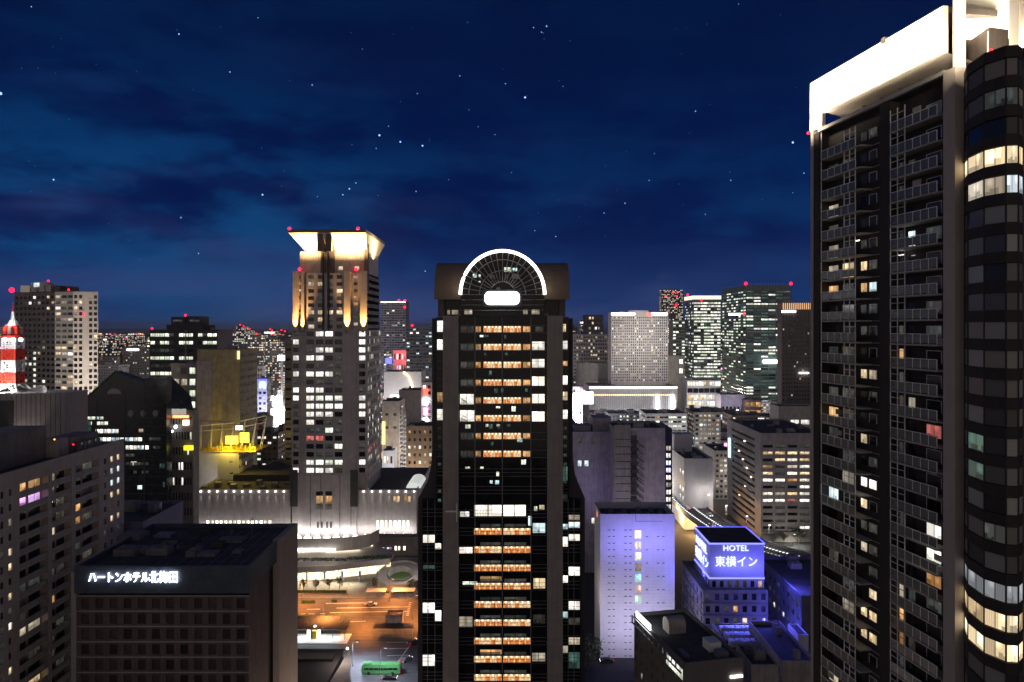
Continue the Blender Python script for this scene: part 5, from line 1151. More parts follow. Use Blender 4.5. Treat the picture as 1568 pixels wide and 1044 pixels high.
# violet washed hotel slab
def violet_slab():
    d = 245.0; x = lambda px: X(px, d); z = lambda py: Z(py, d)
    W = M('violet_slab_tile', (.72, .71, .75), var=.07)
    b = B('violet_washed_slab', 'plain white slab washed in violet light with one column of coloured stair windows', 'hotel', (x(976), d + 8, 0))
    x0, x1 = x(919), x(1033); zt = z(787); zb = 0; yb = d + 17
    m = MB(); n = 44; ch = (zt - .8) / n; prev = 0
    for k in range(n):           # thin shadow courses between the cladding panels
        m.box(x0, d, k * ch + .02, x1, d + .4, (k + 1) * ch - .025)
    m.box(x0, d, n * ch + .02, x1, d + .4, zt); m.box(x0 + .02, d + .05, 0, x1 - .02, d + .41, zt - .05)
    m.box(x0, d + .41, 0, x0 + .4, yb, zt); m.box(x1 - .4, d + .41, 0, x1, yb, zt); m.box(x0 + .41, yb - .4, 0, x1 - .41, yb, zt)
    b.one(m, 'clad_wall', W)
    b.one(MB().box(x0 + .4, d + .41, zt - 3, x1 - .4, yb - .4, zt - 2.2), 'roof', ROOF)
    s = MB()
    for r in range(21):
        if r in (0,): continue
        for px in (931, 938, 956, 963.5, 989, 1006, 1014):
            if px > 985 and r % 2: continue
            s.box(x(px), d - .03, zt - 3.2 - r * 2.2, x(px + 3.6), d - .003, zt - 2.95 - r * 2.2)
    b.one(s, 'vent_slots', DARKW)
    keys = ['white', 'white', 'green', 'soft', 'teal2', 'red2', 'teal3']
    for k in range(7): b.win((x(977), d - .02, z(818.5 + 16.6 * k)), (0, -1), 2.1, 2.7, keys[k], 'stair_window')
    f = MB()
    f.box(x(973.5), d - .05, z(798) - .06, x(1015), d - .003, z(798) + .06); f.box(x(973.5) - .06, d - .05, z(798), x(973.5) + .06, d - .003, z(787) - .1); b.one(f, 'panel_joint', DARKW)
    for k in range(9): b.one(MB().box(x(926 + k * 11), d + 2 + (k * 5) % 9, zt - 2.19, x(926 + k * 11) + 1.5, d + 4 + (k * 5) % 9, zt - 1.0 + .3 * (k % 3)), 'rooftop_unit', METAL if k % 2 else GREYST)
    b.one(MB().box(x0 - .12, d + 7, zt - 3, x0 - .01, d + 9.5, zt - 1.2), 'wall_emblem', E('emblem_red', (1, .2, .12), 1.0))
    light('AREA', 'violet_wash', (x(985), d - 10, zt - 9), 2500, (.28, .25, 1.0), (x(985), d, zt - 7), (24, 1.5))
    light('AREA', 'violet_wash_low', (x(975), d - 17, 8), 4400, (.74, .68, 1.0), (x(975), d, 24), (20, 2))
    light('AREA', 'warm_side_wash', (x0 - 9, d - 3, 20), 600, (.95, .8, .7), (x0, d + 8, 24), (8, 4))
    b.done(); RECTS.append((x0 - 3, d - 12, x1 + 3, yb + 3)); hero(903, 1035, 768, 1012, d)
WM['teal2'] = LIT('teal2', (.5, .95, .9), (.6, 1, .95), 1.1, .5); WM['red2'] = LIT('red2', (1, .62, .6), (1, .7, .65), 1.1, .5); WM['teal3'] = LIT('teal3', (.7, .98, .85), (.75, 1, .85), 1.1, .5)
violet_slab()

# business hotel with the neon framed sign box
def neon_hotel():
    d = 235.0; x = lambda px: X(px, d); z = lambda py: Z(py, d)
    W = M('neon_hotel_tile', (.27, .25, .25), var=.12); SB = M('sign_box_panel', (.34, .33, .42), var=.08, streak=False)
    b = B('neon_hotel', 'grey hotel topped by a box sign reading HOTEL and Japanese letters, framed in blue neon', 'hotel', (x(1125), d + 5, 0))
    x0, x1 = x(1087), x(1170); zt = z(831); zl = z(884); yb = d + 19
    b.one(MB().box(x0, d, zl, x1, yb, zt - .2), 'sign_box', SB)
    b.one(MB().box(x0 + .3, d + .3, zt - .199, x1 - .3, yb - .3, zt - .1), 'roof', ROOF)
    nz = .42
    for za in (zt - .02, zl - .02):
        b.one(MB().box(x0 - .35, d - .35, za - nz, x1 + .1, d - .004, za), 'neon_tube', ENEON); b.one(MB().box(x0 - .35, d, za - nz, x0 - .004, yb, za), 'neon_tube', ENEON)
    b.one(MB().box(x1 + .004, d, zt - .4, x1 + .3, yb, zt - .1).box(x0, yb + .004, zt - .4, x1, yb + .3, zt - .1), 'neon_tube', EBLUE)
    r_ = MB()
    for k in range(9): r_.box(x1 - .1, d + k * 2.3, zt - .1, x1, d + k * 2.3 + .1, zt + 1.0); r_.box(x0 + 1 + k * 1.8, yb - .1, zt - .1, x0 + 1.1 + k * 1.8, yb, zt + 1.0)
    r_.box(x1 - .1, d, zt + 1.0, x1, yb, zt + 1.08); r_.box(x0, yb - .1, zt + 1.0, x1, yb, zt + 1.08); b.one(r_, 'roof_railing', METAL)
    text_mesh(b, 'HOTEL', 'sign_lettering', EBW, x(1107.5), x(1146), d - .25, z(843), z(834.5), .2)
    text_mesh(b, '東横イン', 'sign_lettering', EBW, x(1095), x(1159), d - .25, z(867), z(851), .2)
    rz = -math.pi / 2
    text_mesh(b, 'HOTEL', 'sign_lettering', EBW, x0, x0 + 12, yb - 2.5, z(841), z(833), .2, rz=rz) if False else None
    def side(s, ya, yb_, za, zb_):
        o = text_mesh(b, s, 'sign_lettering', EBW, 0, ya - yb_, 0, 0, zb_ - za, .2, rz=0, off=(0, 0, 0)); o.rotation_euler = (0, 0, rz); o.location = (x0 - .25 - b.off[0], ya - b.off[1], za)
    side('HOTEL', yb - 2.5, d + 3, zt - 4.6, zt - 2.0); side('東横イン', yb - 1.5, d + 1.5, zt - 9.4, zt - 5.6)
    # tiers below
    def tier(a, c, t_, dd, dep, nrow, zb, f):
        xa, xc = X(a, dd), X(c, dd); zz = Z(t_, dd)
        facade(b, W, (xa, dd), (xc, dd), zb, zz, 7, nrow, .5, .52, .25, .35, f); facade(b, W, (xa, dd + dep), (xa, dd), zb, zz, 6, nrow, .42, .5, .25, .35, lambda c, r: random.choice(['dark', 'dim', 'dark'])); facade(b, W, (xc, dd), (xc, dd + dep), zb, zz, 0, 0)
        b.p('tier_roof', ROOF).box(xa + .1, dd + .1, zz - .4, xc - .1, dd + dep, zz - .004)
        bd = MB()
        for r in range(1, nrow): bd.box(xa - .2, dd - .25, zb + (zz - zb) * r / nrow - .12, xc + .1, dd - .003, zb + (zz - zb) * r / nrow + .12); bd.box(xa - .2, dd - .002, zb + (zz - zb) * r / nrow - .12, xa - .003, dd + dep, zb + (zz - zb) * r / nrow + .12)
        b.one(bd, 'storey_band', GREYST)
    z1 = Z(905, 234)
    tier(1087.5, 1170, 885, 235.6, 20, 1, z1 - .4, lambda c, r: 'warm' if c == 6 else random.choice(['dark', 'dim', 'dark']))
    tier(1077, 1176, 905, 232.5, 30, 7, 0, lambda c, r: {(3, 5): 'amber', (4, 4): 'warm', (1, 5): 'dark', (5, 3): 'dim', (2, 3): 'soft'}.get((c, r), random.choice(['dark', 'dim', 'dark', 'dark'])))
    b.one(MB().box(X(1077, 232), 232.2, z1, X(1176, 232), 232.35, z1 + .9).box(X(1077, 232) - .3, 232.36, z1, X(1077, 232) - .15, 262, z1 + .9), 'terrace_railing', METAL)
    BL = (.10, .10, 1.0)
    light('AREA', 'sign_glow_front', (x(1128), d - 4.5, zl + 3), 1600, (.17, .18, 1.0), (x(1128), d, zl + 5.5), (15, .6))
    light('AREA', 'sign_glow_down', (x(1134), d - 6, zl - 1), 5200, BL, (x(1150), d - 26, 0), (16, 2), spread=110)
    light('AREA', 'sign_glow_side', (x0 - 4, d + 9, zl + 2.5), 1200, (.17, .18, 1.0), (x0, d + 9, zl + 5.5), (.6, 14))
    light('POINT', 'sign_glow_right', (x1 + 6, d - 6, zl + 2), 9000, BL, radius=.8)
    light('POINT', 'sign_glow_left', (x0 - 6, d + 6, zl - 2), 1500, BL, radius=.8)
    b.done(); RECTS.append((50, 200, 86, 268)); hero(1048, 1178, 805, 1044, 233)
neon_hotel()

# dark corner building with the tilted lit sign (bottom right)
def corner_building():
    q0 = Vector((X(971, 194), 194.0)); q1 = Vector((X(1048, 165), 165.0)); u = (q1 - q0); L = u.length; u.normalize(); rz = math.atan2(u.y, u.x)
    W = M('corner_brown_wall', (.21, .185, .17), var=.15)
    b = B('corner_building', 'dark low building with ribbon of lit glazing and slanting white sign along its left parapet', 'building', (q0.x, q0.y, 0), rz=rz, local=True)
    zt = 34.7; dep = 14.5
    facade(b, W, (0, 0), (L, 0), 0, zt, 9, 10, .26, .5, .3, .3, lambda c, r: {(2, 5): 'white', (1, 6): 'white', (3, 5): 'white', (5, 6): 'white', (6, 6): 'white', (7, 5): 'soft', (1, 5): 'soft', (8, 4): 'white'}.get((c, r), random.choice(['dark', 'dark', 'dim'])), mt=3.5)
    facade(b, W, (L, 0), (L, dep), 0, zt, 0, 0); facade(b, W, (L, dep), (0, dep), 0, zt, 0, 0); facade(b, W, (0, dep), (0, 0), 0, zt, 0, 0)
    b.p('roof', ROOF).box(.4, .4, zt - 1.2, L - .4, dep - .4, zt - .8)
    p = b.p('parapet', W)
    p.box(0, .003, zt - 1.1, L, .4, zt + .02); p.box(0.003, .4, zt - 1.1, .4, dep, zt + .02); p.box(L - .4, .4, zt - 1.1, L - .003, dep, zt + .02); p.box(.4, dep - .4, zt - 1.1, L - .4, dep - .003, zt + .02)
    m = MB(); m.box(2.5, -.5, zt + .1, 11.5, -.2, zt + 1.5); b.one(m, 'roof_sign', E('corner_sign', (.95, .98, 1.0), 5, 'AUTO'))
    m = MB(); m.box(.4, -1.0, zt - 2.2, L, -.6, zt - 2.0); 
    for k in range(12): m.box(.6 + k * (L - 1) / 12, -.98, zt - 2.0, .7 + k * (L - 1) / 12, -.62, zt - .4)
    m.box(.4, -1.0, zt - .4, L, -.62, zt - .3); b.one(m, 'parapet_rail', METAL)
    for k in range(6): b.win((L - 9 + k * 1.5, -.03, zt - 3.0), (0, -1), 1.35, 2.4, 'green' if k % 2 else 'white', 'ribbon_window')
    pts = []
    m = MB()
    for k in range(9): a = math.pi * k / 8; pts.append((6.8 - 1.9 * math.cos(a), zt - .8 + 2.2 + 1.5 * math.sin(a)))
    pts = [(4.9, zt - .8)] + pts + [(8.7, zt - .8)]
    # vaulted stair head
    f0 = [(11 + p[0] * .0 + (p[0] - 6.8), 4.0, p[1]) for p in pts]; f1 = [(q[0], 8.5, q[2]) for q in f0]; n = len(f0)
    m.poly(f0); m.poly(f1[::-1])
    for k in range(n - 1): m.quad(f0[k], f1[k], f1[k + 1], f0[k + 1])
    b.one(m, 'vaulted_stair_head', BEIGE)
    b.one(MB().box(L - 9, dep - 5.5, zt - .79, L - 5.5, dep - 2.5, zt + 1.4), 'rooftop_unit', WPAINT); b.one(MB().box(L - 4.5, dep - 5, zt - .79, L - 2, dep - 2.5, zt + .5), 'rooftop_unit', METAL); b.one(MB().box(L - 8, 2, zt - .79, L - 4, 3.2, zt - .2), 'rooftop_unit', METAL)
    b.one(MB().box(L + .01, 11.2, zt - 4.4, L + .3, 14.2, zt - 3.9), 'wall_lamp', EW)
    b.done(); RECTS.append((30, 150, 60, 204)); hero(968, 1142, 925, 1044, 165)
corner_building()
b = block('blue_roof_block', 'small windowless block with bright blue tinted flat roof at the bottom edge', 'building', 1150, 1192, 1018, 176, 12, BEIGE, roofn=2, vis=1044, para=.5); b.done()
b = block('low_roof_block', 'low block with blue tinted roof pressed against the big dark residential tower', 'building', 1196, 1250, 1012, 190, 26, BEIGE, roofn=2, vis=1044, left=(6, 6, lit(.0))); b.done()
b = block('plant_roof_block', 'low building whose roof carries rows of air conditioning units, below the neon hotel', 'building', 1122, 1208, 1001, 204, 21, GREYST, roofn=0, vis=1000, para=.4)
x0, x1, y0, y1, zt = b.box
for r in range(3):
    for c in range(9):
        q = MB().box(x0 + .8 + c * 1.55, y0 + 5 + r * 4.6, zt - .39, x0 + 2.1 + c * 1.55, y0 + 7.2 + r * 4.6, zt + 1.3); q.frustum((x0 + 1.45 + c * 1.55, y0 + 6.1 + r * 4.6), .5, .5, zt + 1.3, zt + 1.42, 10); b.one(q, 'cooling_unit', WPAINT)
b.done()
b = block('navy_office', 'dark navy building with two rows of lit windows between neon hotel and big dark tower', 'office building', 1227, 1330, 912, 222, 38, M('navy_wall', (.13, .13, .17)), left=(9, 7, lambda c, r: 'white' if (r == 4 and c in (1, 3, 5)) or (r == 2 and c in (0, 2, 4, 6)) else random.choice(['dark', 'dim']), dict(ww=.5, wh=.42)), roofn=6, vis=1000); b.done()
light('POINT', 'blue_lane_light', (83, 224, 14), 5000, (.12, .12, 1), radius=.5)
b = block('navy_stair_house', 'small blue lit gabled stair house beside the big dark tower', 'building', 1222, 1238, 972, 212, 8, WHITE, roofn=0, vis=1010, para=.3); b.done()
# beige office with banded side
b = block('beige_office', 'beige office block with slotted balcony side and yellow lit office windows', 'office building', 1165, 1262, 663, 377, 59, SANDST,
      (5, 13, lambda c, r: {11: ['warm', 'warm', 'warm', 'warm', 'white'], 10: ['dark', 'warm', 'white', 'warm', 'white'], 9: ['amber', 'dim', 'soft', 'white', 'white'], 8: ['warm', 'dim', 'white', 'warm', 'white'], 7: ['white', 'white', 'amber', 'white', 'white'], 6: ['dark', 'dim', 'dark', 'white', 'dark'], 5: ['white', 'soft', 'warm', 'white', 'dark'], 4: ['white', 'white', 'red', 'white', 'white'], 0: ['dark', 'dark', 'dim', 'white', 'white']}.get(r, ['dark', 'dim', 'dark', 'dim', 'dark'])[c], dict(ww=.8, wh=.42, mt=5.0, mb_=5.6)),
      left=(1, 14, lambda c, r: 'dark', dict(ww=.98, wh=.42, mx=9, mt=3.0, mb_=3)), roofn=7, vis=830, rec=.6)
x0, x1, y0, y1, zt = b.box
for r in (3, 5, 7, 8, 9, 10, 12):
    b.one(MB().box(x0 + .1, y0 + 15 + (r * 7) % 24, 5 + r * 3.5, x0 + .5, y0 + 16.2 + (r * 7) % 24, 5.6 + r * 3.5), 'balcony_lamp', EWARM)
b.one(MB().box(x0 - .9, y1 - 7, Z(699, 432), x0 - .1, y1 - 5, Z(670, 432)), 'neon_sign', EICE)
b.one(MB().box(x0, y0 - 3, 5.2, x0 + 22, y0 - .05, 5.7), 'entrance_canopy', CONC); b.done()
light('POINT', 'forecourt_lamp', (x0 + 14, y0 - 12, 5), 1300, (1, .95, .8), radius=.3)
b = block('white_cube_block', 'windowless white block, its right wall grey, beside the curving elevated road', 'building', 1048, 1092, 702, 400, 40, WHITE, left=(6, 8, lambda c, r: 'white' if r in (3, 4, 6) and c > 3 else None, dict(ww=.4, wh=.5)), roofn=3, vis=780)
x0, x1, y0, y1, zt = b.box; b.one(MB().box(x0 + .5, y1 - 12, zt - 1, x0 + 11, y1 - 2, zt + 9), 'stair_tower', WHITE); b.done()
light('POINT', 'side_street_lamp', (X(1036, 400), 405, 8), 14000, (1, .62, .25), radius=.4); light('POINT', 'side_street_lamp', (X(1070, 385), 388, 5), 17000, (1, .55, .2), radius=.4)
b = block('pale_office_slab', 'pale slab with ladder of lit windows left of the beige office', 'office building', 1094, 1122, 690, 470, 30, CONC, (4, 9, lit(.25, ('white', 'soft'))), roofn=2, vis=760); b.done()
# far right: hotel slab and glass towers
b = block('white_hotel_slab', 'large white gridded hotel slab with scattered warm windows standing on a glowing podium', 'hotel', 936, 1023, 478, 880, 30, M('white_grid_wall', (.55, .52, .5), var=.06), (27, 24, lambda c, r: random.choice(['warm', 'white', 'soft']) if random.random() < .17 else 'dark', dict(ww=.52, wh=.55, mb_=6, mt=5)), left=(3, 24, lambda c, r: None), z0=Z(592, 880), vis=590, roofn=4)
x0, x1, y0, y1, zt = b.box
b.one(MB().box(x0, y0 - .6, zt - 3.2, x0 + 28, y0 - .05, zt - .6).box(x1 - 20, y0 - .6, zt - 3.2, x1 - 1, y0 - .05, zt - .6), 'roof_light_strip', EBLOWN); b.one(MB().box(x0 + 22, y0 + 8, zt, x0 + 46, y0 + 18, zt + 2.5), 'penthouse', WHITE); b.one(MB().box(x1 - 25, y0 - .7, zt - 4.2, x1 - 20, y0 - .05, zt - .8), 'roof_sign', ERS)
for k in range(10): b.one(MB().box(x0 + 1 + k * 7.2, y0 - .8, Z(592, 880), x0 + 2.3 + k * 7.2, y0 - .05, Z(581, 880)), 'base_pier', WHITE)
b.done()
light('AREA', 'hotel_slab_wash', ((x0 + x1) / 2, 720, 165), 17000, (1, .93, .88), ((x0 + x1) / 2, y0, Z(522, 880)), (14, 5), spread=44)  # added light hanging in mid-air to brighten the slab, no fixture
b = block('glowing_podium', 'long low podium with pale vertical fins and bright light band under the white hotel slab', 'podium', 902, 1037, 591, 858, 70, WHITE, (1, 1, lambda c, r: None), roofn=6, vis=632, z0=0)
x0, x1, y0, y1, zt = b.box
fn = MB()
for k in range(48): fn.box(x0 + k * (x1 - x0) / 48, y0 - 1.2, 4, x0 + k * (x1 - x0) / 48 + .7, y0 - .05, zt - 3)
b.one(fn, 'facade_fins', WPAINT); b.one(MB().box(x0, y0 - 1.3, zt - 2.6, x1, y0 - .06, zt - .6), 'light_band', E('podium_band', (1, .9, .85), 2.4, 'AUTO')); 
for k in range(40): b.one(MB().box(x0 + 4 + k * 2.4, y0 - 1.6, zt - 10.6, x0 + 5 + k * 2.4, y0 - 1.25, zt - 9.8), 'facade_lamp', EWARM)
for px, w_ in ((1005, 4), (1027, 5)): b.one(MB().box(X(px, 855), 854, 6, X(px + w_, 855), 856, Z(606, 856)), 'lit_column', EBLOWN)
b.done(); light('AREA', 'podium_wash', ((x0 + x1) / 2, y0 - 9, 3), 7500, (1, .95, .97), ((x0 + x1) / 2, y0, 20), (90, 1))
b = block('lit_crown_glass_tower', 'glass office tower almost fully lit with pale glowing crown, left of the twin', 'office tower', 1062, 1104, 452, 920, 46, M('glass_frame', (.12, .14, .13)), (8, 37, lambda c, r: random.choice(['green', 'green', 'white']) if random.random() < (.93 if r in (36, 35, 32, 31, 28, 27, 24, 23, 20, 18, 17, 14, 13, 12, 9, 8, 4) else .66) else random.choice(['dark', 'dim', 'teal']), dict(ww=.94, wh=.5, mt=8)), left=(7, 37, lambda c, r: random.choice(['green', 'cool', 'dim', 'dark']) if random.random() < .7 else 'dark', dict(ww=.9, wh=.5, mt=8)), vis=600, roofn=3)
x0, x1, y0, y1, zt = b.box
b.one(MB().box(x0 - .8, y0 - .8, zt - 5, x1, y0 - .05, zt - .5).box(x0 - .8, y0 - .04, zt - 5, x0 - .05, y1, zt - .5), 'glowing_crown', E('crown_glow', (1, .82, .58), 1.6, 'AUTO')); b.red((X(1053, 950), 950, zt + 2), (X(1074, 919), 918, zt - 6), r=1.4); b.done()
b = block('green_glass_tower', 'green tinted glass office tower with red corner beacons, right of the brightly lit one', 'office tower', 1142, 1211, 437, 930, 105, M('green_frame', (.09, .125, .115)), (6, 40, lambda c, r: random.choice(['green', 'white']) if random.random() < (.85 if r in (35, 30, 27, 20) else .18) else random.choice(['dark', 'teal', 'teal', 'dim']), dict(ww=.92, wh=.5, mt=6)), left=(10, 40, lambda c, r: 'green' if random.random() < (.5 if r > 18 else .2) else random.choice(['teal', 'dark', 'dim']), dict(ww=.85, wh=.45, mt=6)), vis=615, roofn=3)
x0, x1, y0, y1, zt = b.box
b.red((x0, y0, zt + 2.5), (x1, y0, zt + 2.5), (X(1137, 945), 936, Z(481, 936)), r=2.0); b.one(MB().box(X(1118, 960) - 9, 935, Z(482.5, 936), X(1118, 960) + 6, 936.5, Z(479.5, 936)), 'sign', EBLOWN)
st = MB()
for k in range(16): st.box(x0 + k * (x1 - x0) / 16, y0 - .3, zt - 5.5, x0 + k * (x1 - x0) / 16 + .4, y0 - .05, zt + 2); st.box(x0 - .3, y0 + k * 6.4, zt - 5.5, x0 - .05, y0 + k * 6.4 + .4, zt + 2)
st.box(x0 - .3, y0 - .35, zt + 2, x1, y0, zt + 2.4).box(x0 - .3, y0 + .01, zt + 2, x0, y1, zt + 2.4); b.one(st, 'roof_screen', METAL); b.one(MB().box(X(1168, 929), 925, Z(556, 928), X(1190, 929), 928.5, Z(551, 928)), 'sky_lobby_light', EBLOWN); b.done()
b = block('brown_hotel_tower', 'dark brown hotel tower with glowing finned crown, half hidden by the big residential tower', 'hotel tower', 1197, 1300, 463, 700, 12, M('brown_hotel_wall', (.12, .095, .09)), (24, 32, lambda c, r: random.choice(['soft', 'dim']) if random.random() < .07 else 'dark', dict(ww=.45, wh=.45, mt=8)), vis=610, roofn=2)
x0, x1, y0, y1, zt = b.box
for k in range(22): b.one(MB().box(x0 + 1 + k * 2.0, y0 - .8, zt - 6.5, x0 + 1.7 + k * 2.0, y0 - .05, zt - .5), 'crown_fin', E('fin_glow', (1, .55, .28), 1.0))
b.one(MB().box(x0, y0 - 1.0, zt - 9.5, x0 + 13, y0 - .05, zt - 7.6), 'light_strip', EBLOWN); b.one(MB().box(X(1224, 699), 698, Z(572, 699), X(1238, 699), 699.8, Z(570, 699)), 'window_strip', EW); b.done()
b = block('beige_long_roof_hall', 'long beige hall with one white window strip below the brown hotel tower', 'hall', 1192, 1290, 622, 640, 22, SANDST, (6, 2, lambda c, r: 'white' if r == 1 and c in (1, 2) else None, dict(ww=.8, wh=.2)), roofn=4, vis=650); b.done()
for nm, lab, a, c, t_, dd, dep, wall, spec, vis in (
    ('slotted_block', 'grey block with even dim window rows behind the arched tower right shoulder', 878, 930, 512, 1010, 40, M('grey_far_wall', (.32, .31, .31)), (14, 20, lit(.2, ('soft', 'warm')), dict(ww=.6, wh=.5)), 560),
    ('flat_top_tower', 'squat dark tower with lit rim and red light above the slotted grey block', 896, 924, 482, 1350, 40, DARKW, (6, 14, lit(.25)), 512),
    ('station_hall', 'pale curved station hall beside the blown white street signs', 886, 935, 556, 930, 30, CONC, (1, 3, lambda c, r: 'soft' if r == 1 else None, dict(ww=.9, wh=.3)), 595),
    ('blue_dotted_tower', 'slim tower edged by columns of white dots behind the white hotel slab', 1022, 1031, 500, 1150, 20, DARKW, (4, 36, lit(.6, ('cool', 'white'))), 590),
    ('stripe_lit_tower', 'tower with pale green lit floor stripes between hotel slab and lit glass tower', 1030, 1049, 490, 1060, 24, M('stripe_wall', (.16, .18, .16)), (4, 26, lit(.55, ('green', 'dim', 'white')), dict(ww=.9, wh=.5)), 590),
    ('amber_top_store', 'store block with glowing amber top storey between hotel slab and lit glass tower', 1020, 1048, 545, 940, 30, BEIGE, (3, 6, lambda c, r: 'blown' if r in (4, 5) and c == 2 else None), 600),
    ('station_store', 'blazing white store front with stacked lit storeys below the lit glass tower', 1052, 1104, 582, 860, 30, WHITE, (6, 6, lambda c, r: random.choice(['blown', 'white', 'warm']) if r != 4 else 'dark', dict(ww=.94, wh=.7)), 628),
    ('violet_store', 'lilac store with six arched windows in a row below the green glass tower', 1104, 1140, 604, 830, 26, PURPW, (6, 3, lambda c, r: 'dark' if r == 1 else None, dict(ww=.5, wh=.6)), 630),
    ('orange_mall', 'low orange lit mall front below the green glass tower', 1140, 1166, 612, 820, 24, BROWN, (3, 3, lambda c, r: 'amber' if r > 0 else 'warm', dict(ww=.85, wh=.6)), 635)):
    b = block(nm, lab, 'building', a, c, t_, dd, dep, wall, spec, vis=vis, roofn=3); b.done(60)
    if nm == 'flat_top_tower': pass
light('POINT', 'store_front_light', (X(1078, 845), 838, 22), 15000, (1, .95, .93), radius=1.2); light('POINT', 'mall_light', (X(1125, 815), 806, 26), 16000, (.85, .8, 1), radius=1.0)
b = block('blown_sign_corner', 'narrow corner block covered in blazing white signs right of the arched tower', 'shop building', 876, 892, 592, 700, 20, WHITE, (3, 10, lit(.6, ('blown', 'white', 'pink'))), roofn=1, vis=650)
b.one(MB().box(X(876, 699), 697, Z(628, 699), X(889, 699), 699.5, Z(603, 699)), 'video_sign', EBLOWN); b.one(MB().box(X(893, 699), 697, Z(618, 699), X(908, 699), 699.5, Z(600, 699)), 'video_sign', EBLOWN); b.one(MB().box(X(880, 699), 696.2, Z(646, 699), X(886, 699), 697, Z(631, 699)), 'video_sign', EBLOWN); b.one(MB().box(X(888, 698), 696, Z(600, 699), X(896, 698), 696.8, Z(597, 699)), 'sign', EMAG); b.done()
light('POINT', 'sign_street_light', (X(890, 680), 672, 26), 110000, (.95, .93, 1), radius=1)
# ================================================================= street in front of the crowned hotel
ROAD = M('road_asphalt', (.105, .098, .09), rough=.7, streak='x', scale=.12, var=.75); FORE = M('forecourt_paving', (.24, .22, .2), rough=.8, streak=False, scale=.4)
def xy(px, d): return (X(px, d), d)
sheet('road', [xy(300, 259), xy(660, 259), xy(660, 299), xy(300, 299)], .012, ROAD)
sheet('pavement', [xy(300, 299.2), xy(660, 299.2), xy(660, 312), xy(300, 312)], .12, FORE)
tag(MB().box(X(300, 299), 298.9, .0, X(660, 299), 299.19, .14).build('kerb', CONC), kind='structure')
sheet('hotel_drive', [xy(300, 312.2), xy(660, 312.2), xy(660, 352), xy(300, 352)], .02, PAVE)
sheet('bus_plaza', [xy(300, 190), xy(660, 190), xy(660, 258.6), xy(300, 258.6)], .016, M('plaza_asphalt', (.11, .115, .13), rough=.65, streak='x', scale=.12, var=.5))
def strip(pts, w, z, mb):
    for a, c in zip(pts[:-1], pts[1:]):
        dx, dy = c[0] - a[0], c[1] - a[1]; l = math.hypot(dx, dy); nx, ny = -dy / l * w / 2, dx / l * w / 2
        mb.quad((a[0] - nx, a[1] - ny, z), (c[0] - nx, c[1] - ny, z), (c[0] + nx, c[1] + ny, z), (a[0] + nx, a[1] + ny, z))
mk = MB()
for pts in (((505, 938), (625, 936)), ((515, 931), (625, 929)), ((457, 945), (510, 944)), ((470, 933), (490, 932.6)), ((460, 940), (468, 939.8)), ((472, 940), (482, 939.8)), ((490, 939.6), (498, 939.4)), ((453, 955), (470, 954.6)), ((500, 924), (560, 923)), ((480, 952), (500, 951.6)), ((530, 952), (560, 951))): strip([gp(*pts[0]), gp(*pts[1])], .55, .02, mk)
for k in range(7): strip([gp(622 + k * .7, 942 - k * 3.2), gp(626 + k * .7, 941.8 - k * 3.2)], .8, .021, mk)
for py in (984, 993.5, 1004): strip([gp(592, py), gp(626, py - 1)], .35, .022, mk)
strip([gp(609, 1014), gp(637, 975)], .35, .023, mk)
tag(mk.build('road_markings', PAINT), kind='structure')
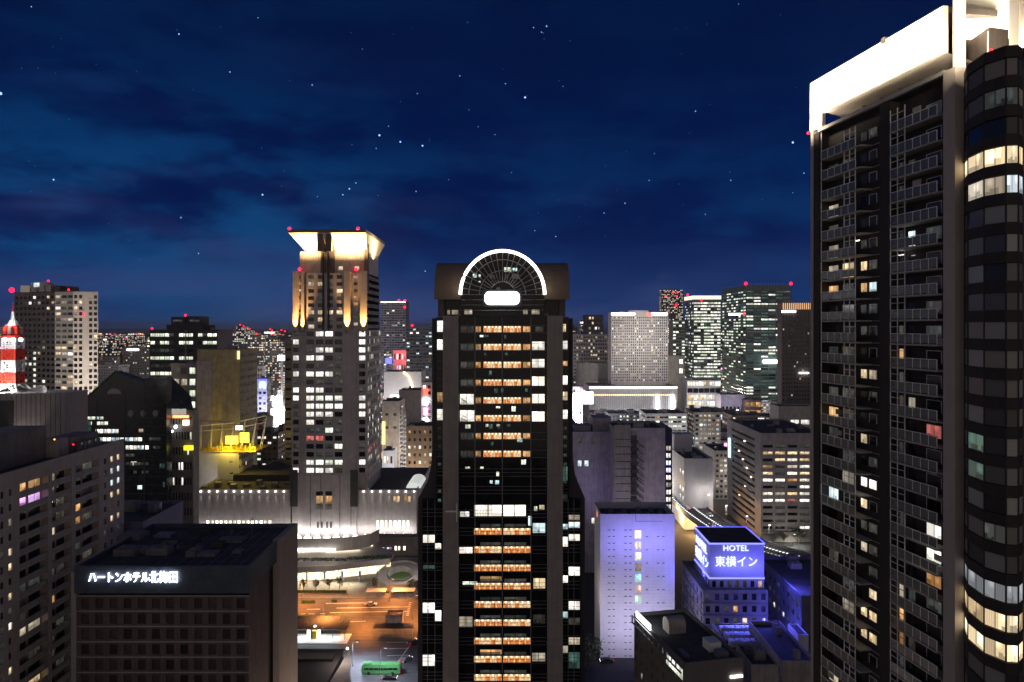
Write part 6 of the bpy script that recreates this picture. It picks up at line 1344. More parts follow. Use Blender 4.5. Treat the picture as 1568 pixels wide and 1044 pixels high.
# ---- lower hotel building: porte-cochere, raised drive, glowing entrance, loop ramp
def porte_cochere():
    P = M('ramp_concrete', (.42, .385, .36), var=.15)
    b = B('porte_cochere', 'curved hotel porte-cochere with raised hedged drive and glowing lobby beneath', 'entrance building', (X(520, 335), 338, 0))
    zd = 5.5
    def edge(px, py, z): d = D(py, z); return (X(px, d), d)
    front = [edge(*q, zd + 1.0) for q in ((380, 868.5), (453, 868), (500, 866), (540, 861), (575, 857), (597, 855))]
    back = [(X(604, 340), 340), (X(580, 352), 352), (X(380, 352), 352)]
    b.one(MB().prism(front + back, zd - .8, zd), 'drive_deck', P)
    par = MB()
    for a, c in zip(front[:-1], front[1:]):
        dx, dy = c[0] - a[0], c[1] - a[1]; l = math.hypot(dx, dy); nx, ny = -dy / l, dx / l
        par.prism([(a[0] - nx * .15, a[1] - ny * .15), (c[0] - nx * .15, c[1] - ny * .15), (c[0] + nx * .3, c[1] + ny * .3), (a[0] + nx * .3, a[1] + ny * .3)], zd - 1.6, zd + 1.0)
    b.one(par, 'parapet', P)
    fa = MB(); arc = [xy(380, 334), xy(452, 334), xy(500, 334.5), xy(540, 337), xy(566, 342), xy(580, 350)]
    for a, c in zip(arc[:-1], arc[1:]): fa.prism([a, c, (c[0], c[1] + 1.2), (a[0], a[1] + 1.2)], zd + 2.6, 13.7)
    b.one(fa, 'fascia_wall', P); b.one(MB().prism([(p[0], p[1] + 1.3) for p in arc] + [xy(580, 352), xy(380, 352)], 8.2, 8.5), 'fascia_roof', ROOF)
    text_mesh(b, 'HOTEL HANKYU INTERNATIONAL', 'sign_lettering', EW, X(455, 334), X(515, 334), 333.7, zd + 2.7, zd + 4.2, .15)
    lob = MB(); lob.poly([(X(380, 350), 351.5, zd + .003), (X(570, 350), 351.5, zd + .003), (X(570, 350), 351.5, zd + 2.65), (X(380, 350), 351.5, zd + 2.65)]); b.one(lob, 'lobby_glazing', E('lobby_upper', (1, .85, .62), 2.4, 'AUTO', .4))
    low = MB()
    for a, c in zip(front[:-1], front[1:]): low.quad((a[0], a[1] + 1.6, .03), (c[0], c[1] + 1.6, .03), (c[0], c[1] + 1.6, zd - .81), (a[0], a[1] + 1.6, zd - .81)); b.one(low, 'lobby_glazing', E('lobby_lower', (1, .80, .52), 2.0, 'AUTO', .5))
    for px in (470, 497, 524, 551, 578): b.one(MB().frustum(xy(px, 317.6), .45, .45, .03, zd - .81, 10), 'column', P)
    for px in (470, 525): light('AREA', 'lobby_light', (X(px, 318), 318 - (px - 470) * .03, zd - 1.9), 2600, (1, .80, .50), (X(px, 318), 312, 0), (15, 1))
    for px in (470, 525): light('AREA', 'upper_drive_light', (X(px, 343), 343, zd + 2.4), 1500, (1, .86, .66), (X(px, 338), 338, zd), (16, 6))
    hd = MB(); rr = random.Random(4)
    for k in range(900):
        t = rr.random(); px = 440 + 160 * t; thick = .25 + .9 * max(0, (px - 530) / 60)
        e = edge(px, 859 if px < 530 else 857.5 - (px - 530) * .05, zd + .8); c = Vector((e[0] + rr.uniform(-.5, .5), e[1] + 2 + rr.uniform(-1, 1) * thick, zd + .3 + rr.random() * 1.3)); s = .35
        u_ = Vector((rr.uniform(-1, 1), rr.uniform(-1, 1), rr.uniform(-1, 1))).normalized() * s; v_ = u_.cross(Vector((rr.uniform(-1, 1), rr.uniform(-1, 1), rr.uniform(-1, 1)))).normalized() * s
        hd.poly([tuple(c - u_), tuple(c - v_), tuple(c + u_), tuple(c + v_)])
    b.one(hd, 'hedge', LEAF)
    # loop ramp on the right
    c0 = G(613, 880, 2.0); m = MB(); N = 30
    def ring(r, k, s=1.75): a = 2 * math.pi * k / N; return (c0[0] + r * math.cos(a), c0[1] + r * s * math.sin(a))
    for k in range(N):
        z0, z1 = 1.4 + 1.2 * math.sin(math.pi * k / N), 1.4 + 1.2 * math.sin(math.pi * (k + 1) / N)
        i0, i1, o0, o1 = ring(5.2, k), ring(5.2, k + 1), ring(9.6, k), ring(9.6, k + 1)
        m.quad((*i0, z0), (*o0, z0), (*o1, z1), (*i1, z1))
        for p, q in ((o0, o1), (i0, i1)):
            m.quad((*p, 0.03), (*q, 0.03), (*q, z1 + .8), (*p, z0 + .8))
            dx, dy = p[0] - c0[0], p[1] - c0[1]; l = math.hypot(dx, dy); p2 = (p[0] - dx / l * .3, p[1] - dy / l * .3); q2 = (q[0] - (q[0] - c0[0]) / l * .3, q[1] - (q[1] - c0[1]) / l * .3)
            m.quad((*p, z0 + .8), (*q, z1 + .8), (*q2, z1 + .8), (*p2, z0 + .8)); m.quad((*q2, z1), (*p2, z0), (*p2, z0 + .8), (*q2, z1 + .8))
    b.one(m, 'loop_ramp', P)
    light('POINT', 'ramp_fill', (c0[0] + 2, c0[1] - 4, 9), 3200, (1, .9, .78), radius=.3); light('POINT', 'ramp_fill', (X(500, 322), 318, 13), 2600, (1, .88, .74), radius=.3)  # added fill points that brighten the loop and the fascia, no fixtures
    g = MB(); g.poly([(*ring(5.0, k), .5) for k in range(N)]); b.one(g, 'planted_centre', GRASS)
    b.done()
porte_cochere()
b = B('annex_wall', 'dark low hotel annex wall with a row of small coloured lights right of the porte-cochere', 'annex', (X(605, 356), 356, 0))
b.one(MB().box(X(566, 353), 354.2, 0, X(642, 353), 360, 9.0), 'wall', M('annex_dark', (.16, .135, .13)))
for px, k in ((581, 'amber'), (587, 'cool'), (594, 'cool'), (598, 'pink'), (606, 'blown'), (611, 'blown'), (619, 'blown')): b.win((X(px, 354), 354.15, Z(839.5, 354)), (0, -1), 1.0, 2.0 if k == 'blown' else .9, k)
b.done()
# ---- trees
def tree(label, loc, h, r, seed, group, fairy=False, n=260, name='street_tree', leaf=LEAF):
    rr = random.Random(seed); t = empty(name, loc, label, 'tree', group)
    tr = MB().tube([(0, 0, 0), (rr.uniform(-.1, .1), rr.uniform(-.1, .1), h * .35), (rr.uniform(-.2, .2), rr.uniform(-.2, .2), h * .75)], h * .03, 6, r1=h * .012)
    tips = []
    for k in range(6):
        a = 2 * math.pi * k / 6 + rr.uniform(-.4, .4); tip = (math.cos(a) * r * .6, math.sin(a) * r * .6, h * rr.uniform(.55, .9)); tips.append(tip)
        tr.tube([(0, 0, h * rr.uniform(.3, .5)), (tip[0] * .5, tip[1] * .5, tip[2] * .8), tip], h * .012, 4, r1=h * .004)
    tr.build('trunk', BARK, t)
    cl = [(rr.gauss(0, .38) * r, rr.gauss(0, .38) * r, h * rr.uniform(.42, .95), rr.uniform(.25, .5) * r) for _ in range(12)] + [(*q, .35 * r) for q in tips]
    m = MB()
    for _ in range(n):
        c = rr.choice(cl); p = Vector((c[0] + rr.gauss(0, .55) * c[3], c[1] + rr.gauss(0, .55) * c[3], c[2] + rr.gauss(0, .5) * c[3])); s = rr.uniform(.05, .11) * r + .06
        u_ = Vector((rr.uniform(-1, 1), rr.uniform(-1, 1), rr.uniform(-1, 1))).normalized() * s; v_ = u_.cross(Vector((rr.uniform(-1, 1), rr.uniform(-1, 1), rr.uniform(-1, 1)))).normalized() * s * .7
        m.poly([tuple(p - u_), tuple(p - v_), tuple(p + u_), tuple(p + v_)])
    m.build('crown', leaf, t)
    if fairy:
        f = MB()
        for _ in range(34): c = rr.choice(cl); f.ball((c[0] + rr.gauss(0, .7) * c[3], c[1] + rr.gauss(0, .6) * c[3], c[2] + rr.gauss(0, .5) * c[3]), .06, 0, 5, 3)
        f.build('fairy_lights', E('fairy', (1, .62, .25), 2.5), t)
    return t
for k, (px, py, h, lab) in enumerate(((465, 904, 5.2, 'fairy lit street tree, first from the hotel wall beside the grass strip'), (484, 904, 4.6, 'low fairy lit street tree second from the dark hotel block'), (504, 903, 4.3, 'smallest fairy lit street tree by the lobby glow'), (520, 903, 5.6, 'tallest fairy lit street tree at the end of the grass strip'), (574, 905, 5.4, 'white lit street tree beside the covered walkway'), (629, 906, 5.2, 'orange lit street tree by the loop ramp'))):
    g = G(px, py); tree(lab, (g[0], g[1], .02), h, 1.5, k, 'fairy lit street trees', True, 700)
g = G(491, 908); gm = MB()
rr = random.Random(2)
for (pa, pb, py) in ((440, 530, 907), (588, 632, 907.5), (462, 482, 923), (508, 516, 922)):
    for k in range(int((pb - pa) * 9)):
        p = G(rr.uniform(pa, pb), py + rr.uniform(-1.3, 1.3)); gm.quad((p[0] - .12, p[1], .1), (p[0] + .12, p[1], .1), (p[0] + .1 + rr.uniform(-.1, .1), p[1] + .1, .5 + rr.random() * .3), (p[0] - .1, p[1] + .1, .5 + rr.random() * .3))
tag(gm.build('verge_planting', GRASS), 'low green planting strips along the lit pavement', 'planting', kind='stuff')
# ---- street lamps
LAMPM = None
def street_lamp(label, px, py, h=9.0, col=(1, .32, .065), en=6500, mat=None, lean=1.5, z=0.0, group='street lamps'):
    g = G(px, py, z); t = empty('street_lamp', g, label, 'street lamp', group)
    MB().tube([(0, 0, 0), (0, 0, h * .9), (lean * .4, 0, h), (lean, 0, h)], .09, 6).frustum((0, 0), .2, .2, 0, .5, 8).build('pole', METAL, t)
    hd = MB().box(lean - .5, -.16, h - .08, lean + .5, .16, h + .08).build('lamp_head', METAL, t); MB().box(lean - .4, -.13, h - .16, lean + .4, .13, h - .081).build('lamp_lens', mat or EORANGE, hd)
    light('SPOT', 'street_lamp_light', (g[0] + lean, g[1], z + h - .25), en, col, (g[0] + lean, g[1] + .01, 0), spot=150, blend=.6, radius=.25)
for lab, px, py in (('sodium street lamp at the left of the orange road by the planting', 462, 925), ('sodium street lamp in the middle of the orange road', 532, 929), ('sodium street lamp on the orange road right of the taxi', 596, 921), ('sodium street lamp at the crossing before the kiosk', 632, 948), ('sodium street lamp near the dark canopy roof', 495, 961), ('sodium street lamp near the plaza entrance below the road', 553, 962)):
    street_lamp(lab, px, py, en=19000)
street_lamp('white street lamp added beside the green bus to brighten it', 583, 1041, 10, (.85, .9, 1), 7000, ECOOL); street_lamp('white street lamp at the near end of the bus plaza', 540, 1020, 8, (.8, .86, 1), 12000, ECOOL)  # the first lamp is put in to light the bus
street_lamp('sodium lamp at the foot of the white windowless block', 1062, 775, 9, en=9000); street_lamp('sodium lamp below the bend of the elevated road', 1108, 812, 9, en=7000); street_lamp('white lamp glowing among trees before the beige office', 1212, 836, 6, (1, .98, .85), 4500, EBLOWN)
light('POINT', 'side_road_lamp', (-40, 178, 12), 5200, (1, .78, .62), radius=.3); light('POINT', 'side_road_lamp', (-40, 150, 12), 4200, (1, .78, .62), radius=.3)
# ---- covered walkways, kiosk, pavilion, railing
def shelter(label, pa, ya, pb, yb_, h=3.0, roof=BLACKM, wdt=4.0):
    a, c = G(pa, ya), G(pb, yb_); t = empty('bus_shelter', ((a[0] + c[0]) / 2, (a[1] + c[1]) / 2, 0), label, 'shelter', 'covered walkways'); L_ = abs(c[0] - a[0])
    MB().box(-L_ / 2, -wdt / 2, h, L_ / 2, wdt / 2, h + .25).build('roof', roof, t)
    n = max(2, int(L_ / 3))
    for k in range(n + 1): x_ = -L_ / 2 + .2 + (L_ - .4) * k / n; MB().box(x_ - .07, -wdt / 2 + .2, 0.02, x_ + .07, -wdt / 2 + .34, h).build('post', METAL, t)
    MB().box(-L_ / 2 + .5, wdt / 2 - .5, h - .12, L_ / 2 - .5, wdt / 2 - .3, h - .03).build('strip_lamp', EW, t); return t
shelter('dark roofed shelter along the edge of the bus plaza', 572, 973, 634, 970)
shelter('white roofed covered walkway by the white lit tree', 561, 916, 592, 914, roof=WPAINT); shelter('white roofed covered walkway running right to the tower edge', 600, 916, 636, 913, roof=WPAINT)
g = G(603, 962); t = empty('kiosk', g, 'small beige flat roofed kiosk with orange roof rim beside the orange road', 'kiosk')
MB().box(-2.9, 0, 0.02, 2.9, 5, 4.2).build('wall', BEIGE, t); r_ = MB()
for q in ((-3, -.1, 3, .15), (-3, 4.85, 3, 5.1), (-3, .16, -2.75, 4.84), (2.75, .16, 3, 4.84)): r_.box(q[0], q[1], 4.201, q[2], q[3], 4.75)
r_.build('roof_rim', SANDST, t); MB().box(-.5, -.05, .03, .5, -.003, 2.1).build('door', METAL, t); MB().box(1.2, -.06, 1.0, 2.2, -.004, 2.0).build('window', WM['dim'], t)
g = G(490, 984); t = empty('station_pavilion', g, 'open pavilion with dark lattice roof and brilliant white floor, left of the plaza', 'pavilion')
MB().box(-14, -1, .03, 9.5, 7, .2).build('floor', WPAINT, t)
rm = MB(); rm.box(-14, 2, 3.6, 8.5, 14, 3.85)
for k in range(16): rm.box(-14 + k * 1.5, 2, 3.851, -13.85 + k * 1.5, 14, 4.0)
rm.build('roof', M('pavilion_roof', (.09, .1, .11), streak=False), t)
for k in range(6): MB().box(-13 + k * 4.2, 2.2, .21, -12.8 + k * 4.2, 2.4, 3.6).build('post', METAL, t)
for x_, w_, h_, m_ in ((-5.2, 1.2, 3.3, EW), (-3.4, 1.4, 3.0, YEL), (-1.6, 1.0, 3.2, EW), (-4.3, .8, 3.4, BROWN)): MB().box(x_, 2.6, .21, x_ + w_, 3.4, h_).build('vending_machine', m_, t)
MB().tube([(-3, 2, 3.9), (-1.2, -1.5, 5.8)], .35, 6).tube([(-1.2, 2, 3.9), (.2, .4, 5.4)], .3, 6).build('roof_lamp_frame', RED, t); MB().ball((-1.6, -.5, 5.9), .4).build('roof_lamp', EBLOWN, t)
light('AREA', 'pavilion_light', (g[0] - 3, g[1] + 3, 3.4), 1300, (.9, 1, .97), (g[0] - 3, g[1] + 1.5, 0), (18, 3))
b = B('dark_station_roof', 'dark flat roofed low building with pale sloping wedge wall at the bottom edge', 'building', (X(490, 226), 226, 0))
b.one(MB().box(X(420, 236), 214, 0, X(527, 236), 237, 6.5), 'body', DARKW); b.one(MB().box(X(425, 236), 228, 6.51, X(518, 236), 232, 7.3), 'roof_step', BLACKM)
b.one(MB().prism([(X(536, 236), 236), (X(505, 214), 214), (X(536, 214), 214)], 0, 6.9), 'wedge_wall', SANDST); b.one(MB().ball((X(533, 236), 235, 7.5), .45), 'lamp', E('lamp_rose', (1, .75, .62), 4)); light('POINT', 'wedge_fill', (X(527, 232), 226, 11), 1500, (1, .82, .7), radius=.3); b.done(); RECTS.append((-90, 205, -40, 240))  # the point light is added above the wedge wall to brighten it
# ---- vehicles
def vehicle(name, label, cat, loc, rz, L_, W_, Hh, paint, bus=False, group=None, tail=True):
    t = empty(name, loc, label, cat, group, rz); r = .5 if bus else .33; g0 = .35 if bus else .22
    if bus: prof = [(-L_ / 2, g0), (-L_ / 2, Hh * .55), (-L_ / 2 + .25, Hh - .1), (-L_ / 2 + .6, Hh), (L_ / 2 - .3, Hh), (L_ / 2, Hh - .25), (L_ / 2, g0)]
    else: prof = [(-L_ / 2, g0), (-L_ / 2, .62), (-L_ / 2 + .2, .78), (-L_ * .24, .88), (-L_ * .12, Hh - .04), (L_ * .2, Hh), (L_ * .36, .95), (L_ / 2 - .05, .88), (L_ / 2, .6), (L_ / 2, g0)]
    m = MB(); n = len(prof); ins = .10 if bus else .16
    def yw(z): return W_ / 2 - (ins if z > Hh * .7 else 0)
    f0 = [(p[0], -yw(p[1]), p[1]) for p in prof]; f1 = [(p[0], yw(p[1]), p[1]) for p in prof]
    m.poly(f0[::-1]); m.poly(f1)
    for k in range(n): q = (k + 1) % n; m.quad(f0[k], f1[k], f1[q], f0[q])
    bo = m.build('body', paint, t)
    w_ = MB()
    for s in (-1, 1):
        if bus:
            for k in range(7): a = -L_ / 2 + .9 + k * (L_ - 1.6) / 7; w_.box(a, s * (W_ / 2 + .006) - .012, Hh * .5, a + (L_ - 1.6) / 7 - .1, s * (W_ / 2 + .006) + .012, Hh * .69)
        else:
            for a, c in ((-L_ * .15, L_ * .05), (L_ * .07, L_ * .24)): w_.box(a, s * (W_ / 2 - .03) - .06, .92, c, s * (W_ / 2 - .03) + .0, Hh - .14)
    w_.build('side_windows', WM['dark'], t)
    ws = MB()
    if bus: ws.box(-L_ / 2 - .02, -W_ / 2 + .2, Hh * .42, -L_ / 2 + .03, W_ / 2 - .2, Hh * .55); ws.box(-L_ / 2 + .4, -.9, Hh + .002, -L_ / 2 + 3.2, .9, Hh + .22); ws.box(1.5, -.8, Hh + .002, 4.2, .8, Hh + .2)
    else: ws.quad((-L_ * .235, -W_ * .4, .92), (-L_ * .235, W_ * .4, .92), (-L_ * .135, W_ * .38, Hh - .06), (-L_ * .135, -W_ * .38, Hh - .06))
    ws.build('windscreen' if not bus else 'roof_pods', WM['dark'] if not bus else paint, t)
    for sx in (-1, 1):
        for s in (-1, 1):
            wm = MB(); N = 14; cx_, cy_ = sx * L_ * .31, s * (W_ / 2 - .1)
            a0 = [(cx_ + r * math.cos(2 * math.pi * k / N), cy_ - .13, r + r * math.sin(2 * math.pi * k / N)) for k in range(N)]; a1 = [(p[0], cy_ + .13, p[2]) for p in a0]
            wm.poly(a0); wm.poly(a1[::-1])
            for k in range(N): wm.quad(a0[k], a1[k], a1[(k + 1) % N], a0[(k + 1) % N])
            wm.build('wheel', BLACKM, t)
    for s in (-1, 1):
        MB().box(-L_ / 2 - .03, s * W_ * .36 - .14, .6, -L_ / 2 + .02, s * W_ * .36 + .14, .78).build('headlight', EW, t)
        MB().box(L_ / 2 - .02, s * W_ * .38 - .1, .62, L_ / 2 + .03, s * W_ * .38 + .1, .78).build('tail_light', ERED, t)
    return t
g = G(583, 1033); vehicle('city_bus', 'green city bus parked across the grey bus plaza', 'bus', (g[0], g[1] + 1, .02), 0, 12.2, 2.5, 3.2, M('bus_green', (.10, .36, .13), rough=.35, var=.1, streak=False), True)
for nm, lab, px, py, rz, col in (('taxi', 'silver taxi with glowing lights stopped beside the covered walkway', 568, 927, 180, (.5, .5, .52)), ('car', 'pale green car waiting under the raised hotel drive', 473, 887, 0, (.4, .6, .45)), ('car', 'dark car parked at the foot of the violet washed slab', 929, 1014, 0, (.02, .02, .025)), ('car', 'grey car with red tail lights at the right edge of the bus plaza', 622, 1012, 235, (.2, .2, .22)), ('car', 'small black car with red tail lights below the green bus', 597, 1040, 180, (.05, .05, .06)), ('car', 'dark car with red tail lights climbing past the shelter end', 633, 985, 235, (.1, .1, .12))):
    g = G(px, py); vehicle(nm, lab, 'car', (g[0], g[1], .03), R(rz), 4.4, 1.75, 1.45, M('car_paint_' + str(px), col, rough=.25, var=.05, streak=False, bump=0), group='cars on the streets')
# ---- trees seen between the buildings
for k, (px, d, h, lab) in enumerate(((380, 520, 17, 'dark broad tree at the foot of the blank concrete block'), (396, 530, 15, 'dark lower tree beside the blazing white street'), (372, 505, 12, 'small dark tree behind the yellow lit roof'), (907, 240, 9, 'dark tree at the foot of the violet washed slab'), (900, 236, 7, 'smaller dark tree left of the violet washed slab'), (1222, 374, 8, 'green lamplit tree before the beige office'), (1200, 372, 6, 'small green tree left of the white lamp before the beige office'), (596, 500, 7, 'green tree lit by the cream shop front'))):
    tree(lab, (X(px, d), d, 0), h, h * .42, 40 + k, 'city trees', False, 420, 'tree')
for k in range(9): px = 1158 + k * 4.4; tree('golden light strung tree in a row before the orange mall, %s' % ('first', 'second', 'third', 'fourth', 'fifth', 'sixth', 'seventh', 'eighth', 'last')[k], (X(px, 790), 790, 0), 13, 5, 60 + k, 'light strung trees', True, 160, 'tree')
light('POINT', 'tree_lamp', (X(1176, 780), 775, 5), 9000, (1, .85, .4), radius=.6)
# ---- elevated expressway curving behind the neon hotel
def expressway():
    pts2 = [(X(1022, 520), 520), (X(1034, 450), 450), (X(1058, 405), 405), (X(1088, 374), 374), (X(1125, 348), 348), (X(1170, 328), 328), (X(1235, 312), 312), (X(1320, 300), 300)]
    b = B('elevated_road', 'curving elevated expressway with white lit barriers behind the neon sign hotel', 'expressway', (X(1088, 374), 374, 0))
    # smooth
    P = []
    for i in range(len(pts2) - 1):
        p0, p1, p2, p3 = [Vector(pts2[max(0, min(len(pts2) - 1, i + q))]) for q in (-1, 0, 1, 2)]
        for k in range(6): t = k / 6; P.append(.5 * ((2 * p1) + (p2 - p0) * t + (2 * p0 - 5 * p1 + 4 * p2 - p3) * t * t + (3 * p1 - p0 - 3 * p2 + p3) * t ** 3))
    zt = 11.5; half = 7.0; dk, ba = MB(), [MB(), MB()]; lamps = MB()
    nr = []
    for i, p in enumerate(P): t = (P[min(i + 1, len(P) - 1)] - P[max(i - 1, 0)]).normalized(); nr.append(Vector((-t.y, t.x)))
    for i in range(len(P) - 1):
        a, c, na, nc = P[i], P[i + 1], nr[i], nr[i + 1]
        q = [a - na * half, c - nc * half, c + nc * half, a + na * half]
        dk.quad(*[(v.x, v.y, zt) for v in q]); dk.quad(*[(v.x, v.y, zt - 1.8) for v in q[::-1]])
        for s, bm in ((-1, ba[0]), (1, ba[1])):
            e = [a + na * half * s, c + nc * half * s, c + nc * (half + .35) * s, a + na * (half + .35) * s]
            bm.prism([(v.x, v.y) for v in (e if s < 0 else e)], zt - 1.8, zt + 1.1)
        lamps.box(a.x - .35, a.y - .35, zt + 1.11, a.x + .35, a.y + .35, zt + 1.1 + .35) if False else None
        for s in (-.9, .0):
            for f in (0, .5):
                v = a + (c - a) * f + na * half * s; lamps.box(v.x - .4, v.y - .25, zt + .6, v.x + .4, v.y + .25, zt + .85)
    b.one(dk, 'deck', ASPH); b.one(ba[0], 'barrier', CONC); b.one(ba[1], 'barrier', CONC); b.one(lamps, 'guide_lamps', E('guide_lamp', (.9, .95, 1), 2.6))
    mid = MB()
    for i in range(len(P) - 1): a, c = P[i], P[i + 1]; na, nc = nr[i], nr[i + 1]; mid.prism([(v.x, v.y) for v in (a - na * .2, c - nc * .2, c + nc * .2, a + na * .2)], zt + .003, zt + .8)
    b.one(mid, 'median', CONC)
    for i in range(2, len(P), 5): b.one(MB().box(P[i].x - 1.2, P[i].y - 1.2, 0, P[i].x + 1.2, P[i].y + 1.2, zt - 1.81).box(P[i].x - 4.5, P[i].y - 1, zt - 3.2, P[i].x + 4.5, P[i].y + 1, zt - 1.82), 'pier', CONC)
    b.done()
    for k, i in enumerate((8, 14, 19, 24, 29)):
        v = P[i] + nr[i] * 6.2; street_lamp_at((v.x, v.y, zt), ('first', 'second', 'third', 'fourth', 'nearest')[k] + ' white lamp along the elevated road from its far end')
    for k, (i, s) in enumerate(((10, 3), (13, -3.5), (16, 3.4), (20, -3), (23, 3.5), (26, -3.2))):
        p = P[i] + nr[i] * s; d_ = P[i + 1] - P[i]; vehicle('car', ('first', 'second', 'third', 'fourth', 'fifth', 'nearest')[k] + ' pale car with lights on driving along the elevated road from its far end', 'car', (p.x, p.y, zt + .02), math.atan2(d_.y, d_.x) + (math.pi if s > 0 else 0), 4.5, 1.8, 1.5, WPAINT, group='cars on the elevated road')
    RECTS.append((70, 300, 140, 470))
def street_lamp_at(loc, label):
    t = empty('street_lamp', loc, label, 'street lamp', 'elevated road lamps'); MB().tube([(0, 0, 0), (0, 0, 8.5), (0, -.8, 9)], .1, 6).build('pole', METAL, t)
    MB().box(-.4, -1.2, 8.9, .4, -.6, 9.05).build('lamp_head', EW, t); light('POINT', 'road_lamp_light', (loc[0], loc[1] - 1, loc[2] + 8.4), 2600, (1, .93, .86), radius=.3)
expressway()
# blazing white street far left of the crowned hotel
b = B('lit_shopping_street', 'blazing white strip of shop signs running away left of the crowned hotel tower', 'shop row', (X(430, 640), 640, 0))
for k in range(9):
    d = 780 + k * 34; px = 414 + k * 1.9
    b.one(MB().box(X(px - 9, d), d, 0, X(px - 3, d), d + 22, 14 + (k * 5) % 9), 'shop', WHITE); b.one(MB().box(X(px - 3, d) + .05, d, 3 + k % 3, X(px - .5, d) + .4, d + 9, 9 + (k * 3) % 7), 'shop_sign', (EBLOWN, EBLOWN, EMAG, EW)[k % 4])
b.done(); hero(408, 447, 570, 662, 1050)
sheet('shopping_street', [xy(404, 690), xy(436, 690), xy(446, 1080), xy(432, 1080)], .02, FORE)
for k in range(6): light('POINT', 'shop_street_light', (X(424 + 2 * k, 720 + 55 * k), 720 + 55 * k, 8), 90000 + 16000 * k, (1, .95, .93), radius=1.2)
b = B('bright_sign_tower', 'distant mast sign glowing blown white left of the crowned hotel tower', 'sign', (X(430, 900), 900, 0))
b.one(MB().box(X(425, 900), 900, Z(552, 900), X(439, 900), 902, Z(544, 900)), 'sign_face', EBLOWN); b.one(MB().box(X(430, 900), 900.2, 0, X(433, 900), 901.8, Z(552, 900) - .01), 'mast', METAL); b.done()

# ================================================================= filler: the ordinary blocks of the city
FW = [(M('city_grey', (.22, .21, .2)), 'grey'), (M('city_beige', (.36, .32, .28)), 'beige'), (M('city_white', (.5, .49, .48)), 'white'), (M('city_brown', (.15, .12, .105)), 'brown'), (M('city_slate', (.12, .125, .14)), 'slate'), (M('city_mauve', (.25, .215, .25)), 'mauve'), (M('city_tan', (.29, .235, .19)), 'tan')]
def limit(px0, px1, d):
    """the lowest photo row a filler at this place may reach up to, so it hides nothing behind it"""
    y = 512.0
    for a, c, t_, bt, dh in HERO:
        if dh > d - 2 and px1 > a and px0 < c: y = max(y, bt)
    return y
def hidden(px0, px1, ytop, d):
    return any(dh < d and a <= px0 and c >= px1 and t_ <= ytop + 1 for a, c, t_, bt, dh in HERO)
def landmark(px):
    L_ = [(60, 'the red and white mast'), (190, 'the gabled glass tower'), (285, 'the dark stepped office'), (335, 'the blank concrete block'), (400, 'the violet edged building'), (515, 'the crowned hotel tower'), (615, 'the gap between the towers'), (770, 'the arched tower'), (910, 'the blown white signs'), (980, 'the white hotel slab'), (1060, 'the lit glass tower'), (1140, 'the green glass tower'), (1215, 'the beige office')]
    best = min(L_, key=lambda q: abs(q[0] - px)); return best[1], ('left of' if px < best[0] - 9 else 'right of' if px > best[0] + 9 else 'in line with')
SEEN = set()
def uniq(parts):
    for q in parts:
        if q not in SEEN: SEEN.add(q); return q
    return None
rr = random.Random(21); fill = []
d = 395.0
while d < 1500:
    step = 26 + d * .018
    wx = d * .72; x = -wx
    while x < wx:
        w_, dp = rr.uniform(.5, .92) * step, rr.uniform(.5, .9) * step
        xa = x + rr.uniform(0, step - w_); ya = d + rr.uniform(0, step - dp); x += step
        if xa < -235 and d < 430: continue
        px0, px1 = CX + F * xa / ya, CX + F * (xa + w_) / ya
        if min(px0, px1) < 125 and ya < 400: continue
        if px1 < 0 or px0 > 1245 or rr.random() < .16: continue
        if any(xa < q[2] and xa + w_ > q[0] and ya < q[3] and ya + dp > q[1] for q in RECTS): continue
        if 415 < (px0 + px1) / 2 < 440 and 560 < ya < 860: continue
        h = rr.choice([12, 15, 18, 22, 26, 30, 36, 45, 60]) * rr.uniform(.85, 1.15) * (1.0 if ya < 800 else 1.25)
        zmax = Z(limit(px0, px1, ya) + 1, ya); h = min(h, zmax)
        if h < 7: continue
        ytop = HY + (H - h) * F / ya
        if ytop > 1000 or hidden(px0, px1, ytop, ya): continue
        fill.append((xa, ya, w_, dp, h, px0, px1, ytop))
    d += step
rr.shuffle(fill); fill = sorted(fill, key=lambda q: -q[2] * q[4] / q[1] ** 2)[:270]
KEYS = ['dark', 'dark2', 'white', 'warm', 'soft', 'cool', 'dim', 'green', 'amber', 'red']; WM['dark2'] = WM['grey']
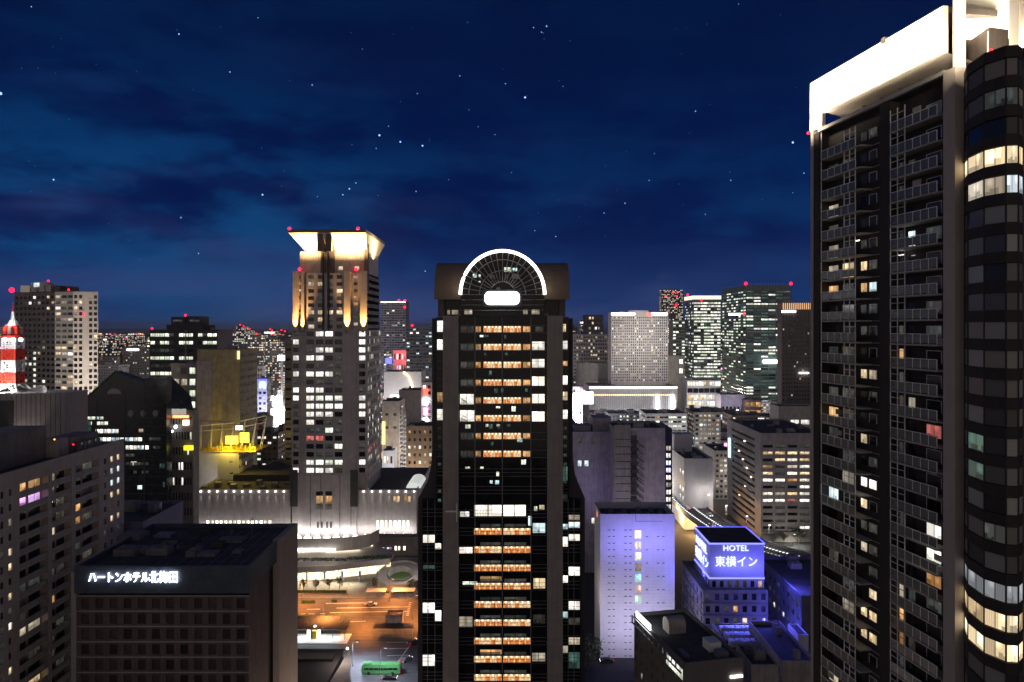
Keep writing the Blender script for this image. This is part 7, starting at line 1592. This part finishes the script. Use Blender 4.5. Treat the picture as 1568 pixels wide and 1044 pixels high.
for n, (xa, ya, w_, dp, h, px0, px1, ytop) in enumerate(fill):
    wm_, wn_ = rr.choice(FW + FW[:3]); st = max(2, int(h / 3.5)); nc = max(2, int(w_ / 3.2)); ns = max(2, int(dp / 3.4)); p = rr.choice([.1, .2, .3, .45, .6]); fav = rr.choice(['white', 'warm', 'soft', 'cool', 'green'])
    lm, rel = landmark((px0 + px1) / 2); ad = 'narrow' if w_ < 14 else 'wide' if w_ > 26 else 'plain'; big = 'low' if st < 6 else 'tall' if st > 10 else 'mid-rise'
    lt = 'mostly dark' if p < .15 else 'half lit' if p > .4 else 'sparsely lit'; top = rr.choice(['with roof plant', 'with a stair head', 'with flat bare roof'])
    lab = uniq([f'{ad} {wn_} {big} block, {lt}, {rel} {lm}', f'{wn_} {big} block {top}, {lt}, {rel} {lm}', f'{wn_} {st}-storey block {top}, {lt}, {rel} {lm}', f'{ad} {wn_} {st}-storey block, {nc} windows wide, {rel} {lm}'])
    lab = lab or f'{ad} {wn_} {st}-storey block, {nc} windows wide, {rel} {lm}'
    t = empty('city_block', (xa + w_ / 2, ya + dp / 2, 0), lab, 'building', 'ordinary blocks of the city')
    m = MB(); mats = [wm_] + [WM[k] for k in KEYS]; idx = ['wall'] + KEYS; ox, oy = -w_ / 2, -dp / 2
    sel = lambda c, r: (fav if rr.random() < .7 else rr.choice(KEYS[2:])) if rr.random() < p else rr.choice(['dark', 'dark', 'dark2'])
    kw = dict(ww=rr.choice([.5, .65, .9]), wh=rr.choice([.4, .5, .55]), sill=.28, depth=.25, mx=.6, mt=1.2, mb_=.5)
    facade((m, idx), wm_, (ox, oy), (-ox, oy), 0, h, nc, st, state=sel, **kw)
    sides = ((ox, -oy), (ox, oy)), ((-ox, oy), (-ox, -oy))
    blankL = rr.random() < .4
    facade((m, idx), wm_, *sides[0], 0, h, 0 if xa < 0 or blankL else ns, st, state=sel, **kw); facade((m, idx), wm_, *sides[1], 0, h, 0 if xa > 0 or blankL else ns, st, state=sel, **kw)
    facade((m, idx), wm_, (-ox, -oy), (ox, -oy), 0, h, 0, 0)
    m.build('wall', mats, t)
    rf = MB(); rf.box(ox + .3, oy + .3, h - 1.0, -ox - .3, -oy - .3, h - .7); rf.build('roof', ROOF, t)
    if h > 0:
        k = rr.randint(1, 3)
        for _ in range(k):
            sx_, sy_ = rr.uniform(2, max(2.5, w_ * .35)), rr.uniform(2, max(2.5, dp * .35)); x_, y_ = rr.uniform(ox + .6, -ox - .6 - sx_), rr.uniform(oy + .6, -oy - .6 - sy_); hh = rr.uniform(.8, 3.2)
            MB().box(x_, y_, h - .7, x_ + sx_, y_ + sy_, h + hh).box(x_ + .3, y_ + .3, h + hh, x_ + sx_ - .3, y_ + sy_ - .3, h + hh + .3).build('rooftop_unit', rr.choice([METAL, wm_, GREYST]), t)
    if rr.random() < .45 and ya > 450:
        sm = rr.choice([EBLOWN, EBLOWN, EW, EMAG, ERS, EWARM, EBW]); zz = h - rr.uniform(3, 8); MB().box(ox + w_ * .15, oy - .7, zz, ox + w_ * rr.uniform(.3, .8), oy - .1, zz + rr.uniform(1, 3)).build('shop_sign', sm, t)
# ---- street level glow between the blocks
for k in range(95):
    d = rr.uniform(430, 1250); px = rr.choice([rr.uniform(150, 440), rr.uniform(150, 440), rr.uniform(590, 655), rr.uniform(880, 1230), rr.uniform(880, 1230)])
    light('POINT', 'street_glow', (X(px, d), d, rr.uniform(7, 16)), rr.uniform(7000, 24000) * (d / 600) ** 1.2, rr.choice([(1, .9, .78), (1, .7, .42), (.9, .92, 1), (1, .95, .9)]), radius=.6)
# ---- far skyline towers, each its own
CM = [city_material('far_wall_%d' % k, c, l, s) for k, (c, l, s) in enumerate((((.06, .06, .075), .38, 5.0), ((.12, .115, .12), .46, 4.5), ((.08, .07, .075), .32, 5.5), ((.16, .15, .15), .40, 4.5)))]
far = [(245, 262, 515, 1500), (345, 356, 516, 2200), (361, 374, 500, 1900), (376, 385, 506, 2100), (390, 401, 514, 1700), (405, 420, 507, 1800), (430, 441, 508, 2000), (157, 166, 521, 2600), (178, 190, 524, 2000), (205, 214, 518, 2300), (219, 227, 516, 2600), (337, 344, 519, 2400), (1013, 1046, 444, 1900), (1026, 1038, 470, 1500), (889, 897, 492, 2100), (640, 656, 512, 1500), (599, 612, 520, 1600), (870, 884, 500, 1700), (424, 430, 517, 2500), (196, 203, 527, 1800), (352, 360, 523, 1600), (1215, 1240, 480, 1300)]
for k, (a, c, t_, d) in enumerate(far):
    lm, rel = landmark((a + c) / 2); x0, x1 = X(a, d), X(c, d); zt = Z(t_, d); dp = 30
    lab = uniq([f'distant high-rise with red roof lights, {rel} {lm}', f'far dotted high-rise on the skyline {rel} {lm}', f'slim far tower in the city glow, {rel} {lm}', f'small far tower with twinkling windows, {rel} {lm}', f'faint far block with lit windows, {rel} {lm}', f'far tower of stepped outline, {rel} {lm}', f'distant apartment tower, {rel} {lm}'])
    t = empty('distant_tower', ((x0 + x1) / 2, d + dp / 2, 0), lab, 'tower', 'far skyline towers'); w_ = x1 - x0
    m = MB(); m.box(-w_ / 2, -dp / 2, 0, w_ / 2, dp / 2, zt); m.build('wall', CM[k % 4], t); MB().box(-w_ / 3, -dp / 3, zt + .01, w_ / 4, dp / 3, zt + 4).build('rooftop_box', DARKW, t)
    for q in range(4 if k == 12 else 2): MB().ball((rr.uniform(-.5, .5) * w_, -dp / 2 - .2, zt + (1.5 if q else 5) - (0 if k != 12 else rr.uniform(0, 30))), .0009 * d, 0, 8, 5).build('aviation_light', ERED, t)
    if k in (5, 14): MB().box(-w_ / 2, -dp / 2 - .8, zt - 5, w_ / 2, -dp / 2 - .1, zt - 2).build('rim_light', EWARM, t)
# ---- the mass of the city to the horizon
groups = [MB() for _ in CM]; rdl = MB(); sig = [MB() for _ in range(4)]
for _ in range(5200):
    d = 1150 + 17000 * rr.random() ** 2.2; px = rr.uniform(-40, 1600); w_ = rr.uniform(14, 45) * (1 + d / 9000); dp = 20 + d * .004
    if 1240 < px: continue
    h = min(rr.choice([10, 14, 18, 24, 30, 38, 50, 66, 82, 95]) * rr.uniform(.8, 1.15), 104); x = X(px, d)
    y0_ = limit(px - 12, px + 12, d); h = min(h, Z(max(y0_, 506), d))
    if h < 6 or hidden(px - 2, px + w_ / d * F + 2, HY + (H - h) * F / d, d): continue
    k = rr.randrange(4); groups[k].box(x, d, 0, x + w_, d + dp, h, bottom=False)
    if rr.random() < .10: rdl.ball((x + w_ / 2, d - .5, h + 1), .00085 * d, 0, 6, 4)
    for _k in range(rr.choice([0, 1, 1, 2])):
        q = rr.choice([0, 0, 0, 1, 1, 2, 3]); s = rr.uniform(.0007, .0019) * d; zz = h * rr.uniform(.2, 1.02); sig[q].box(x + 1, d - 1.2, zz, x + 1 + s * rr.uniform(1, 2.6), d - .2, zz + s)
root = empty('distant_city', (0, 1150, 0)); tag(root, 'dense carpet of small far buildings with countless lit windows to the horizon', 'city', kind='stuff')
for k, g_ in enumerate(groups): tag(g_.build('buildings', CM[k], root, (0, 1150, 0)), kind='stuff')
tag(rdl.build('red_lights', E('far_red', (1, .03, .08), 4), root, (0, 1150, 0)), kind='stuff')
for q, m_ in enumerate((E('far_white', (1, .94, .86), 3), E('far_amber', (1, .6, .25), 3), E('far_red_sign', (1, .12, .15), 2.2), E('far_blue', (.35, .55, 1), 2.5))): tag(sig[q].build('far_signs', m_, root, (0, 1150, 0)), kind='stuff')
# ---- stars
sm = MB(); SD = 20000.0
known = [(804, 149, 3), (581, 207, 3), (613, 217, 2.6), (647, 223, 2.6), (595, 193, 1.2), (576, 227, 1.2), (535, 289, 2.2), (545, 280, 1.6), (525, 298, 1.8), (637, 293, 1.6), (402, 298, 2.6), (82, 275, 2.4), (277, 333, 1.8), (304, 388, 1.7), (274, 52, 2), (352, 110, 1.8), (478, 130, 1.6), (395, 27, 1.4), (48, 10, 1.6), (817, 42, 1.5), (837, 40, 1.9), (829, 49, 1.3), (704, 116, 1.5), (774, 128, 1.5), (639, 143, 1.3), (1065, 170, 1.5), (1002, 235, 1.2), (994, 276, 1.4), (925, 326, 1.5), (957, 311, 1.5), (1119, 276, 1.5), (1080, 328, 1.4), (819, 353, 1.2), (851, 362, 1.6), (651, 415, 1.6), (1214, 218, 3.2), (732, 194, 1.1), (758, 206, 1.1), (783, 264, 1.1), (687, 275, 1.0), (718, 168, 1.0), (1, 143, 4.5), (1231, 265, 1.6), (486, 301, 1.1), (1214, 295, 1.0), (555, 75, 1.0), (716, 34, 1.0), (1131, 6, 1.0), (862, 132, .9)]
known += [(rr.uniform(0, 1240), rr.uniform(0, 400), rr.uniform(.4, .7)) for _ in range(60)]
for px, py, s in known: sm.ball((X(px, SD), SD, Z(py, SD)), SD * .00045 * s, 0, 6, 4)
tag(sm.build('stars', ESTAR), 'small blue white stars scattered over the dark sky', 'stars', kind='stuff')

# ---- thin night haze over the whole city
hz = MB().box(-9000, -400, -1.0, 9000, 22000, 182.0).build('haze', [])
hm = bpy.data.materials.new('night_haze'); hm.use_nodes = True; hn = hm.node_tree.nodes; hn.clear()
pv = hn.new('ShaderNodeVolumePrincipled'); pv.inputs['Color'].default_value = (.86, .88, .95, 1); pv.inputs['Density'].default_value = 7e-5; pv.inputs['Anisotropy'].default_value = 0.2
hm.node_tree.links.new(pv.outputs[0], hn.new('ShaderNodeOutputMaterial').inputs['Volume'])
hz.data.materials.append(hm); tag(hz, kind='stuff')
